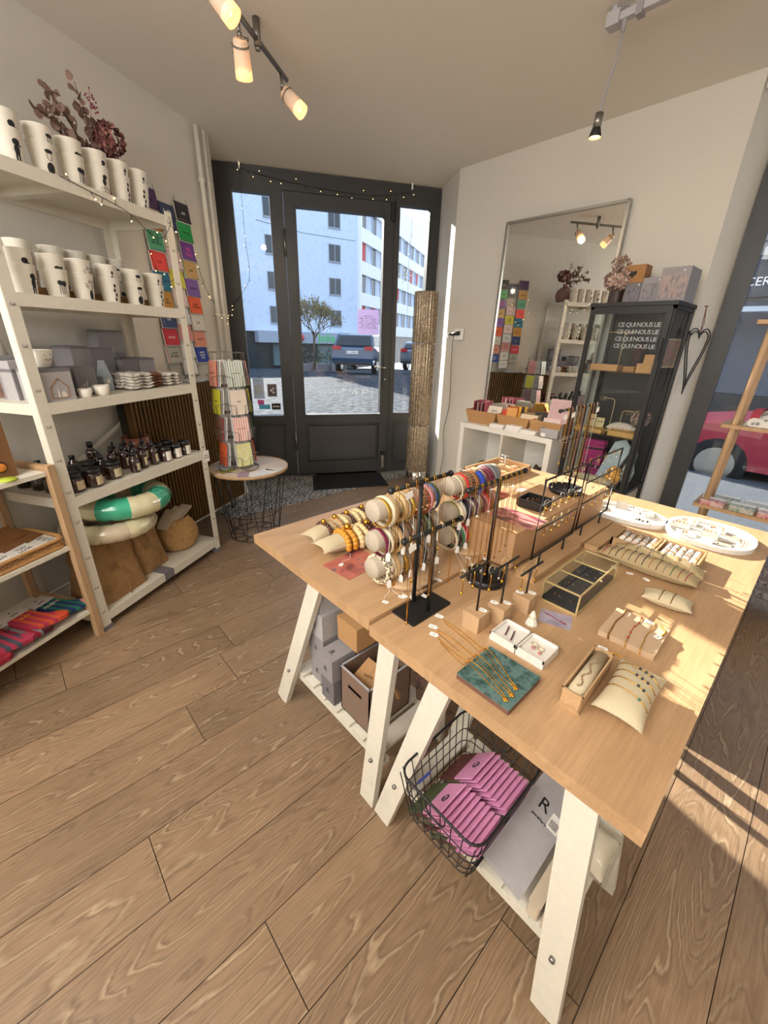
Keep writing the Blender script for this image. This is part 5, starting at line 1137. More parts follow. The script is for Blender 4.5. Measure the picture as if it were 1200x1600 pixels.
for k, (x, y, z, rot, s, lb) in enumerate(((0.405, 0.175, ZS+0.10, (0.35, 0.25, 0.2), (.085, .10, .10), 'kraft carton tilted at the front of the woven storage box'), (0.455, 0.225, ZS+0.105, (0.2, -0.3, 0.5), (.07, .075, .075), 'smaller kraft carton tilted at the back of the woven storage box'))):
    t = thing('kraft_carton', (x, y, z), 0, lb, 'box', 'kraft cartons in the woven box', rot=rot); MB().box((-s[0]/2, -s[1]/2, -s[2]/2), (s[0]/2, s[1]/2, s[2]/2)).build('box', M_kraft, t); MB().box((-0.0008, -s[1]/2-0.0006, -s[2]/2), (0.0008, s[1]/2+0.0006, s[2]/2+0.0006)).build('seam', M_kraftd, t)
    text('jewels', 0.013, M_ink, t, (0, 0.0, s[2]/2+0.0008), (0, 0, .2))
t = thing('picture_frame', (0.55, 0.33, ZS), 0.2, 'dark patterned card leaning behind the woven box', 'card'); MB().box((-0.05, -0.003, 0), (0.05, 0.003, 0.16), 0, Matrix.Rotation(0.15, 4, 'X')).build('card', noise_mat('dark_floral_print', ['3a2a26', '7a5a50', '2a2422'], 40, .6), t)

# ---- wire basket of pink packets
bk = thing('wire_basket', (0.853, 0.135, ZS), 0, 'black wire basket of pink-carded packets under the near table', 'basket')
a, b, h = 0.120, 0.145, 0.185; ab, bb = 0.095, 0.12
def rrect(a, b, r, z, n=4):
    out = []
    for cx, cy, a0 in ((a-r, b-r, 0), (-a+r, b-r, 90), (-a+r, -b+r, 180), (a-r, -b+r, 270)):
        for k in range(n+1):
            t_ = math.radians(a0+90*k/n); out.append((cx+r*math.cos(t_), cy+r*math.sin(t_), z))
    return out
mb = MB(); mb.tube(rrect(a, b, 0.035, h), 0.0032, 6, closed=True); 
for z in (0.012, 0.045, 0.085, 0.125): f_ = z/h; mb.tube(rrect(ab+(a-ab)*f_, bb+(b-bb)*f_, 0.03, z), 0.0015, 5, closed=True)
for k in range(8):
    x = -0.09+0.0257*k
    for s in (-1, 1): mb.tube([(x*a/ab, s*b, h), (x, s*bb, 0.015), (x, s*(bb-0.012), 0.003)], 0.0015, 5)
    mb.rod((x, -bb+0.012, 0.003), (x, bb-0.012, 0.003), 0.0015, 5)
for k in range(9):
    y = -0.115+0.0288*k*0.98
    for s in (-1, 1): mb.tube([(s*a, y*b/bb*0.93, h), (s*ab, y*0.93, 0.015), (s*(ab-0.012), y*.93, 0.003)], 0.0015, 5)
mb.build('wire_cage', M_black, bk)
for s in (-1, 1):
    m = MB(); yy = s*b; pts = [(-0.03, yy, h), (-0.028, yy-s*0.004, h-0.035), (-0.015, yy-s*.006, h-0.05), (0.015, yy-s*.006, h-0.05), (0.028, yy-s*.004, h-0.035), (0.03, yy, h)]
    m.tube(curve(pts, 4), 0.002, 5); m.build('handle', M_black, bk)
M_pink = mat('pink_card', 'd892bb', 0.6)
M_stem = noise_mat('dried_herb_mix', ['5b6340', '6a4038', '4a4238', '78684c'], 60, .8)
def packet(loc, rot, label, grp, mcol):
    t = thing('incense_packet', loc, 0, label, 'packet', grp, rot=rot)
    MB().box((-0.055, -0.002, 0.05), (0.055, 0.002, 0.125)).build('card_header', M_pink, t)
    MB().box((-0.054, -0.0035, -0.02), (0.054, 0.0035, 0.05)).build('contents', mcol, t)
    return t
for r_ in range(2):
    n = 9
    for k in range(n):
        y = 0.05+0.0155*k + (0.0 if r_ == 0 else 0.03)
        x = 0.905-0.006*0 if r_ == 0 else 0.80
        # rows lean backwards; row 0 is the one along the front edge, row 1 behind
        loc = (0.768 + 0.0132*k, (0.068 if r_ == 0 else 0.200) + .004*(k % 2), 0.216);
        p = packet(loc, (0.0, 0.85, PI/2), '', 'pink-carded packets in the wire basket', noise_mat('herb_pack_%d' % ((k+r_) % 3), [['5b6340', '3c4a30'], ['7a3a34', '4a2a28'], ['8a7a5c', '5c5040']][(k+r_) % 3], 80, .7))
        p.rotation_euler = Euler((-0.72 - .012*k, 0, -PI/2)); 
        p['label'] = 'pink-carded packet in the %s row of the wire basket, %s from the left' % (['front', 'rear'][r_], ordn[k]); 
        if k == 0:
            l = MB(); l.lathe([(0.0001, 0), (.012, 0), (.012, .0006), (.0001, .0006)], (0, 0, 0), 20, 0, Matrix.Translation((0, -0.0022, 0.095)) @ Matrix.Rotation(PI/2, 4, 'X')); l.build('logo_disc', M_ink, p); text('JM', 0.014, M_pink, p, (0, -0.0032, 0.095), (PI/2, 0, 0), 'logo_letters')
            p['label'] = 'first pink-carded packet with black round logo, leftmost in the %s row of the wire basket' % ['front', 'rear'][r_]
t = thing('plastic_sachet', (0.765, 0.065, 0.27), 0, 'crumpled clear sachet with blue print in the basket corner', 'packet', rot=(-0.5, 0.1, PI/2)); m = MB(); m.grid(6, 6, lambda u, v: (0.09*(u-.5), 0.006*math.sin(9*u+7*v), 0.11*(v-.3))); m.build('film', M_clear, t); MB().box((-0.03, -0.008, 0.02), (0.02, -0.007, 0.028)).build('print', mat('blue_ink', '3a4f9c', .6), t)
# grey folder and wrapped bars right of the basket
t = thing('gift_bag', (0.985, 0.205, ZS+0.024), 0, 'large flat grey paper bag with logo and barcode label beside the wire basket', 'bag', rot=(0, -0.0, 0))
t.rotation_euler = (0, math.radians(14), 0); t.location = (1.003, 0.215, 0.232)
MB().box((-0.05, -0.155, -0.008), (0.055, 0.165, 0.008)).build('bag', M_greyl, t); text('R', 0.05, M_ink, t, (-0.005, 0.06, 0.009), (0, 0, 0)); text('jewellery', 0.012, M_ink, t, (0.0, 0.02, 0.009), (0, 0, 0))
m = MB(); m.box((0.02, 0.02, 0.0082), (0.05, 0.065, 0.0088)); 
for k in range(7): m.box((0.024+0.0032*k, 0.026, 0.0088), (0.0256+0.0032*k, 0.048, 0.0090), 1)
m.build('barcode_label', [M_paper, M_ink], t)
for k in range(2):
    t = thing('wrapped_bar', (1.084+0.034*k, 0.175, ZS+0.001), 0, ['left', 'right'][k] + ' one of two long cellophane-wrapped pale bars beside the front leg', 'packet', 'cellophane-wrapped bars')
    MB().rbox((-0.014, -0.105, 0), (0.014, 0.105, 0.05), 0.006).build('bar', mat('pale_bar', 'c9b9a4', .6), t); m = MB(); m.grid(6, 16, lambda u, v: (0.034*(u-.5)*(1+.1*math.sin(20*v)), 0.23*(v-.5), 0.054+0.004*math.sin(30*v+5*u))); m.build('cellophane', M_clear, t)
t = thing('plastic_bag', (1.135, 0.25, ZS+0.052), 0, 'bulging clear plastic bag at the right end of the trestle shelf', 'bag'); cushion(MB(), 0.09, 0.14, 0.10).build('film', M_clear, t); cushion(MB(), 0.07, 0.12, 0.08).build('contents', mat('cream_filling', 'd8cdb8', .8), t)
# ================================================================== left side: steel shelving, wooden rack, card racks, side table
# shelf frame of reference: +x along the shelf towards the door (tS), +y into the wall (nS)
rzS = math.atan2(tS.y, tS.x)
def SP(x, y, z=0.0): return F0 + tS*x + nS*y + Vector((0, 0, z))   # note: local +y of an object turned by rzS is +90deg from tS = nS
Ls, Ds = 0.8536, 0.40
sh = thing('shelving_unit', F0, rzS, 'tall white punched-steel shelving unit against the left wall, holding cups, boxes and bottles', 'shelving')
for x in (0.0, Ls):
    for y in (0.0, Ds):
        s = 1 if x == 0 else -1; q = 1 if y == 0 else -1; m = MB()
        m.box((x-0.022 if s > 0 else x-0.022, y-0.0015, 0.005), (x+0.022, y+0.0015, 1.915)); xx = x-0.022 if s > 0 else x+0.022
        m.box((xx-0.0015, min(y, y+q*0.035), 0.005), (xx+0.0015, max(y, y+q*0.035), 1.915))
        m.rbox((x-0.026, y-0.008 if q > 0 else y-0.03, 0), (x+0.026, y+0.03 if q > 0 else y+0.008, 0.02), 0.004, 1)
        for z in (0.10, 0.24, 0.40, 0.58, 0.72, 0.86, 1.0, 1.14, 1.30, 1.44, 1.60, 1.75, 1.87):
            yy = y - 0.0018*q
            m.torus((x, yy-q*0.0005, z), 0.009, 0.0014, 12, 4, 2, Matrix.Identity(4) if False else None) if False else m.tube([(x+0.009*math.cos(a), yy, z+0.009*math.sin(a)) for a in (-.7, 0, .7)], 0.0014, 4, 2); m.tube([(x+0.009*math.cos(a), yy, z+0.009*math.sin(a)) for a in (PI-.7, PI, PI+.7)], 0.0014, 4, 2)
            m.rod((x, yy, z-0.002), (x, yy-0.002*q, z-0.002), 0.003, 6, 2)
        m.build('upright', [M_white, M_greyd, mat('grey_hole_mark', '6f6b66', .5)], sh)  # grey arcs and dots mark the punched holes
levels = (0.085, 0.69, 1.09, 1.48, 1.897)
for z in levels:
    m = MB(); m.box((-0.02, 0.002, z-0.003), (Ls+0.02, Ds-0.002, z)); m.box((-0.021, -0.001, z-0.045), (Ls+0.021, 0.002, z)); m.box((-0.021, Ds-0.002, z-0.045), (Ls+0.021, Ds+0.001, z))
    m.box((-0.02, 0.0, z-0.045), (-0.018, Ds, z)); m.box((Ls+0.018, 0.0, z-0.045), (Ls+0.02, Ds, z))
    m.box((0.35, 0.01, z-0.035), (0.40, Ds-0.01, z-0.003)); m.build('shelf_board', M_white, sh)
m = MB(); m.beam((Ls-0.02, Ds, 0.69), (0.1, Ds, 0.25), 0.002, 0.022, 0, up=(0, 0, 1)); m.beam((Ls-0.02, Ds+.003, 0.94), (0.35, Ds+.003, 0.70), 0.002, 0.022, 0, up=(0, 0, 1)); m.build('cross_brace', M_white, sh)

# shelf price card hanging from the front right upright, and paper label on the floor board
t = thing('label_card', SP(Ls+0.01, -0.006, 0.66), rzS, 'small white handwritten price card clipped on the right upright of the steel shelving', 'label'); MB().box((-0.028, -0.001, -0.035), (0.028, 0.0, 0.035)).build('card', M_paper, t); text('soins\nnaturels', 0.014, M_ink, t, (0, -0.0012, 0), (PI/2, 0, 0))
t = thing('label_card', SP(0.42, 0.03, 0.088), rzS, 'grey folded leaflet hanging over the front edge of the lowest steel shelf', 'label'); m = MB(); m.box((-0.035, 0, 0), (0.035, 0.06, 0.001)); m.box((-0.035, -0.035, -0.045), (0.035, -0.034, 0.001)); m.box((-0.035, -0.035, 0), (0.035, 0.0, 0.001)); m.build('leaflet', M_greyd, t)

# --- cups
CUP = {}
def cup_mesh(k):
    if k in CUP: return CUP[k]
    m = MB(); m.lathe([(0.001, 0.002), (0.032, 0.0), (0.034, 0.003), (0.0455, 0.098), (0.047, 0.10), (0.0432, 0.10), (0.0322, 0.006), (0.001, 0.005)], (0, 0, 0), 24)
    # printed line drawing, a different one for each design, on the outside facing the room
    rnd = random.Random(k)
    def on(a, z): r = 0.0342 + 0.0115*(z-0.003)/0.095 + 0.0006; return (r*math.cos(a), r*math.sin(a), z)
    a0 = -PI/2 + (0.75 if True else 0)
    def patch(ac, zc, w, h, n=10):
        w *= 1.35; h *= 1.3; pts = [on(ac + w*math.cos(2*PI*i/n)/0.034, zc + h*math.sin(2*PI*i/n)) for i in range(n)]; c = on(ac, zc)
        m.add(pts + [c], [(i, (i+1) % n, n) for i in range(n)], 1)
    d = k % 6
    if d == 0:     # standing girl with dark hair
        patch(a0, 0.060, .007, .008); patch(a0, 0.038, .006, .013); patch(a0-.12, 0.018, .002, .012); patch(a0+.12, 0.018, .002, .012); patch(a0+.3, 0.052, .004, .002)
    elif d == 1:   # two heads and dots
        patch(a0-.18, 0.052, .006, .007); patch(a0+.18, 0.050, .006, .008); m.tube([on(a0-.3, .012), on(a0-.28, .04), on(a0-.1, .043), on(a0-.06, .012)], .0008, 4, 1); m.tube([on(a0+.3, .012), on(a0+.28, .04), on(a0+.1, .043), on(a0+.06, .012)], .0008, 4, 1)
    elif d == 2:   # dandelion of dots
        for q in range(34): r_ = rnd.random()**.5; a_ = rnd.uniform(0, 6.3); patch(a0+.5*r_*math.cos(a_), .056+.02*r_*math.sin(a_), .0013, .0013, 5)
        patch(a0, .02, .006, .014)
    elif d == 3:   # man with dark hair and vest
        patch(a0, .072, .008, .005); m.tube([on(a0-.2, .068), on(a0-.18, .05), on(a0, .044), on(a0+.18, .05), on(a0+.2, .068)], .0008, 4, 1); patch(a0, .022, .009, .014); 
    elif d == 4:   # bicycle
        for ac in (a0-.25, a0+.25): m.tube([on(ac+.22*math.cos(t_*PI/6), .018+.009*math.sin(t_*PI/6)) for t_ in range(12)], .0006, 4, 1, closed=True)
        m.tube([on(a0-.25, .018), on(a0, .032), on(a0+.25, .018)], .0008, 4, 1); patch(a0, .045, .005, .010); patch(a0+.1, .062, .006, .006)
    else:          # little figures in a column
        for q in range(4): patch(a0+.1*math.sin(q*2), .014+.018*q, .003, .006)
    CUP[k] = m.mesh('cup', [M_cer, M_ink]); return CUP[k]
desN = ['a standing girl', 'two heads', 'a dotted dandelion', 'a vested man', 'a bicycle', 'small figures']
def cup(x, y, z, k, label, grp):
    o = bpy.data.objects.new('cup', cup_mesh(k)); COL.objects.link(o); p = SP(x, y, z); o.location = p; o.rotation_euler = (0, 0, rzS - 0.75 + random.uniform(-.25, .25)); return tag(o, label, 'cup', grp)
top = [(0.185, 0.06, 1, 0), (0.305, 0.06, 2, 3), (0.42, 0.058, 3, 1), (0.53, 0.055, 4, 4), (0.64, 0.055, 5, 5), (0.745, 0.055, 6, 5)]
pos7 = ['first', 'second', 'third', 'fourth', 'fifth', 'sixth', 'seventh']
for i, (x, y, n_, d) in enumerate(top):
    for lv in range(2):
        cup(x+0.001*lv, y, levels[4]+0.05*lv, d, 'cup with %s on the top shelf, %s of stack %s from left' % (desN[d], ['lower', 'upper'][lv], pos7[i]), 'white printed cups on the top shelf')
for i, (x, y, d) in enumerate(((0.11, 0.065, 0), (0.235, 0.065, 1), (0.345, 0.06, 2), (0.475, 0.058, 5), (0.61, 0.055, 3), (0.74, 0.055, 5))):
    for lv in range(2):
        cup(x, y, levels[3]+0.05*lv, d, 'cup with %s on the second shelf front, %s of stack %s' % (desN[d], ['lower', 'upper'][lv], pos7[i]), 'white printed cups at the front of the second shelf')
for i, (x, d) in enumerate(((0.215, 0), (0.345, 1), (0.45, 2), (0.55, 0), (0.65, 1))):
    for lv in range(3):
        cup(x, 0.19, levels[3]+0.05*lv, d, 'cup with %s, second shelf back row, %s of stack %s' % (desN[d], ['lowest', 'middle', 'top'][lv], pos7[i]), 'white printed cups at the back of the second shelf')
# kraft trays behind the cups on shelf two
for i, (x0, x1) in enumerate(((0.12, 0.42), (0.44, 0.78))):
    t = thing('kraft_tray', SP((x0+x1)/2, 0.135, levels[3]), rzS, ['left', 'right'][i] + ' one of two kraft card strips standing between the cup rows on the second shelf', 'box', 'kraft strips on the second shelf'); MB().box((-(x1-x0)/2, -0.02, 0), ((x1-x0)/2, 0.012, 0.035)).build('box', M_kraftd, t)
# vase with dried flowers
t = thing('flower_vase', SP(0.74, 0.27, levels[4]), rzS, 'round blush glass vase of dried flowers on top of the steel shelving', 'vase')
mv = clear_glass('blush_glass', (0.80, 0.62, 0.58), 1.45)
m = MB(); M = Matrix.Translation((0, 0, 0.10)); m.lathe([(0.001, 0.0), (0.05, 0.0), (0.085, 0.03), (0.105, 0.09), (0.09, 0.145), (0.05, 0.18), (0.03, 0.185), (0.03, 0.215), (0.034, 0.22), (0.026, 0.215), (0.026, 0.185), (0.045, 0.177), (0.084, 0.143), (0.099, 0.09), (0.08, 0.035), (0.001, 0.008)], (0, 0, 0), 30); m.build('vase', mat('blush_ceramic_glass', 'b98f86', 0.15, trans=0.55), t)
rnd = random.Random(5); m = MB(); l = MB()
def euca(p0, p1, n):
    P = curve([p0, (Vector(p0)+Vector(p1))/2 + Vector((rnd.uniform(-.03, .03), 0, .03)), p1], 8); m.tube(P, 0.0016, 4)
    for k in range(4, len(P), 2):
        for s in (-1, 1):
            c = P[k] + Vector((rnd.uniform(-.02, .02), rnd.uniform(-.02, .02), rnd.uniform(-.018, .018))); R_ = rnd.uniform(.014, .022)
            l.add([(R_*math.cos(a), R_*.8*math.sin(a), 0.003*math.cos(2*a)) for a in [q*PI/4 for q in range(8)]], [tuple(range(8))], 0, False, Matrix.Translation(c) @ Euler((rnd.uniform(0, 6), rnd.uniform(0, 6), 0)).to_matrix().to_4x4())
for p1 in ((-0.24, -0.06, 0.36), (-0.28, -0.05, 0.28), (-0.12, -0.10, 0.42), (-0.16, 0.0, 0.38), (-0.05, -0.05, 0.36), (-.20, -.02, .30)): euca((0, 0, 0.16), p1, 8)
m.build('stem', mat('dry_brown_stem', '4d3a30', .9), t); l.build('leaves', mat('dry_mauve_leaf', '7a6055', .85), t)
def hydrangea(parent, c, R_, n, cols, name='flower_head'):
    h = MB()
    for k in range(n):
        a = rnd.uniform(0, 2*PI); b = rnd.uniform(-1, 1); r_ = R_*rnd.uniform(.75, 1.0); s = math.sqrt(1-b*b); p = Vector((r_*s*math.cos(a), r_*s*math.sin(a), r_*b*.8)) + Vector(c); q = R_*.3
        E_ = Vector((s*math.cos(a), s*math.sin(a), b)).to_track_quat('Z', 'Y').to_matrix().to_4x4()
        for j in range(4):
            h.add([(0, 0, 0), (q*.6, q*.35, .003), (q, 0, .006), (q*.6, -q*.35, .003)], [(0, 1, 2, 3)], rnd.randrange(len(cols)), False, Matrix.Translation(p) @ E_ @ Matrix.Rotation(j*PI/2+rnd.uniform(-.3, .3), 4, 'Z') @ Matrix.Rotation(rnd.uniform(-.6, .2), 4, 'Y'))
    return h.build(name, [mat('petal_'+c_, c_, .9) for c_ in cols], parent)
hydrangea(t, (0.065, -0.03, 0.30), 0.075, 130, ['7a4a44', '93605a', '5f3835'])
h = MB()
for k in range(26): h.ball((0.0+rnd.gauss(0, .012), -0.05+rnd.gauss(0, .01), 0.37+0.004*k*.7+rnd.gauss(0, .008)), 0.004, 6, 4)
h.tube([(0, 0, .2), (0, -.05, .46)], .0012, 4); h.build('berry_spray', mat('crimson_berry', '8a3148', .7), t)
t = thing('flower_bouquet', SP(0.03, 0.20, levels[4]), rzS, 'pinkish vase with brown dried flowers at the left edge, beyond the cups', 'flowers'); MB().lathe([(.001, 0), (.045, 0), (.07, .06), (.05, .13), (.03, .15), (.001, .15)], (0, 0, 0), 22).build('vase', mat('blush_ceramic_glass', 'b98f86', 0.15, trans=0.55), t); MB().rod((0, 0, 0), (0, 0, 0.34), .004).build('stem', mat('dry_brown_stem', '4d3a30', .9), t); hydrangea(t, (0, 0, 0.40), 0.06, 60, ['7a4a44', '8a6a50'])

# --- shelf three: grey gift boxes, small cups, folded cloths
Z3 = levels[2]
def gbox(x, y, w, d, h, m_, label, rz=0, z=Z3, motif=None, tilt=0):
    t = thing('gift_box', SP(x, y, z), rzS+rz, label, 'box', 'grey gift boxes on the third shelf'); MB().box((-w/2, -d/2, 0), (w/2, d/2, h)).build('box', m_, t); MB().box((-w/2-.0006, -d/2-.0006, h-0.012), (w/2+.0006, d/2+.0006, h+.0004)).build('lid_edge', M_greyd, t)
    if motif == 'house':
        k = MB(); q = [(-0.035, 0.012), (-0.035, 0.055), (0, 0.088), (0.035, 0.055), (0.035, 0.012)]; k.tube([(a, -d/2-.001, b) for a, b in q], 0.0022, 5, closed=True); k.build('house_print', M_kraftd, t)
        k = MB(); k.prism([(-0.012, .014), (-0.002, .014), (-0.007, .055)], 0, .001, 0, Matrix.Translation((0, -d/2-.0004, 0)) @ Matrix.Rotation(PI/2, 4, 'X')); k.build('tree_print', M_cer, t); k = MB(); k.prism([(0.004, .014), (0.024, .014), (0.024, .03), (0.014, .038), (0.004, .03)], 0, .001, 0, Matrix.Translation((0, -d/2-.0004, 0)) @ Matrix.Rotation(PI/2, 4, 'X')); k.build('figure_print', M_cer, t)
    elif motif == 'roof':
        k = MB(); k.prism([(-w*.2, h*.1), (w*.2, h*.1), (w*.2, h*.45), (0, h*.7), (-w*.2, h*.45)], 0, .001, 0, Matrix.Translation((0, -d/2-.0004, 0)) @ Matrix.Rotation(PI/2, 4, 'X')); k.build('house_print', M_greyl, t)
    elif motif == 'sketch':
        k = MB()
        for q in range(5): k.box((-w*.35+q*w*.14, -d/2-.0015, h*.15), (-w*.28+q*w*.14, -d/2-.0005, h*(.35+.07*(q % 3))))
        k.build('sketch_print', M_greyl, t)
    return t
gbox(0.095, 0.075, 0.125, 0.12, 0.125, M_greyl, 'pale grey gift box with a little house drawing, front of the third shelf', motif='house')
gbox(0.085, 0.20, 0.12, 0.10, 0.12, M_grey, 'grey gift box behind the house-print box on the third shelf')
gbox(0.275, 0.15, 0.10, 0.14, 0.118, M_greyd, 'dark grey narrow gift box right of the house-print one', motif='sketch')
gbox(0.395, 0.29, 0.085, 0.12, 0.20, M_grey, 'tall grey box at the back, left of the slanting steel post')
gbox(0.50, 0.265, 0.125, 0.10, 0.19, M_greyd, 'tall dark grey gift box behind the paper house', motif='sketch')
gbox(0.665, 0.355, 0.155, 0.06, 0.275, M_grey, 'tallest grey gift box with a pale house print at the back of the third shelf', motif='roof')
gbox(0.625, 0.245, 0.105, 0.12, 0.135, M_greyd, 'low dark grey gift box in front of the steel back post')
gbox(0.735, 0.245, 0.105, 0.12, 0.14, M_grey, 'low grey gift box at the right, behind the folded cloths')
t = thing('ceramic_bowl', SP(0.10, 0.08, Z3+0.1265), rzS, 'white cup with a smiling moon face standing on the house-print box', 'bowl')
MB().lathe([(0.001, 0), (0.024, 0), (0.03, 0.006), (0.048, 0.068), (0.045, 0.068), (0.027, 0.008), (0.001, 0.006)], (0, 0, 0), 26).build('bowl', M_cer, t)
m = MB(); m.tube([(-0.012+0.006*q, -0.0415+0.0006*abs(q-2), 0.034-0.004*math.sin(q*PI/4)) for q in range(5)], .0011, 4); m.ball((-.014, -.044, .05), .002, 5, 4); m.ball((.012, -.045, .052), .002, 5, 4); m.build('face_print', M_ink, t)
t = thing('paper_house', SP(0.43, 0.155, Z3), rzS, 'small steep white-windowed grey ceramic house before the dark grey box', 'ornament'); m = MB(); m.prism([(-0.025, 0), (0.025, 0), (0.025, 0.06), (0, 0.14), (-0.025, 0.06)], -0.02, 0.02, 0, Matrix.Rotation(PI/2, 4, 'X')); m.build('house', mat('blue_grey_ceramic', '9aa3ac', .5), t); MB().box((-.008, -.0215, .035), (.008, -.02, .055)).build('window', M_cer, t)
for i, (x, y, s, lb) in enumerate(((0.215, 0.035, 0.8, 'small white espresso cup with handle, left of two before the grey boxes'), (0.30, 0.038, 0.95, 'small white espresso cup with handle, right of two before the grey boxes'))):
    t = thing('espresso_cup', SP(x, y, Z3), rzS+0.2, lb, 'cup', 'espresso cups on the third shelf'); m = MB(); m.lathe([(0.001, 0), (0.026*s, 0), (0.03*s, 0.004), (0.034*s, 0.045*s), (0.031*s, 0.045*s), (0.027*s, 0.006), (0.001, 0.005)], (0, 0, 0), 22); m.build('cup', M_cer, t)
    h = MB(); h.torus((0.042*s, 0, 0.03*s), 0.015*s, 0.003*s, 16, 6, 0, Matrix.Translation((0, 0, 0)) @ Matrix.Translation((0.042*s, 0, 0.03*s)) @ Matrix.Rotation(PI/2, 4, 'X') @ Matrix.Translation((-0.042*s, 0, -0.03*s))); h.build('handle', M_cer, t)
M_print = noise_mat('black_spotted_cloth', ['e6e0d6', 'e6e0d6', '3a3634'], 55, .9, detail=1)
def cloth(x, y, z, w, d, th, m_, label, grp, rz=0):
    t = thing('folded_cloth', SP(x, y, z), rzS+rz, label, 'cloth', grp); m = MB()
    def f(sg):
        def g(u, v): a, b = 2*u-1, 2*v-1; e = max(0, 1-abs(a)**6)**.5*max(0, 1-abs(b)**6)**.5; return (a*w/2*(1+.03*math.sin(7*b)), b*d/2*(1+.04*math.sin(5*a)), th/2+sg*th/2*e + .003*math.sin(6*a+4*b))
        return g
    m.grid(10, 8, f(1)); o = len(m.f); m.grid(10, 8, f(-1)); 
    for k in range(o, len(m.f)): m.f[k] = m.f[k][::-1]
    m.build('cloth', m_, t); return t
for i in range(5): cloth(0.545+.006*(i % 2), 0.115, Z3+0.003+0.0145*i, 0.16-.004*i, 0.16, 0.018, M_print, 'folded black-spotted white tea towel in the left pile, %s from the bottom' % pos7[i], 'folded tea towels on the third shelf', .05*(i % 3))
for i in range(4): cloth(0.665, 0.125, Z3+0.003+0.0165*i, 0.075, 0.13, 0.019, mat('rust_brown_cloth', '7b4f35', .9) if i != 1 else mat('tan_brown_cloth', '96694a', .9), 'brown folded napkin between the tea towel piles, %s from the bottom' % pos7[i], 'brown napkins on the third shelf', .03*i)
for i in range(4): cloth(0.765, 0.12, Z3+0.003+0.015*i, 0.10, 0.15, 0.018, M_print, 'folded black-spotted white tea towel in the right pile, %s from the bottom' % pos7[i], 'folded tea towels on the third shelf', -.05*(i % 3))
for i, (x, y, z, h, lb) in enumerate(((.075, .285, Z3, 0.085, 'grey tea light box with photo print at the left shelf end, lower one'), (.075, .285, Z3+0.0855, 0.08, 'grey tea light box with photo print at the left shelf end, upper one'), (.075, .185, Z3, 0.15, 'blank blue-grey carton behind the left front upright'))):
    t = thing('gift_box', SP(x, y, z), rzS-PI/2, lb, 'box'); MB().box((-0.09 if i < 2 else -.03, -0.05, 0), (0.06 if i < 2 else .03, 0.05, h)).build('box', M_grey if i < 2 else M_greyl, t)
    if i < 2:
        MB().box((-0.005, -0.0512, 0.006), (0.056, -0.05, h-.006)).build('photo_print', noise_mat('brown_tealight_photo', ['3d302b', '6e5148', '8d6c58'], 45, .6), t); m = MB()
        for q in range(6): m.box((-0.082+0.026*(q % 3), -0.0512, 0.012+0.033*(q//3)), (-0.064+0.026*(q % 3), -0.05, 0.034+0.033*(q//3)))
        m.build('icon_print', M_cer, t)
t = thing('porcelain_light', SP(.08, .31, Z3+0.166), rzS, 'white tapered porcelain light standing on the tea light boxes at the left edge', 'ornament'); MB().lathe([(0.001, 0), (.05, 0), (.035, .09), (.001, .09)], (0, 0, 0), 20).build('shade', M_cer, t)

# --- shelf four: amber bottles and jars
Z4 = levels[1]
M_amber = mat('amber_glass', '2c1710', 0.12, coat=1.0); M_lab = mat('cream_label', 'cdbd9c', .7); M_cap = mat('black_cap', '151414', .35); M_labw = mat('white_label', 'e3ddd4', .7)
def curved_label(mb, R_, z0, z1, a=0.85, mi=1, c=-PI/2+.45, n=10):
    vs = []; 
    for i in range(n+1):
        t_ = c-a+2*a*i/n; vs += [(R_*math.cos(t_), R_*math.sin(t_), z0), (R_*math.cos(t_), R_*math.sin(t_), z1)]
    mb.add(vs, [(2*i, 2*i+2, 2*i+3, 2*i+1) for i in range(n)], mi, True)
def bottle_proto(kind):
    parts = []
    b = MB()
    if kind == 'spray':
        b.lathe([(0.001, 0), (.021, 0), (.022, .003), (.022, .075), (.019, .085), (.010, .094), (.009, .10), (.001, .10)], (0, 0, 0), 20); cap = MB().lathe([(.001, .10), (.0105, .10), (.0105, .115), (.0065, .118), (.0065, .132), (.001, .133)], (0, 0, 0), 14); lab = MB(); curved_label(lab, .0225, .018, .06, mi=0); H_ = .13
    elif kind == 'bottle':
        b.lathe([(0.001, 0), (.024, 0), (.025, .003), (.025, .06), (.02, .072), (.011, .08), (.011, .086), (.001, .086)], (0, 0, 0), 20); cap = MB().lathe([(.001, .086), (.0125, .086), (.0125, .102), (.001, .102)], (0, 0, 0), 16); lab = MB(); curved_label(lab, .0255, .012, .048, mi=0)
    elif kind == 'jar':
        b.lathe([(0.001, 0), (.036, 0), (.038, .003), (.038, .062), (.036, .066), (.001, .066)], (0, 0, 0), 26); cap = MB().lathe([(.001, .066), (.0375, .066), (.0385, .068), (.0385, .084), (.037, .086), (.001, .086)], (0, 0, 0), 26); lab = MB(); curved_label(lab, .0385, .012, .052, .75, mi=0)
    elif kind == 'whitejar':
        b.lathe([(0.001, 0), (.030, 0), (.032, .003), (.032, .062), (.001, .064)], (0, 0, 0), 24); cap = MB().lathe([(.001, .064), (.032, .064), (.0325, .066), (.0325, .082), (.001, .084)], (0, 0, 0), 24); lab = MB(); curved_label(lab, .0325, .006, .058, 1.1, mi=0)
    elif kind == 'tall':
        b.lathe([(0.001, 0), (.026, 0), (.027, .003), (.027, .10), (.022, .112), (.012, .122), (.012, .128), (.001, .128)], (0, 0, 0), 20); cap = MB().lathe([(.001, .128), (.014, .128), (.014, .150), (.011, .152), (.001, .152)], (0, 0, 0), 16); lab = MB(); curved_label(lab, .0275, .02, .075, mi=0)
    return b, cap, lab
BP = {}
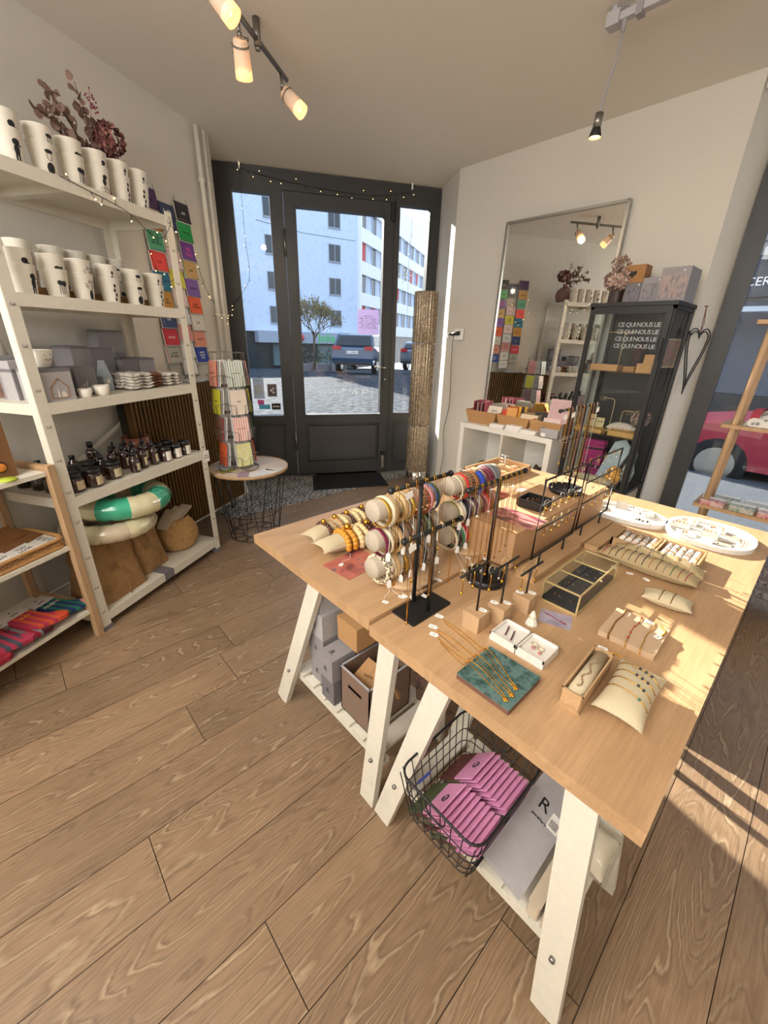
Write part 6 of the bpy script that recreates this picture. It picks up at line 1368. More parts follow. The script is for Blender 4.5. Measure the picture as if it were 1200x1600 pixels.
def bottle(kind, x, y, label, grp):
    if kind not in BP:
        b, c, l = bottle_proto(kind); tx = text_mesh('Nature', 0.009 if kind != 'jar' else .012, .0002); BP[kind] = (b.mesh('glass', [M_amber]), c.mesh('cap', [M_cap]), l.mesh('label_sticker', [M_labw if kind == 'whitejar' else M_lab]))
    t = thing('glass_jar' if 'jar' in kind else 'glass_bottle', SP(x, y, Z4), rzS+random.uniform(-.2, .2), label, 'jar' if 'jar' in kind else 'bottle', grp)
    for nm, me in zip(('glass', 'cap', 'label_sticker'), BP[kind]): o = bpy.data.objects.new(nm, me); COL.objects.link(o); o.parent = t
    m = MB()
    R_, z = {'spray': (.0228, .045), 'bottle': (.0258, .035), 'jar': (.0388, .036), 'whitejar': (.0328, .036), 'tall': (.0278, .055)}[kind]
    for q in range(2):
        z1 = z - .008*q; a_ = -PI/2+.45; m.add([(R_*math.cos(a_+d_), R_*math.sin(a_+d_), z1+e_) for d_, e_ in ((-.4, 0), (.0, 0), (.4, 0), (.4, .0025), (0, .0025), (-.4, .0025))], [(0, 1, 4, 5), (1, 2, 3, 4)])
    m.build('label_text', M_ink, t); return t
for i, (k, x, y, lb) in enumerate((
  ('jar', 0.085, 0.07, 'squat amber jar with cream label, leftmost at the front of the bottle shelf'), ('jar', 0.165, 0.055, 'squat amber jar with cream label, second from the left at the front'), ('jar', 0.285, 0.075, 'squat amber candle jar with cream label, third at the front'),
  ('jar', 0.16, 0.155, 'black-lidded amber jar behind the second front jar'), ('jar', 0.245, 0.17, 'black-lidded amber jar in the second row of the bottle shelf'),
  ('bottle', 0.40, 0.055, 'short amber pump bottle, leftmost small one at the front'), ('spray', 0.475, 0.075, 'slim amber spray bottle right of the short front bottle'), ('spray', 0.545, 0.07, 'slim amber spray bottle beside the white-labelled jars'),
  ('whitejar', 0.62, 0.065, 'dark jar with large white label, left of three at the shelf end'), ('whitejar', 0.70, 0.065, 'dark jar with large white label, middle of three at the shelf end'), ('whitejar', 0.775, 0.065, 'dark jar with large white label, right end of the bottle shelf'),
  ('spray', 0.37, 0.16, 'amber spray bottle behind the candle jar'), ('spray', 0.43, 0.15, 'amber spray bottle behind the short front bottle'), ('spray', 0.50, 0.16, 'amber spray bottle in the middle row, right of centre'), ('spray', 0.44, 0.22, 'amber spray bottle deep in the middle of the shelf'), ('spray', 0.52, 0.23, 'amber spray bottle in the back row near the brace'), ('spray', 0.58, 0.17, 'amber spray bottle behind the white-labelled jars'),
  ('tall', 0.34, 0.25, 'tallest amber bottle, in the back row before the wall'), ('bottle', 0.25, 0.27, 'amber dropper bottle in the back row, fourth from the left'), ('tall', 0.19, 0.29, 'large amber bottle at the back left of the shelf'), ('bottle', 0.13, 0.25, 'amber bottle at the back behind the second jar'), ('bottle', 0.13, 0.33, 'amber bottle at the back left corner of the shelf'), ('bottle', 0.30, 0.15, 'amber bottle wedged behind the candle jar'),
  ('whitejar', 0.66, 0.16, 'large dark jar behind the white-labelled ones, left'), ('whitejar', 0.745, 0.16, 'large dark jar behind the white-labelled ones, right'), ('bottle', 0.33, 0.20, 'amber bottle in the third row, in front of the tallest bottle'),
  ('jar', 0.055, 0.15, 'dark jar seen through the shelf side above the rack, right of three'), ('jar', 0.06, 0.235, 'dark jar seen through the shelf side above the rack, middle of three'), ('jar', 0.06, 0.33, 'dark jar seen through the shelf side above the rack, left of three'))):
    bottle(k, x, y, lb, 'amber bottles and jars on the fourth shelf')
t = thing('clay_dish', SP(0.66, 0.30, Z4), rzS, 'reddish glass bowl at the back right of the bottle shelf', 'bowl'); MB().lathe([(.001, 0), (.05, 0), (.07, .05), (.075, .11), (.07, .11), (.064, .05), (.001, .006)], (0, 0, 0), 24).build('bowl', mat('terracotta_glass', '8b5140', .3), t)

# --- bottom shelf: pool rings, paper sacks, seagrass basket
Z5 = levels[0]
def pool_ring(x, y, z, R_, r_, ca, cb, label, tilt, segs=10, ph=0):
    t = thing('swim_ring', SP(x, y, z), 0, label, 'swim ring', rot=(tilt[0], tilt[1], rzS))
    n, s = 80, 14; rm_ = MB()
    for i in range(n):
        w = int(((i+ph) % n)/n*segs) % 2; vs = []
        for ii in (i, i+1):
            t_ = 2*PI*ii/n; puck = 1-0.055*abs(math.cos(t_*20/2))**14
            for k in range(s): u = 2*PI*k/s; q = R_+r_*puck*math.cos(u); vs.append((q*math.cos(t_), q*math.sin(t_), r_*.92*puck*math.sin(u)))
        rm_.add(vs, [(k, s+k, s+(k+1) % s, (k+1) % s) for k in range(s)], w, True)
    me = rm_.build('ring_tube', [ca, cb], t).data; bm = bmesh.new(); bm.from_mesh(me); bmesh.ops.remove_doubles(bm, verts=bm.verts, dist=1e-5); bm.to_mesh(me); bm.free(); return t
M_cg = mat('sea_green_vinyl', '3aa886', .18, coat=.6); M_cr = mat('cream_vinyl', 'd3cba6', .2, coat=.6); M_gl = mat('glitter_vinyl', 'bfae96', .2, coat=.6)
pool_ring(0.36, 0.16, 0.545, 0.185, 0.062, M_cg, M_cr, 'green and cream striped inflatable swim ring, on top', (0.03, 0.05), 10, 3)
pool_ring(0.27, 0.16, 0.435, 0.17, 0.052, M_gl, M_cr, 'cream glitter inflatable swim ring under the green one', (-0.02, 0.06), 10, 0)
def sack(x, y, rz, w, d, h, label, tl):
    t = thing('paper_sack', SP(x, y, Z5), rzS+rz, label, 'bag', 'brown washable paper sacks'); m = MB()
    def ringp(z, s, ww): return [(sx*w/2*s*ww, sy*d/2*s) for sx, sy in ((-1, -1), (1, -1), (1, 1), (-1, 1))]
    rows = []; nz = 9
    def pt(u, v):
        a = 2*PI*u; s = 1-0.30*v; c, s_ = math.cos(a), math.sin(a); px = w/2*math.copysign(abs(c)**.45, c)*(1-.05*v); py = d/2*math.copysign(abs(s_)**.45, s_)*(1-0.72*v**1.3); return (px + .006*math.sin(14*v+5*a), py + .008*math.sin(9*v+3*a), h*v)
    m.grid(28, 12, pt); m.build('sack', noise_mat('brown_washable_paper', ['8d6a43', '9c774c', '7c5c38'], 12, .8, detail=5, bump=.25), t)
    m = MB(); m.box((-.004, -d/2-.003, .02), (.004, -d/2+.002, h*.2)); m.tube([(0.0+.0*k, -d/2*(1-.72*(k/8)**1.3)-.003, h*k/8) for k in range(9)], .0035, 5); m.build('seam', mat('paper_seam', 'a07a4c', .8), t)
    m = MB(); m.tube([(0.03, -d/2*(1-.72*.3)-.006, h*.22), (0.045, -d/2*(1-.72*.3)-.006, h*.26), (0.045, -d/2*.86, h*.18), (0.03, -d/2*.9, h*.14)], .0025, 5); m.build('tab', M_black, t)
    return t
sack(0.19, 0.17, 0.0, 0.28, 0.28, 0.33, 'large brown paper sack at the left end of the lowest steel shelf', 0)
sack(0.43, 0.20, 0.1, 0.21, 0.24, 0.35, 'brown paper sack in the middle of the lowest steel shelf, under the swim rings', 0)
t = thing('seagrass_basket', SP(0.70, 0.17, Z5), rzS, 'round belly seagrass basket full of paper packets', 'basket')
def seag():
    m_ = noise_mat('seagrass_weave', ['8f6a3c', 'c79f67', 'b08650'], 60, .85, stretch=(1, 1, 4), detail=3, bump=.9); return m_
m = MB(); prof = []
for k in range(17):
    v = k/16; r_ = .09 + .042*math.sin(PI*min(1, v*1.05))**.8 - .012*v; prof.append((r_ + .003*(k % 2), .005+.205*v))
m.lathe([(.001, .004)] + prof + [(.078, .21), (.083, .19), (.10, .09), (.07, .012), (.001, .012)], (0, 0, 0), 36); m.build('weave', seag(), t)
for i in range(9):
    o = thing('paper_packet', SP(0.61+.020*i, 0.14+.012*(i % 3), Z5+0.22), rzS, 'flat beige paper packet slanting out of the seagrass basket, %s from the left' % (ordn[i]), 'packet', 'paper packets in the seagrass basket', rot=(0.15*(i % 2), -.75+.05*i, rzS)); MB().box((-0.06, -0.035, -.0015), (0.06, 0.04, .0015)).build('packet', mat('beige_tissue', ('cdbda8', 'b9a48c', 'd8cbb8')[i % 3], .8), o)

# --- pale wood and white rack in front of the left bay
t = thing('wooden_rack', SP(-0.03, 0), rzS, 'low rack of pale wood legs and white shelves at the left edge', 'shelving')
Lw, Dw = 0.95, 0.37
for x in (-0.015, -Lw):
    for y in (0.0, Dw):
        MB().box((x-0.014, y-0.012 if y == 0 else y-.012, 0), (x+0.014, y+0.018, 0.855)).build('leg', M_pine, t)
    for z in (0.15, 0.49, 0.83): MB().box((x-0.012, 0.018, z-.012), (x+0.012, Dw-.012, z+0.022)).build('side_rail', M_woody, t)
for z in (0.15, 0.49, 0.83): m = MB(); m.box((-Lw, 0.004, z-0.018), (-0.03, Dw-0.005, z)); m.build('shelf_board', M_white, t)
def RP(x, y, z): return SP(-0.03+x, y, z)
# rack top: kraft display box with mango, green lid
t = thing('kraft_display', RP(-0.165, 0.115, 0.83), rzS, 'tall kraft display box with round label and mango picture at the left edge', 'box'); MB().box((-0.07, -0.06, 0), (0.07, 0.06, 0.24)).build('box', mat('brown_kraft_board', '7d5635', .8), t)
m = MB().lathe([(.0001, 0), (.032, 0), (.032, .001), (.0001, .001)], (0, 0, 0), 26, 0, Matrix.Translation((-.02, -.0602, .125)) @ Matrix.Rotation(PI/2, 4, 'X')); m.build('round_label', M_paper, t); MB().box((-.045, -.0625, .115), (.0, -.0612, .135)).build('label_print', mat('mango_yellow', 'd99c2c', .6), t)
MB().lathe([(.0001, 0), (.022, 0), (.022, .001), (.0001, .001)], (0, 0, 0), 20, 0, Matrix.Translation((.02, -.0602, .045)) @ Matrix.Rotation(PI/2, 4, 'X')).build('cutout', mat('dark_cutout', '3a2416', .9), t); MB().ball((.02, -.061, .044), .018, 14, 8, sc=(1.1, .5, .9)).build('mango_print', mat('mango_orange', 'd0812f', .4), t)
o = MB().lathe([(.001, 0), (.03, 0), (.032, .003), (.03, .008), (.001, .010)], (0, 0, 0), 20).build('silicone_lid', mat('lime_silicone', 'a8b83a', .5), None, RP(-0.155, 0.028, 0.83)); tag(o, 'small lime green lid on the rack top by the kraft display box', 'lid')
# middle shelf: rattan tray with printed cards
t = thing('rattan_tray', RP(-0.285, 0.14, 0.49), rzS, 'rattan tray with woven sides on the middle shelf of the wooden rack', 'tray')
a, b = 0.26, 0.125; m = MB(); m.prism([(x, y) for x, y, _ in rrect(a, b, .04, 0)], 0, .004)
for z in (0.045,): m.tube(rrect(a, b, .04, z), .007, 8, closed=True); 
m.tube(rrect(a, b, .04, .008), .005, 6, closed=True)
P = rrect(a, b, .04, 0, 3); per = []
for i in range(len(P)):
    p, q = Vector(P[i]), Vector(P[(i+1) % len(P)]); n = max(1, int((q-p).length/.011)); per += [p.lerp(q, k/n) for k in range(n)]
for i in range(len(per)):
    for d_ in (3, -3): p = per[i]; q = per[(i+d_) % len(per)]; m.tube([(p.x, p.y, .008), (q.x, q.y, .044)], .0012, 4)
m.build('rattan', mat('honey_rattan', 'b98a55', .6), t)
for i, (x, y, tx, rz) in enumerate(((-0.068, 0.135, 'HO\nHO\nHO', .25), (-0.165, 0.12, 'YOU\nLOOK', .2), (-0.26, 0.11, 'HELLO', .2))):
    o = thing('printed_pouch', RP(x, y, 0.50+0.004*i+.018), 0, 'white pouch in kraft sleeve printed %s in the rattan tray' % tx.replace('\n', ' '), 'packet', 'white printed pouches in the rattan tray', rot=(.12, .0, rzS+rz)); MB().box((-0.05, -0.075, 0), (0.05, 0.08, .008)).build('pouch', M_paper, o); MB().box((-0.051, -0.005, -.001), (0.051, 0.10, .010)).build('kraft_sleeve', mat('brown_kraft_sleeve', '8a5f38', .8), o); text(tx, .021, M_ink, o, (0.005, -.04, .0085), (0, 0, 0))
for i in range(3):
    o = thing('kraft_pouch', RP(-0.12-.11*i, 0.215, 0.545), 0, 'brown kraft flap pouch standing at the back of the rattan tray, %s from the right' % ordn[i], 'packet', 'kraft pouches in the rattan tray', rot=(.35, .1*i, rzS+.2)); MB().box((-0.055, -0.04, 0), (0.055, 0.05, .006)).build('pouch', mat('brown_kraft_sleeve', '8a5f38', .8), o)
# bottom shelf: socks
SK = [0]
def sock(x, y, rz, stripes, toe, word, wcol, label, w=0.085):
    t = thing('sock_pair', RP(x, y, 0.1515+.019*SK[0]), rzS+rz-.25, label, 'socks', 'striped sock pairs on the lowest rack shelf')
    t.scale = (1.1, 1.38, 1.2)
    o2 = [(-.04, .09), (.04, .09), (.042, .0), (.05, -.03), (.075, -.055), (.078, -.078), (.06, -.088), (.02, -.083), (-.03, -.06), (-.042, -.02)]
    MB().prism([(x_, y_) for x_, y_ in o2], 0, .014).build('sock', stripe_mat('sock_'+'_'.join(stripes), stripes, 'X', .014, .95), t)
    MB().prism([(.052, -.045), (.075, -.055), (.0785, -.078), (.06, -.0885), (.035, -.086)], .0002, .0146).build('toe', mat('sock_toe_'+toe, toe, .95), t)
    h = MB(); h.box((-.044, .045, .0), (.044, .10, .0155)); h.build('card_header', mat('pale_grey_card', 'cfc8c2', .8), t); MB().ball((0, .082, .0157), .004, 8, 4, sc=(1, 1, .2)).build('hole', M_ink, t); text('socks', .012, M_ink, t, (0, .062, .0158), (0, 0, 0), 'header_print')
    text(word, .019, mat('thread_'+wcol, wcol, .9), t, (0.002, .02, .0146), (0, 0, 0)); return t
sk = [(-0.045, .125, .35, ['1f6a58', '1c2f63'], 'd98f8c', 'MOJITO', 'd8d4b8', 'green and blue striped socks reading MOJITO, rightmost'),
      (-0.145, .115, .3, ['cf5530', 'b02f4e'], 'c9482a', 'SUN', 'e3a13c', 'orange and red striped socks reading SUN'),
      (-0.215, .12, .25, ['7c7f84', '9b1f34'], '4a141c', 'MERCI', '3a3a40', 'grey and dark red striped socks with a maroon toe'),
      (-0.29, .105, .2, ['a8314c', '454b57'], 'a8314c', 'DOUX', 'c98a3c', 'crimson and slate striped socks, leftmost in full view'),
      (-0.385, .10, .2, ['8c1a2a', '701522'], '8c1a2a', 'ROUGE', 'd8b4a0', 'plain dark red socks cut by the left edge'),
      (-0.10, .19, .4, ['1f6a58', '16473c'], '1f6a58', 'VERT', 'd8d4b8', 'dark green socks lying behind the MOJITO pair'),
      (-0.185, .185, .35, ['9b1f34', '7c7f84'], '9b1f34', 'AMOUR', 'd8d4b8', 'red-grey socks behind the SUN pair'),
      (-0.275, .185, .3, ['5d4a52', '7c7f84'], '5d4a52', 'GRIS', 'd8d4b8', 'mauve-grey socks at the back left of the rack shelf')]
for i, s in enumerate(sk[::-1]):
    SK[0] = 0 if i < 3 else (1 if i % 2 else 1.9); sock(s[0]-.035-(.02 if i < 7 else 0), *s[1:])

# --- radiator with brown ribbed cover along the wall
t = thing('radiator', F1 + nS*0.30 - tS*0.18, rzS, 'tall brown and black ribbed radiator between steel shelving and door, papers on top', 'radiator')
n = 34; Lr = 0.98
for k in range(n):
    x = k*Lr/n; m = MB(); m.rbox((x+.003, 0, 0.10), (x+Lr/n-.007, 0.05, 1.05), .004); 
    if k < 99: m.build('fin', mat('brass_brown_enamel', '6a4f2a', .35, .4), t)
MB().box((0, .05, .12), (Lr, .10, 1.04)).build('back_body', mat('dark_brown_enamel', '2a2018', .5), t)
m = MB(); m.rod((Lr-.08, .06, .0), (Lr-.08, .06, .14), .01); m.rod((Lr-.12, .06, .0), (Lr-.12, .06, .14), .008); m.box((0.05, .04, 0), (.08, .08, .12)); m.build('foot', M_chrome, t)
for i, (x, c_, lb) in enumerate(((0.35, 'd6d2cc', 'thin stack of white magazines on the radiator'), (0.58, 'bfc3c8', 'grey-blue booklet on the radiator top, nearest the pipes'), (0.16, 'cfc9bf', 'cream magazine on the radiator behind the steel post'))):
    p = F1 + nS*0.345 - tS*0.18 + tS*x; o = MB()
    for q in range(3): o.box((-0.09, -0.04, .006*q), (0.09+.004*q, 0.045, .006*q+.005))
    tag(o.build('magazine', mat('magazine_'+c_, c_, .7), None, (p.x, p.y, 1.052), (0, 0, rzS+.06*i)), lb, 'magazine')

# --- wall card racks: three wire columns of wrapped cards
wallp = F1 + nS*0.43
cols3 = [('left', 0.363, 2.09, ['4a2a5a', 'b8862f', '4f9f7b', 'e0453f', '1f7f78', 'c08a35', '22336a', 'c22438', '7fae98']),
         ('middle', 0.50, 2.01, ['2a3a5c', None, 'cdb0b4', 'c9bf48', 'd8c6c2', 'c9ccd0', 'cf8f8c', 'd8d6d2', 'dcdad4']),
         ('right', 0.638, 2.081, ['22242c', '1f9a50', '6a3f8c', 'd9844a', '7c57a0', 'd8433c', 'd6d2ca', 'd98f78', '23409c'])]
words = ['JOIE', 'HELLO', 'YES\nYOU', 'BISOUS', 'MERCI', 'HAPPY', 'LA VIE\nEST BELLE', 'POUR UN\nAMOUR', 'HAPPY\nB-DAY\nSUSE']
cname = {'4a2a5a': 'dark purple', 'b8862f': 'ochre', '4f9f7b': 'teal patterned', 'e0453f': 'bright red', '1f7f78': 'teal striped', 'c08a35': 'mustard', '22336a': 'navy', 'c22438': 'crimson', '7fae98': 'mint and pink striped', '2a3a5c': 'navy LOVE', 'cdb0b4': 'pale rose', 'c9bf48': 'yellow', 'd8c6c2': 'blush', 'c9ccd0': 'pale grey', 'cf8f8c': 'rose', 'd8d6d2': 'off-white', 'dcdad4': 'white', '22242c': 'black', '1f9a50': 'green', '6a3f8c': 'purple YES YOU', 'd9844a': 'orange striped', '7c57a0': 'lilac', 'd8433c': 'red striped', 'd6d2ca': 'cream script', 'd98f78': 'salmon', '23409c': 'blue birthday'}
str_ = {'7fae98': ['7fc0a0', 'c98f98'], 'd9844a': ['e08a45', '8fae7a'], 'd8433c': ['e0483c', 'f07a3c'], '1f7f78': ['1f7f78', '2f5fa0']}
for side, xs, zt_, cl in cols3:
    base = wallp + tS*xs; zc0 = zt_
    t = thing('card_rack', (base.x, base.y, 0), rzS, '%s one of three wire card racks hanging on the wall beside the door' % side, 'card rack', 'wire card racks on the wall')
    m = MB()
    for sx in (-.055, .055): m.rod((sx, 0.0, zc0-1.0), (sx, 0.0, zc0+.08), .0014, 5)
    for k in range(9): z = zc0-.11*k-.055; m.tube([(-.055, 0, z+.01), (-.055, -.028, z+.008), (.055, -.028, z+.008), (.055, 0, z+.01)], .0014, 5)
    m.build('wire_frame', M_steel, t)
    k = 0
    for i, c_ in enumerate(cl):
        if c_ is None: continue
        z = zc0 - .107*i; hh = .105 if not (side == 'middle' and i == 0) else .14
        p = base - nS*0.014; o = thing('greeting_card', (p.x, p.y, z-.055), 0, '%s wrapped card on the %s wall rack, %s from the top' % (cname[c_], side, ordn[i]), 'card', 'wrapped cards on the wall racks', rot=(-.12, 0, rzS))
        mm = stripe_mat('card_stripe_'+c_, str_[c_], 'X', .009, .35) if c_ in str_ else mat('card_'+c_, c_, .35, coat=.5)
        MB().box((-.059, -.004, 0), (.059, .004, hh)).build('card', mm, o)
        wc = M_paper if c_ in ('2a3a5c', '22336a', '23409c', '22242c', 'c22438') else (mat('pink_ink', 'e0569a', .6) if c_ == '6a3f8c' else M_ink)
        text('LO\nVE' if c_ == '2a3a5c' else words[(i*2+k) % 9] if c_ not in ('6a3f8c', '23409c') else ('YES\nYOU' if c_ == '6a3f8c' else 'HAPPY\nB-DAY\nSUSE'), .05 if c_ == '2a3a5c' else (.03 if c_ == '6a3f8c' else .018), wc, o, (0, -.0045, hh*.45), (PI/2, 0, 0)); k += 1
        MB().box((-.061, .005, -.004), (.061, .009, hh-.004)).build('envelope', M_paper, o)

# --- side table with wire base and the card spinner on it
Cx = Vector((-1.45, 0.655, 0)); zS = 0.515
t = thing('side_table', Cx, 0, 'round side table with pale top on a black wire basket base, near the door', 'table')
MB().lathe([(.001, zS-.015), (.262, zS-.015), (.265, zS-.012), (.265, zS-.002), (.262, zS), (.001, zS)], (0, 0, 0), 56).build('tabletop', [grain_mat('bleached_wood', 'd4c3ae', 'bfa98f', axis='Y', rough=.5, bands=6, strength=.4)], t)
MB().lathe([(.262, zS-.016), (.2665, zS-.016), (.2665, zS+.004), (.262, zS+.004), (.262, zS-.016)], (0, 0, 0), 56).build('rim', M_pine, t)
m = MB(); rt, rm, rb = .245, .19, .175; zt_, zm, zb = zS-.018, .22, .006
m.tube([(rb*math.cos(a*PI/14), rb*math.sin(a*PI/14), zb) for a in range(28)], .003, 5, closed=True); m.tube([(rt*math.cos(a*PI/14), rt*math.sin(a*PI/14), zt_) for a in range(28)], .003, 5, closed=True)
m.tube([(rm*math.cos(a*PI/14), rm*math.sin(a*PI/14), .19) for a in range(28)], .0022, 5, closed=True); m.tube([(.09*math.cos(a*PI/10), .09*math.sin(a*PI/10), zb) for a in range(20)], .0025, 5, closed=True)
for k in range(12):
    a = 2*PI*k/12
    for d_ in (-.26, .26): m.rod((rt*math.cos(a), rt*math.sin(a), zt_), (rb*math.cos(a+d_), rb*math.sin(a+d_), zb), .0022, 5)
    m.rod((rb*math.cos(a), rb*math.sin(a), zb), (.09*math.cos(a+.2), .09*math.sin(a+.2), zb), .002, 5)
m.build('wire_base', M_black, t)
sp = thing('card_spinner', (Cx.x-.01, Cx.y-.065, zS), 0.03, 'wire card spinner full of striped and plain cards on the round side table', 'card rack')
m = MB(); m.torus((0, 0, .004), .13, .004, 36, 6); m.rod((0, 0, 0), (0, 0, .74), .006, 8); m.tube([(-.13, 0, .004), (.13, 0, .004)], .003, 5); m.tube([(0, -.13, .004), (0, .13, .004)], .003, 5)
for a in range(4):
    M = Matrix.Rotation(a*PI/2, 4, 'Z')
    m.tube([(-.055, -.085, .70), (-.055, -.085, .745), (.055, -.085, .745), (.055, -.085, .70)], .0022, 5, 0, M)
    for z in (.035, .205, .375, .545):
        m.tube([(-.065, -.07, z), (.065, -.07, z)], .002, 5, 0, M)
        for sx in (-.03, .03): m.tube([(sx, -.06, z), (sx, -.115, z), (sx, -.12, z+.06), (sx*2.1, -.12, z+.066), (sx*2.3, -.06, z+.07)], .0022, 5, 0, M)
    for sx in (-.06, .06): m.rod((sx, -.065, .02), (sx, -.065, .70), .002, 5, 0, M)
m.build('wire_frame', M_steel, sp)
faces = {0: [('orange', 'd8623c', None), ('red and green striped', ['a83c4a', '2f6b45'], None), ('yellow', 'c9c238', None), ('orange and pink striped', ['e0704a', 'd9b0a0'], None)],
         1: [('pale yellow bonnet', 'd3cf95', None), ('pink striped', ['d9938c', 'ecd8d0'], None), ('cream', 'd9cbbb', None), ('blue-green striped', ['8fa8a8', 'dcd8c4'], None)]}
for a in range(4):
    fc = faces.get(a, faces[a % 2])
    for i, z in enumerate((.035, .205, .375, .545)):
        nm, c_, _ = fc[i]; ang = sp.rotation_euler.z + a*PI/2; fn = ['left', 'right', 'wall', 'window'][a]
        for q in range(3):
            mm = (stripe_mat('spin_'+'_'.join(c_), c_, 'X', .008, .5) if isinstance(c_, list) else mat('spin_'+c_, c_, .5)) if q == 0 else M_greyl if q == 1 else M_paper
            w = Matrix.Rotation(ang, 4, 'Z') @ Vector((0, -.108+.012*q, 0)); 
            lb = ('%s card in the %s-facing spinner pocket, %s tier from the bottom' % (nm, fn, ordn[i])) if q == 0 else '%s card behind the front one in the %s-facing spinner pocket, %s tier' % (['', 'grey', 'white'][q], fn, ordn[i])
            o = thing('greeting_card', (sp.location.x+w.x, sp.location.y+w.y, zS+z+.003), 0, lb, 'card', 'cards in the wire spinner', rot=(-.10, 0, ang)); MB().box((-.052, -.002, 0), (.052, .002, .15)).build('card', mm, o)
            if q == 0:
                if nm == 'pale yellow bonnet': m = MB(); m.torus((0, 0, 0), .028, .004, 20, 5, 0, Matrix.Translation((0, -.003, .075)) @ Matrix.Rotation(PI/2, 4, 'X') @ Matrix.Diagonal((.8, 1.2, .4, 1))); m.build('oval_print', mat('cream_print', 'e3dcc0', .7), o)
                else: text('you & me' if i % 2 else 'hello', .014, M_ink if nm != 'orange' else mat('dark_red_ink', '8c2f22', .7), o, (0, -.0026, .08), (PI/2, 0, 0))
# cards fanned on the side table
for k, (a, r_, c_, lb) in enumerate(((0.25, .20, 'e4e0da', 'white card fanned on the right of the side table, farthest'), (0.0, .205, 'd6d9dc', 'pale blue-grey card on the right of the side table'), (-.3, .205, 'dfdcd8', 'white card at the right front of the side table'), (-.62, .20, 'a58f9f', 'mauve card at the front right of the side table'), (0.55, .20, 'cfcac4', 'grey-white card at the back right of the side table'),
        (-1.45, .17, '8e8a3a', 'olive patterned card hanging over the front edge of the side table'), (-2.0, .17, 'c9cbd0', 'pale grey card at the front left of the side table'), (-2.6, .17, '8a6a66', 'mauve-brown leaflet at the left of the side table'))):
    flat_card((Cx.x+r_*math.cos(a), Cx.y+r_*math.sin(a), zS+.001+.0014*(k % 2)), .07, .11, a+PI/2+.1, mat('fan_card_'+c_, c_, .7), lb, 'postcard', 'card')

# --- string lights
M_bulb = mat('warm_bulb', 'ffd9a0', .3, emit='ffcf8a', estr=5.0)
def string_lights(pts, nb, label, every=None):
    t = thing('string_lights', (0, 0, 0), 0, label, 'string lights'); P = curve(pts, 10); MB().tube(P, .0016, 4).build('cable', M_black, t)
    for k in range(nb):
        p = P[int((k+.5)*len(P)/nb)]; d_ = Vector((random.uniform(-.02, .02), random.uniform(-.02, .02), -.022 if k % 3 else .02)); m = MB(); m.rod(p, p+d_, .0015, 4, 0); m.ball(p+d_*1.2, .003, 6, 5, 1); m.build('bulb', [M_black, M_bulb], t)
    return t
def S3(x, y, z): p = SP(x, y, z); return (p.x, p.y, p.z)
string_lights([S3(0.30, -.006, 1.895), S3(.42, -.007, 1.88), S3(.50, -.007, 1.87), S3(.60, -.008, 1.85), S3(.70, -.008, 1.80), S3(.78, -.008, 1.79), S3(.85, -.01, 1.86), S3(.86, .0, 1.90)], 10, 'string of tiny warm lights looped along the top shelf edge')
string_lights([S3(1.11, .40, 1.95), S3(1.13, .40, 1.80), S3(1.17, .385, 1.68), S3(1.25, .385, 1.66), S3(1.33, .385, 1.75), S3(1.34, .40, 1.95)], 8, 'string lights dangling behind the right shelf post over the wall cards')
pJ = J - nS*.03; pFL = FL + dD*.22 + nD*.09
wl = wallp
w1 = wallp + tS*.66; w2 = wallp + tS*.80; w3 = wallp + tS*.97
string_lights([(w1.x, w1.y, 1.98), ((w1.x+w2.x)/2, (w1.y+w2.y)/2, 1.80), (w2.x, w2.y, 1.64), (w3.x, w3.y, 1.47), (J.x+.05, J.y+.0, 1.52), (FL.x+.10, FL.y+.02, 1.60), (pFL.x, pFL.y, 1.80), (pFL.x, pFL.y, 2.1), (pFL.x, pFL.y, 2.58)], 22, 'string lights swagging from the wall cards to the left side light and up its glass')
q = lambda s, z: tuple(FL + dD*s + nD*.05 + Vector((0, 0, z)))
string_lights([q(.22, 2.585), q(.40, 2.55), q(.70, 2.52), q(1.05, 2.50), q(1.4, 2.51), q(1.66, 2.56)], 18, 'string lights draped across the top of the door frame')
string_lights([q(1.66, 2.57), q(1.67, 2.3), q(1.66, 2.0), q(1.67, 1.6)], 6, 'thin string lights hanging down the right side light')
for k, s in enumerate((.22, 1.66)):
    o = MB().box((-.006, -.01, 0), (.006, 0, .045)).build('wall_hook', M_paper, None, FL + dD*s + nD*.045 + Vector((0, 0, 2.575)), (0, 0, rzD)); tag(o, ['left', 'right'][k] + ' white adhesive hook holding the string lights over the door', 'hook')
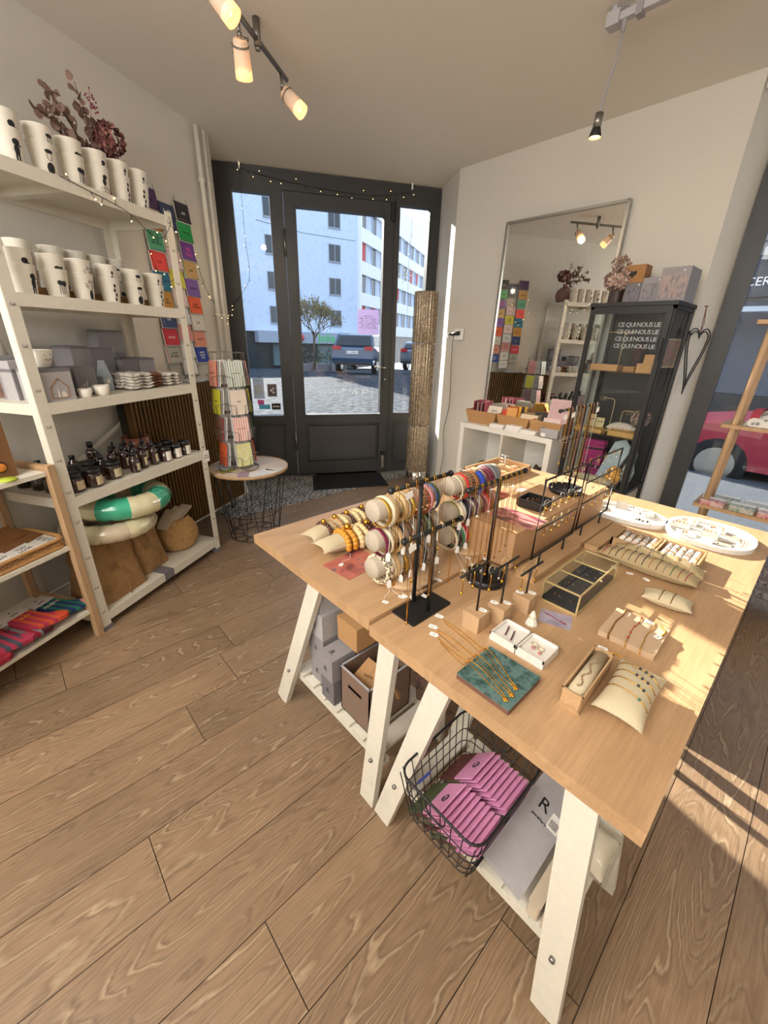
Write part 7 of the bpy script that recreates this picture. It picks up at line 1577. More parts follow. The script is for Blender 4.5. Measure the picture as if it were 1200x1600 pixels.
# ================================================================== right side: lamp column, mirror, white cube shelf, black cabinet, window shelf
# bronze shell lamp column before the right side light
t = thing('column_lamp', (-1.49, 2.44, 0), 0, 'tall fluted bronze mosaic column lamp standing right of the entrance door', 'floor lamp')
def bronze():
    m = bpy.data.materials.new('bronze_mosaic'); m.use_nodes = True; nt = m.node_tree; N = nt.nodes; L = nt.links; b = N['Principled BSDF']
    tc = N.new('ShaderNodeTexCoord'); v = N.new('ShaderNodeTexVoronoi'); v.inputs['Scale'].default_value = 150; mp = N.new('ShaderNodeMapping'); mp.inputs['Scale'].default_value = (1, 1, .45); L.new(tc.outputs['Object'], mp.inputs[0]); L.new(mp.outputs[0], v.inputs['Vector'])
    rp = N.new('ShaderNodeValToRGB'); rp.color_ramp.elements[0].color = lin('85735e'); rp.color_ramp.elements[1].color = lin('b0a088'); L.new(v.outputs['Color'], rp.inputs[0]); L.new(rp.outputs[0], b.inputs['Base Color'])
    b.inputs['Metallic'].default_value = .55; mr = N.new('ShaderNodeMapRange'); mr.inputs['To Min'].default_value = .08; mr.inputs['To Max'].default_value = .6; L.new(v.outputs['Color'], mr.inputs['Value']); L.new(mr.outputs[0], b.inputs['Roughness'])
    bp = N.new('ShaderNodeBump'); bp.inputs['Strength'].default_value = .5; bp.inputs['Distance'].default_value = .003; L.new(v.outputs['Distance'], bp.inputs['Height']); L.new(bp.outputs[0], b.inputs['Normal']); return m
M_bronze = bronze()
def fluted(z0, z1):
    m = MB(); n = 96; prof = []
    vs = []; 
    for z, s in ((z0, .97), (z0+.01, 1), (z1-.01, 1), (z1, .97)):
        for k in range(n): a = 2*PI*k/n; r_ = (.094 + .012*abs(math.sin(a*12)))*s; vs.append((r_*math.cos(a), r_*math.sin(a), z))
    m.add(vs, [(j*n+k, j*n+(k+1) % n, (j+1)*n+(k+1) % n, (j+1)*n+k) for j in range(3) for k in range(n)], 0, True); m.add(vs[-n:], [tuple(range(n))]); return m
for z0, z1 in ((.145, .595), (.605, 1.33), (1.34, 1.75)): fluted(z0, z1).build('fluted_shade', M_bronze, t)
for z in (.60, 1.335): MB().torus((0, 0, z), .099, .004, 40, 6).build('clear_ring', M_silver, t)
MB().lathe([(.001, 0), (.105, 0), (.105, .145), (.095, .15), (.001, .15)], (0, 0, 0), 40).build('chrome_base', mat('polished_chrome', 'cfcac2', .08, 1.0), t)

# double socket with plug and cable
t = thing('wall_socket', (-1.21, 2.588, 1.42), 0, 'white wall socket on the right wall with a black plug in it', 'socket'); MB().rbox((-.045, -.008, -.045), (.045, .004, .045), .008, 0).build('plate', M_paper, t); MB().rod((0, -.009, 0), (0, -.006, 0), .02, 16).build('recess', M_paper, t)
t = thing('power_plug', (-1.235, 2.565, 1.425), 0, 'black power plug in the wall socket with its cable hanging to the floor', 'plug'); m = MB(); m.rod((.04, .01, .005), (-.03, -.01, -.005), .018, 10, r2=.012); m.rod((-.03, -.01, -.005), (-.06, -.03, -.008), .011, 8, r2=.006); m.build('plug_body', M_black, t)
MB().tube(curve([(-.01, -.01, -.01), (0.0, -.03, -.08), (.0, -.02, -.3), (.01, -.01, -.6), (-.03, -.01, -.85), (-.01, -.01, -1.1), (-.04, -.02, -1.41)], 8), .0032, 5).build('cable', M_black, t)
o = MB().tube(curve([(-1.29, 2.535, 1.415), (-1.33, 2.5, 1.2), (-1.34, 2.46, .9), (-1.35, 2.42, .5), (-1.37, 2.40, .12), (-1.37, 2.40, .01)], 8), .002, 5); tag(o.build('lamp_cable', mat('grey_cable', '8f8b86', .5)), 'thin grey cable running from the plug down to the bronze column lamp', 'cable')

# mirror standing on the cube shelf
t = thing('wall_mirror', (-.425, 2.555, 0.775), 0, 'large silver-framed mirror leaning on the right wall above the white cube shelf', 'mirror', rot=(-.012, 0, 0)); w, h = .42, 1.405
MB().box((-w+.01, -.004, .01), (w-.01, .006, h-.01)).build('mirror_glass', mat('mirror_silver', 'f2f4f3', .0, 1.0), t)
m = MB()
for a_, b_ in (((-w-.004, -.016, 0), (-w+.012, .018, h)), ((w-.012, -.016, 0), (w+.004, .018, h)), ((-w, -.016, h-.014), (w, .018, h+.002)), ((-w, -.016, 0), (w, .018, .014))): m.box(a_, b_)
m.build('frame', mat('satin_aluminium', 'a3a29c', .35, .7), t)

# white cube shelf
kx0, kx1, ky0, ky1 = -.787, -.017, 2.165, 2.545
t = thing('cube_shelf', (kx0, ky0, 0), 0, 'white cube shelf under the mirror with dark scarves in its cubes', 'shelving'); W_, D_, H_ = kx1-kx0, ky1-ky0, .77
m = MB()
for a_, b_ in (((0, 0, 0), (.038, D_, H_)), ((W_-.038, 0, 0), (W_, D_, H_)), ((.038, 0, H_-.038), (W_-.038, D_, H_)), ((.038, 0, 0), (W_-.038, D_, .038))): m.box(a_, b_)
m.build('carcass', mat('white_melamine', 'e6e3dc', .35), t)
m = MB().box((W_/2-.008, .002, .038), (W_/2+.008, D_-.01, H_-.038)); m.build('divider', M_white, t); MB().box((.038, .002, H_/2-.008), (W_-.038, D_-.01, H_/2+.008)).build('middle_board', M_white, t)
MB().box((.02, D_-.008, .02), (W_-.02, D_, H_-.02)).build('back_panel', mat('white_melamine', 'e6e3dc', .35), t); MB().rod((W_, .02, H_-.08), (W_+.002, .02, H_-.08), .005).build('cam_cap', M_greyl, t)
def bundle(x, y, z, w, d, h, m_, label, name='scarf'):
    t = thing(name, (x, y, z), 0, label, 'scarf'); rn = random.Random(int(x*100)); ph = rn.random()*6
    def f(u, v): a, b = 2*u-1, 2*v-1; e = max(0, 1-a**4)**.5*max(0, 1-b**4)**.5; return (a*w/2, b*d/2, max(.001, h*e*(.8+.16*math.sin(7*a+ph+3*b)+.06*math.sin(17*b+4*a))))
    MB().grid(22, 16, f).build('cloth', m_, t); return t
M_ani = noise_mat('brown_animal_print', ['2a211e', '6c5648', '3a2d28', '8f7866'], 45, .9, detail=2)
zc = H_/2+.009
bundle(-.56, 2.30, zc, .26, .22, .07, mat('olive_cloth', '6c6238', .9), 'olive scarf folded in the upper left cube of the white shelf')
bundle(-.25, 2.30, zc, .27, .26, .06, M_ani, 'brown animal-print scarf lying in the upper right cube'); bundle(-.13, 2.38, zc+.0, .17, .18, .15, M_ani, 'dark brown animal-print scarf bunched at the right of the upper right cube')

# kraft trays of cards on the shelf
ZK = .7705
def ktray(x0, x1, label):
    t = thing('kraft_tray', ((x0+x1)/2, 2.33, ZK), 0, label, 'box', 'kraft card trays on the white shelf'); a, b, h = (x1-x0)/2, .12, .098; m = MB(); ti = .82
    lo = [(-a*ti, -b*.85, 0), (a*ti, -b*.85, 0), (a*ti, b, 0), (-a*ti, b, 0)]; hi = [(-a, -b, h), (a, -b, h), (a, b, h), (-a, b, h)]; e = .004
    li = [(x*(1-e/a), y*(1-e/b), e) for x, y, _ in lo]; hi2 = [(x*(1-e/a), y*(1-e/b), h) for x, y, _ in hi]; vs = lo+hi+li+hi2
    fs = [(3, 2, 1, 0), (8, 9, 10, 11)]
    for i in range(4): j = (i+1) % 4; fs += [(i, j, 4+j, 4+i), (8+j, 8+i, 12+i, 12+j), (4+i, 4+j, 12+j, 12+i)]
    m.add(vs, fs); m.build('tray', M_kraft, t); return t
ktray(-.785, -.505, 'kraft tray of greeting cards, left of three on the white shelf'); ktray(-.50, -.235, 'kraft tray of greeting cards, middle of three on the white shelf'); ktray(-.23, .005, 'kraft tray of greeting cards, right of three on the white shelf')
rn = random.Random(11)
def kcard(x, y, w, h, col, label, tilt=-.35, rz=0, txt=None, z=.012, th=.003, side=False):
    o = thing('greeting_card', (x, y, ZK+z), 0, label, 'card', 'cards in the kraft trays', rot=(tilt, 0, rz)); MB().box((-w/2, -th/2, 0), (w/2, th/2, h)).build('card', mat('kcard_'+col, col, .7), o)
    if txt: text(txt, .022, M_ink, o, (0, -th/2-.0006, h*.62), (PI/2, 0, 0))
    return o
lc = ['b85a6a', '7a2a3c', 'd8c8b8', '8c2f40', 'c9a0a0', '5c2230']
for i in range(7): kcard(-.755+.017*i, 2.33, .15, .155-.004*(i % 3), lc[i % 6], '%s card standing sideways at the left of the left kraft tray, %s along' % (['rose', 'dark red', 'cream', 'crimson', 'pale pink', 'maroon'][i % 6], pos7[i]), tilt=0, rz=PI/2+.15, z=.008)
kcard(-.585, 2.27, .12, .135, 'e3dccd', 'white NEW YORK card with black brush drawing at the front of the left kraft tray', -.45, .0, 'NEW\nYORK')
for i in range(5): kcard(-.58+.008*i, 2.30+.022*i, .12, .15, ['8a8078', 'c9bdb0', '6b6058', 'b5a79a', 'd8d2c8'][i], '%s card behind the NEW YORK card in the left kraft tray' % ['grey', 'beige', 'dark grey', 'tan', 'white'][i], -.4)
kcard(-.46, 2.27, .05, .12, 'c9462f', 'orange-red card at the front left of the middle kraft tray', -.2, .5); kcard(-.41, 2.26, .075, .14, 'd9a05a', 'ochre framed picture card in the middle kraft tray', -.3, .35)
for i in range(4): kcard(-.44+.01*i, 2.31+.025*i, .09, .14, ['8c3a2c', 'e0b040', '3c2a2c', 'd8a848'][i], '%s card in the back of the middle kraft tray' % ['rust', 'yellow', 'black-brown', 'amber'][i], -.25, .2)
kcard(-.28, 2.26, .13, .115, 'd8c9ae', 'beige card with small writing in front of the middle and right kraft trays', -.5, .1, 'je t\'aime'); kcard(-.27, 2.29, .13, .125, '7c6a4a', 'dark olive card right behind the beige one', -.45, .1); kcard(-.205, 2.31, .09, .13, '2e2a28', 'black card at the left of the right kraft tray', -.35, .2)
kcard(-.085, 2.245, .12, .075, 'd8c4c4', 'pale pink card at the front of the right kraft tray', -.15, 0, None, .045); kcard(-.09, 2.238, .11, .05, '4f8078', 'teal edged card at the very front of the right kraft tray', -.15, 0, None, .045)
o = kcard(-.085, 2.30, .145, .235, 'd3b3b4', 'tall pink dotted calendar standing in the right kraft tray', -.25, 0); m = MB()
for i in range(14):
    for j in range(14): m.ball((-.062+.0095*i, -.003, .095+.0095*j), .0022, 4, 2, sc=(1, .3, 1))
m.build('dot_print', mat('rose_dot', '96666c', .8), o); text('LES 3', .022, M_ink, o, (0, -.003, .078), (PI/2, 0, 0)); MB().box((-.072, -.0035, .045), (.072, -.002, .062)).build('pink_band', mat('hot_pink_ink', 'd85a8a', .7), o)
for i in range(5): kcard(-.14+.02*i, 2.36+.012*i, .10, .14, ['b8ada4', '8f4a50', 'c9c0b4', '6f6a68', 'd0a8a0'][i], '%s card behind the dotted calendar' % ['grey-beige', 'wine', 'cream', 'dark grey', 'salmon'][i], -.3)
for i, (x, y, n) in enumerate(((-.475, 2.215, 2), (-.335, 2.205, 3), (-.21, 2.20, 2))):
    for k in range(n):
        o = thing('card_box', (x+.004*k, y+.002*k, ZK+.0135*k), .02*k, 'flat white boxed card set on the shelf edge, %s pile, %s up' % (['left', 'middle', 'right'][i], ordn[k]), 'box', 'white boxed card sets'); MB().box((-.058, -.032, 0), (.058, .032, .013)).build('box', M_paper, o)
t = thing('card_box', (-.055, 2.205, ZK), 0, 'grey open card box with a small label at the right front of the white shelf', 'box'); m = MB(); a, b, h = .066, .034, .062; m.box((-a, -b, 0), (a, b, .003))
for p_, q_ in (((-a, -b, 0), (a, -b+.002, h)), ((-a, b-.002, 0), (a, b, h)), ((-a, -b, 0), (-a+.002, b, h)), ((a-.002, -b, 0), (a, b, h))): m.box(p_, q_)
m.box((-a+.004, -b+.004, .003), (a-.004, b-.004, h-.006)); m.build('box', M_greyl, t); MB().box((-.052, -b-.001, .006), (-.022, -b, .03)).build('label_sticker', M_paper, t)

# black glazed cabinet
cx0, cx1, cy0, cy1, cz0, cz1 = .045, .485, 2.205, 2.575, .50, 1.592
t = thing('glass_cabinet', (cx0, cy0, 0), 0, 'narrow black metal and glass display cabinet beside the mirror', 'cabinet'); W_, D_ = cx1-cx0, cy1-cy0
m = MB(); e = .018
for x in (0, W_-e):
    for y in (0, D_-e): m.box((x, y, cz0-.0), (x+e, y+e, cz1-.02))
for z in (cz0, cz1-.038):
    for y in (0, D_-e): m.box((0, y, z), (W_, y+e, z+e))
    for x in (0, W_-e): m.box((x, 0, z), (x+e, D_, z+e))
m.box((-.006, -.008, cz1-.02), (W_+.006, D_, cz1)); m.build('carcass', M_black, t)
for x in (0.0, W_-.02):
    for y in (0.0, D_-.02): MB().box((x, y, 0), (x+.02, y+.02, cz0)).build('leg', M_black, t)
MB().box((e, D_-.006, cz0), (W_-e, D_-.003, cz1-.02)).build('back_panel', mat('black_back_panel', '202124', .5), t); MB().box((e, .005, cz0+.004), (W_-e, D_-.01, cz0+.012)).build('bottom_panel', M_black, t)
for x in (.006, W_-.008): MB().box((x, e, cz0+e), (x+.003, D_-e, cz1-.04)).build('side_glass', M_glassc, t)
for z in (.845, 1.222): MB().box((.012, .03, z-.006), (W_-.012, D_-.01, z)).build('glass_shelf', M_glassc, t)
d = MB()
for p_, q_ in (((.008, -.016, cz0+.01), (.034, -.004, cz1-.035)), ((W_-.034, -.016, cz0+.01), (W_-.008, -.004, cz1-.035)), ((.034, -.016, cz1-.06), (W_-.034, -.004, cz1-.035)), ((.034, -.016, cz0+.01), (W_-.034, -.004, cz0+.036))): d.box(p_, q_)
dd = d.build('door', M_black, t); MB().box((.034, -.011, cz0+.036), (W_-.034, -.008, cz1-.06)).build('door_glass', M_glassc, dd); MB().rbox((W_-.030, -.038, 1.30), (W_-.014, -.016, 1.41), .006).build('handle', M_black, dd)
for i, z in enumerate((1.475, 1.438, 1.401, 1.364)): text('CE QUI NOUS LIE', .032, mat('vinyl_lettering_grey', 'a9b0b4', .6), dd, (.285, -.0125, z), (PI/2, 0, 0), spacing=.85)
# inside the cabinet
def ithing(name, x, y, z, label, cat, grp=None, rz=0, rot=None): return thing(name, (x, y, z), rz, label, cat, grp, rot=rot)
for i, (x, w, h, m_, lb) in enumerate(((.12, .16, .035, M_kraft, 'long kraft jewellery box on the upper glass shelf of the cabinet'), (.265, .06, .03, M_kraftd, 'small dark kraft box beside the long one on the upper shelf'), (.355, .10, .05, M_kraft, 'kraft box lowest of the stack at the right of the upper shelf'), (.37, .07, .05, M_kraft, 'kraft box on top of the stack at the right of the upper shelf'))):
    t = ithing('kraft_box', x+.03, 2.36, 1.2225 + (.0505 if i == 3 else 0), lb, 'box', 'kraft boxes in the cabinet'); MB().box((-w/2, -.05, 0), (w/2, .05, h)).build('box', m_, t)
t = ithing('earring_tree', .20, 2.40, 1.2225, 'gold T-shaped earring tree on the upper cabinet shelf', 'jewellery stand'); m = MB(); m.rod((0, 0, 0), (0, 0, .22), .002, 6); m.rod((-.09, 0, .22), (.06, 0, .22), .002, 6); m.rod((0, 0, 0), (0, 0, .004), .03, 14); m.build('stand', M_goldwire, t)
for k in range(6): earring(.12+.025*k, 2.40, 1.2225+.218, 'gold drop earring on the T-shaped tree in the cabinet, %s from the left' % ordn[k], 'earrings on the gold tree in the cabinet', (3, 0, 1)[k % 3], M_gold, 1.0)
t = ithing('necklace_bust', .29, 2.46, 1.2225, 'dark standing necklace display with gold chains at the back of the upper shelf', 'jewellery stand'); MB().lathe([(.001, 0), (.05, 0), (.035, .10), (.012, .19), (.001, .20)], (0, 0, 0), 14).build('bust', mat('plum_velvet', '3a2730', .9), t); MB().torus((0, 0, .12), .034, .0012, 20, 5, 0, Matrix.Rotation(.5, 4, 'X')).build('chain', M_gold, t)
t = ithing('photo_frame', .452, 2.46, 1.2225+.03, 'white-bordered photo of flowers leaning in the right side of the cabinet', 'picture', rot=(0, 0, 1.35)); MB().box((-.075, -.004, 0), (.075, .004, .16)).build('frame', M_linen, t); 
for s in (-1, 1): MB().box((-.066, min(s*.004, s*.0052), .009), (.066, max(s*.004, s*.0052), .151)).build('photo', noise_mat('flower_photo', ['3c3f2c', '8f8a72', 'a8625a', '4c5a3a'], 40, .4), t)
for i, (x, h, w, lb) in enumerate(((.17, .20, .055, 'gold hook stand with hoop earrings, left in the middle of the cabinet'), (.33, .135, -.10, 'gold hook stand with drop earrings, right in the middle of the cabinet'))):
    t = ithing('hook_stand', x+.06*(i == 0)-.04*(i == 1), 2.42, .8455, lb, 'jewellery stand', 'gold hook stands in the cabinet'); m = MB(); s = -1 if i == 0 else 1; m.tube(curve([(0, 0, 0), (0, 0, h*.8), (s*.012, 0, h), (s*.07, 0, h+.002)], 6), .0022, 6); m.rod((0, 0, 0), (0, 0, .004), .025, 14); m.build('hook', M_goldwire, t)
    for k in range(2 if i == 0 else 4): earring(t.location.x + s*(.045+.02*k if i == 0 else .025+.014*k), 2.42, .8455+h, '%s earring on the %s gold hook stand' % (['first', 'second', 'third', 'fourth'][k], ['left', 'right'][i]), None, 0 if i == 0 else 1, M_goldwire, 1.9 if i == 0 else .9)
for i, (x, y, w, l, h, m_, lb) in enumerate(((.11, 2.42, .05, .008, .09, mat('cream_ring_card', 'c9b98a', .7), 'cream earring card with black studs, left on the middle shelf'), (.17, 2.41, .05, .008, .075, mat('cream_ring_card', 'c9b98a', .7), 'cream earring card, second on the middle shelf'))):
    t = ithing('earring_card', x, y, .8455, lb, 'card', 'earring cards in the cabinet', rot=(-.15, 0, .15)); MB().box((-w/2, -.002, 0), (w/2, .002, h)).build('card', m_, t); m = MB(); m.ball((-.008, -.003, h*.65), .005, 7, 4); m.ball((.01, -.003, h*.65), .005, 7, 4); m.build('stud', M_ink, t)
for i, (x, y, z, w, l, h, lb) in enumerate(((.16, 2.29, .8455, .17, .07, .025, 'long tray of gold rings at the front of the middle cabinet shelf'), (.36, 2.29, .8455, .15, .07, .03, 'second tray of gold rings at the right of the middle cabinet shelf'))):
    t = ithing('ring_tray', x, y, z, lb, 'tray', 'gold ring trays in the cabinet'); m = MB().box((-w/2, -l/2, 0), (w/2, l/2, h)); m.build('tray', mat('brass_lined_tray', 'b8955a', .5, .3), t); m = MB()
    for k in range(12): m.torus((0, 0, 0), .008, .0012, 12, 5, 0, Matrix.Translation((-w*.42+w*.168*(k % 6), -.018+.03*(k//6), h+.004)) @ Matrix.Rotation(PI/2, 4, 'X'))
    r_ = m; m.build('ring_rows', M_gold, t)
t = ithing('ring_cushion', .32, 2.37, .8455, 'striped pale ring cushion in front of the dried flowers in the cabinet', 'cushion'); cushion(MB(), .17, .08, .07).build('cushion', stripe_mat('pale_stripe_cushion', ['d8cfc4', 'b8aba0'], 'X', .007, .9), t)
t = ithing('dried_flower', .40, 2.44, .8455, 'dried beige hydrangea head at the right of the middle cabinet shelf', 'flowers'); MB().rod((0, 0, 0), (0, 0, .08), .003).build('stem', mat('dry_brown_stem', '4d3a30', .9), t); hydrangea(t, (0, 0, .10), .055, 80, ['b0968c', '8f7468', 'c4aca0'])
t = ithing('magenta_pouch', .17, 2.42, cz0+.0125, 'magenta and black striped pouch standing at the bottom of the cabinet', 'bag'); MB().box((-.07, -.03, 0), (.07, .03, .26)).build('pouch', noise_mat('magenta_stripe', ['8a1f5c', 'a82a70', '2a1a24'], 3, .7, stretch=(1, 1, 14), detail=0), t)
t = ithing('mannequin_hand', .28, 2.35, cz0+.0125, 'pale blue-grey sloping jewellery board at the bottom of the cabinet', 'jewellery stand', rot=(-.2, .25, 0)); MB().prism([(-.045, 0), (.045, 0), (.06, .27), (.0, .31), (-.05, .27)], -.008, .008, 0, Matrix.Rotation(PI/2, 4, 'X')).build('board', mat('pale_blue_board', 'a3b3bd', .6), t)
t = ithing('rolled_scarf', .36, 2.33, cz0+.0125, 'amber and black patterned scarf at the bottom of the cabinet', 'scarf'); cushion(MB(), .10, .09, .13).build('cloth', noise_mat('amber_spot', ['2a1c14', 'e09a20', 'd08a1c'], 40, .8, detail=1), t)
t = ithing('rolled_scarf', .43, 2.35, cz0+.0125, 'black and white lettered scarf at the bottom right of the cabinet', 'scarf'); cushion(MB(), .06, .09, .19).build('cloth', noise_mat('mono_spot', ['1c1c1c', 'cfd0c8', '3c4a2c'], 40, .8, detail=1), t)
t = ithing('dark_bottle', .40, 2.47, cz0+.0125, 'tall dark green bottle at the back of the cabinet bottom', 'bottle'); MB().lathe([(.001, 0), (.035, 0), (.035, .2), (.014, .24), (.014, .28), (.001, .28)], (0, 0, 0), 18).build('glass', mat('dark_green_glass', '1d3026', .12), t)
t = ithing('folded_bag', .24, 2.26, cz0+.0125, 'beige folded canvas bag at the front of the cabinet bottom', 'bag'); cushion(MB(), .30, .08, .06).build('cloth', M_linen, t)

# on top of the cabinet
zt = cz1+.0005
def tbox(x, y, w, d, h, m_, label, z=zt, pr_=None, rz=0):
    t = thing('gift_box', (x, y, z), rz, label, 'box', 'grey gift boxes on the black cabinet' if m_ is not M_kraftd else None); MB().box((-w/2, -d/2, 0), (w/2, d/2, h)).build('box', m_, t)
    if pr_: MB().box((-w/2+.008, -d/2-.001, h*.12), (w/2-.008, -d/2, h*.78)).build('photo_print', noise_mat(pr_[0], pr_[1], 38, .6, stretch=(2, 1, .6)), t); text('R', .016, M_paper, t, (w*.28, -d/2-.001, h*.89), (PI/2, 0, 0))
    return t
tbox(.218, 2.36, .085, .10, .105, M_greyd, 'small grey gift box under the kraft heart box on the cabinet', pr_=('grey_print_a', ['55525a', '7c7880', '4a474f']))
t = tbox(.205, 2.36, .105, .10, .09, M_kraftd, 'kraft box with a cut-out black heart, on the smallest grey box', z=zt+.1055)
H_pts = []
for k in range(28): a = 2*PI*k/28; H_pts.append((.0013*16*math.sin(a)**3, .0013*(13*math.cos(a)-5*math.cos(2*a)-2*math.cos(3*a)-math.cos(4*a))))
MB().prism(H_pts, 0, .001, 0, Matrix.Translation((-.01, -.0502, .045)) @ Matrix.Rotation(PI/2, 4, 'X')).build('heart_cutout', M_ink, t)
tbox(.315, 2.36, .105, .12, .125, M_grey, 'middle-sized grey gift box with photo print on the cabinet', pr_=('grey_print_b', ['6a666c', '8d898f', '5a565e']))
tbox(.418, 2.385, .135, .20, .165, M_grey, 'large grey gift box with candle photo, rightmost on the cabinet', pr_=('grey_print_c', ['6d6468', '8f8688', 'b09a94', '5c5459']))
t = thing('flower_jar', (.118, 2.34, zt), 0, 'ribbed dark glass jar with dried beige hydrangeas on the cabinet', 'vase'); n = 24; m = MB(); m.lathe([(.001, 0), (.036, 0), (.04, .01), (.04, .075), (.036, .08), (.036, .07), (.001, .06)], (0, 0, 0), 14, smooth=False); m.build('jar', mat('smoked_glass', '4a3a34', .15, trans=.3), t)
hydrangea(t, (0, 0, .13), .075, 170, ['b0968c', '8f7468', 'c4aca0', 'a08478']); hydrangea(t, (-.03, .05, .22), .05, 70, ['b0968c', 'a58a70', '8f7468'])

# wire heart on the pier
t = thing('wire_heart', (.515, 2.63, 1.56), 0, 'black wire heart hanging by a cord from a nail on the white window pier', 'wall decoration', rot=(0, 0, 1.25))
m = MB()
for s, dz in ((1.0, 0), (.82, .03)):
    P = []
    for k in range(40):
        a = 2*PI*k/40; P.append((.0068*s*16*math.sin(a)**3, -.02-.004*k/40*0, -.17-dz*.0+(.0068*s*(13*math.cos(a)-5*math.cos(2*a)-2*math.cos(3*a)-math.cos(4*a)))*(2.5 if math.cos(a) < 0 else 1.0)))
    m.tube(P, .0035, 6, closed=True)
m.build('wire', M_black, t); m = MB(); m.tube([(0, -.01, .03), (-.008, -.02, -.06), (0, -.02, -.115)], .0022, 5); m.tube([(0, -.01, .03), (.008, -.02, -.06), (0, -.02, -.115)], .0022, 5); m.rod((0, 0, .03), (0, -.02, .03), .003, 6); m.build('cord', mat('brown_leather_cord', '7a4a34', .8), t)

# hanging ladder shelf in the window
t = thing('window_shelf', (.875, 2.30, 0), 0, 'slim beech dowel shelf with boards before the shop window', 'shelving')
for y in (0, .16):
    for x in (0, .80):
        MB().rod((x+(-.012), y, .02), (x+.015, y, 2.2), .0145, 12).build('pole', M_pine, t)
for z in (.55, 1.0, 1.5, 1.95):
    MB().rbox((-.055, -.03, z-.018), (.86, .20, z), .01).build('shelf_board', M_woody, t)
for z in (.30,):
    MB().rbox((.15, -.03, z-.18), (.86, .20, z-.162), .01).build('low_board', M_woody, t)
M_kef = noise_mat('keffiyeh_weave', ['17181b', 'e2ded8', 'e2ded8'], 38, .95, voronoi='d')
t = bundle(1.06, 2.385, 1.0005, .30, .19, .085, M_kef, 'black and white checked scarf with a red border folded on the window shelf')
m = MB(); m.grid(4, 16, lambda u, v: (-.125+.035*u+.02*(v-.5), .19*(v-.5)*.9, .088*max(.0, 1-(2*v-1)**4)**.5*.93+.003)); m.build('red_border', mat('keffiyeh_red', 'a33a4c', .9), t)
for k, (x, y, c_, lb) in enumerate(((.90, 2.32, 'b5303c', 'cellophane packet of red sweets at the front left of the lower window board'), (1.03, 2.33, '5c7a5c', 'cellophane packet of green sweets in the middle of the lower window board'), (1.15, 2.33, 'b8404c', 'cellophane packet of red sweets at the right of the lower window board'), (.95, 2.43, '4a6a50', 'green-labelled packet at the back of the lower window board'), (1.08, 2.44, '8f9a94', 'white-labelled packet at the back of the lower window board'))):
    t = thing('sweet_packet', (x, y, .5505), .05, lb, 'packet', 'packets on the lower window board'); MB().rbox((-.055, -.045, 0), (.055, .045, .028), .01).build('contents', noise_mat('sweets_'+c_, [c_, 'd8cfc8'], 50, .5), t); MB().box((-.054, .008, .0282), (.054, .046, .030)).build('label_strip', M_paper, t); m = MB(); m.grid(8, 6, lambda u, v: (.118*(u-.5), .10*(v-.5), .033+.003*math.sin(19*u+7*v))); m.build('film', M_clear, t)
for k in range(3):
    t = thing('boxed_cards', (1.22, 2.30, .1385+.06*k), 0, 'grey printed box under the window shelf, %s from the bottom' % ordn[k], 'box', 'grey printed boxes low by the window'); MB().box((-.10, -.09, 0), (.12, .09, .058)).build('box', M_greyd, t); MB().box((-.095, -.091, .01), (.115, -.09, .045)).build('photo_print', noise_mat('grey_print_d', ['4a4850', '9a98a0', '3c3a42'], 60, .6), t)
# ================================================================== ceiling lamps
M_shade = mat('frosted_glass_shade', 'e3ddd0', .5, trans=.35)
M_hot = mat('lamp_element', 'ffe2b0', .3, emit='ffc98a', estr=9.0)
M_glow = mat('lit_frosted_rim', 'ffd9a8', .4, emit='ffb070', estr=1.3)
def spot_head(t, jp, tip, name='spot_head'):
    """frosted cylinder from near the joint jp pointing at tip"""
    jp = Vector(jp); d = Vector(tip)-jp; L_ = d.length; q = d.to_track_quat('Z', 'Y').to_matrix().to_4x4(); M = Matrix.Translation(jp) @ q
    m = MB(); m.lathe([(.001, 0), (.026, 0), (.030, .008), (.034, L_-.03)], (0, 0, 0), 24, 0, M); h = m.build('shade', M_shade, t)
    m = MB(); m.lathe([(.034, L_-.03), (.035, L_), (.031, L_), (.029, L_-.02), (.018, L_-.028), (.016, L_-.022), (.001, L_-.022)], (0, 0, 0), 24, 0, M, mis=[0, 0, 0, 0, 0, 1]); m.build('lit_rim', [M_glow, M_hot], h)
    m = MB(); m.rod((-.034, 0, .0), (.0, 0, -.004), .006, 8, 0, M); m.torus((0, 0, .02), .0315, .0035, 20, 6, 0, M)
    for k in range(3): m.ball((.035, 0, .015+.013*k), .004, 6, 4, 0, M=M)
    m.build('clamp', M_steel, h)
    ld = bpy.data.lights.new('lamp_light', 'SPOT'); lo = bpy.data.objects.new('lamp_light', ld); COL.objects.link(lo); ld.energy = 9; ld.color = (1, .78, .55); ld.spot_size = math.radians(100); ld.spot_blend = .6; ld.shadow_soft_size = .03
    lo.location = Vector(tip) + d.normalized()*.01; lo.rotation_euler = d.to_track_quat('-Z', 'Y').to_euler(); return h
t = thing('track_light', (0, 0, 0), 0, 'steel ceiling rail with frosted spot heads above the shelving, at the top left', 'ceiling lamp')
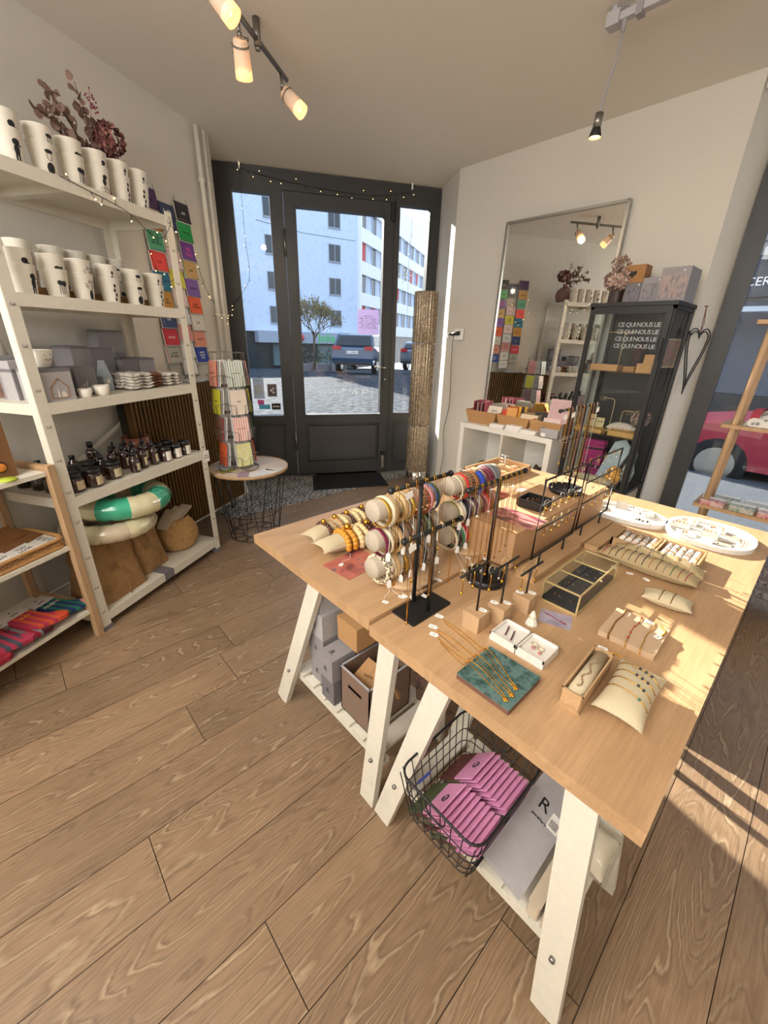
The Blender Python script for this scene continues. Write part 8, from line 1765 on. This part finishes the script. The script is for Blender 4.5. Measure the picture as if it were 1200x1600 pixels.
ra, rb_ = Vector((-.60, .13, 2.55)), Vector((-1.175, .945, 2.55))
MB().rod(ra, rb_, .011, 10).build('rail', M_steel, t)
m = MB(); c = ra.lerp(rb_, .70); m.rod((c.x, c.y, 2.53), (c.x, c.y, 2.62), .016, 12); m.rod((c.x, c.y, 2.515), (c.x, c.y, 2.53), .011, 10); m.build('ceiling_mount', M_steel, t)
for (f_, tip, jl) in ((.93, (-1.035, .94, 2.385), .075), (.53, (-.955, .60, 2.375), .075), (.30, (-.69, .44, 2.405), .05)):
    p = ra.lerp(rb_, f_); j = Vector((p.x+.02, p.y-.005, 2.55-jl)); m = MB(); m.rod(p, j, .0075, 8); m.ball(j, .011, 8, 6); m.build('swivel_arm', M_steel, t); dv = (Vector(tip)-j); spot_head(t, j+dv.normalized()*.012, tip)
t = thing('track_light', (0, 0, 0), 0, 'grey ceiling rail with a bare hanging bulb holder, above the mirror wall', 'ceiling lamp')
m = MB(); m.box((.10, 1.685, 2.565), (1.3, 1.715, 2.59)); m.box((.09, 1.675, 2.555), (.14, 1.725, 2.60)); m.box((.10, 1.69, 2.59), (.12, 1.71, 2.62)); m.build('rail', M_greyl, t); MB().box((.20, 1.68, 2.555), (.225, 1.72, 2.605)).build('rail_clip', M_grey, t)
m = MB(); m.tube(curve([(.155, 1.70, 2.585), (.155, 1.70, 2.53), (.15, 1.702, 2.45), (.125, 1.71, 2.36), (.115, 1.715, 2.29)], 6), .005, 8, radii=None); m.rod((.155, 1.70, 2.60), (.155, 1.70, 2.53), .014, 10, r2=.008); m.build('cable', M_grey, t)
hd_ = MB(); hd_.rod((.115, 1.715, 2.295), (.112, 1.715, 2.245), .017, 14); hb = hd_.build('bulb_holder', M_steel, t); m = MB(); m.lathe([(.017, 0), (.019, .006), (.026, .03), (.025, .034), (.018, .03), (.001, .03)], (0, 0, 0), 20, 0, Matrix.Translation((.112, 1.715, 2.245)) @ Matrix.Rotation(PI, 4, 'X'), mis=[0, 0, 0, 1, 2]); m.build('reflector', [M_black, M_glow, M_hot], hb)
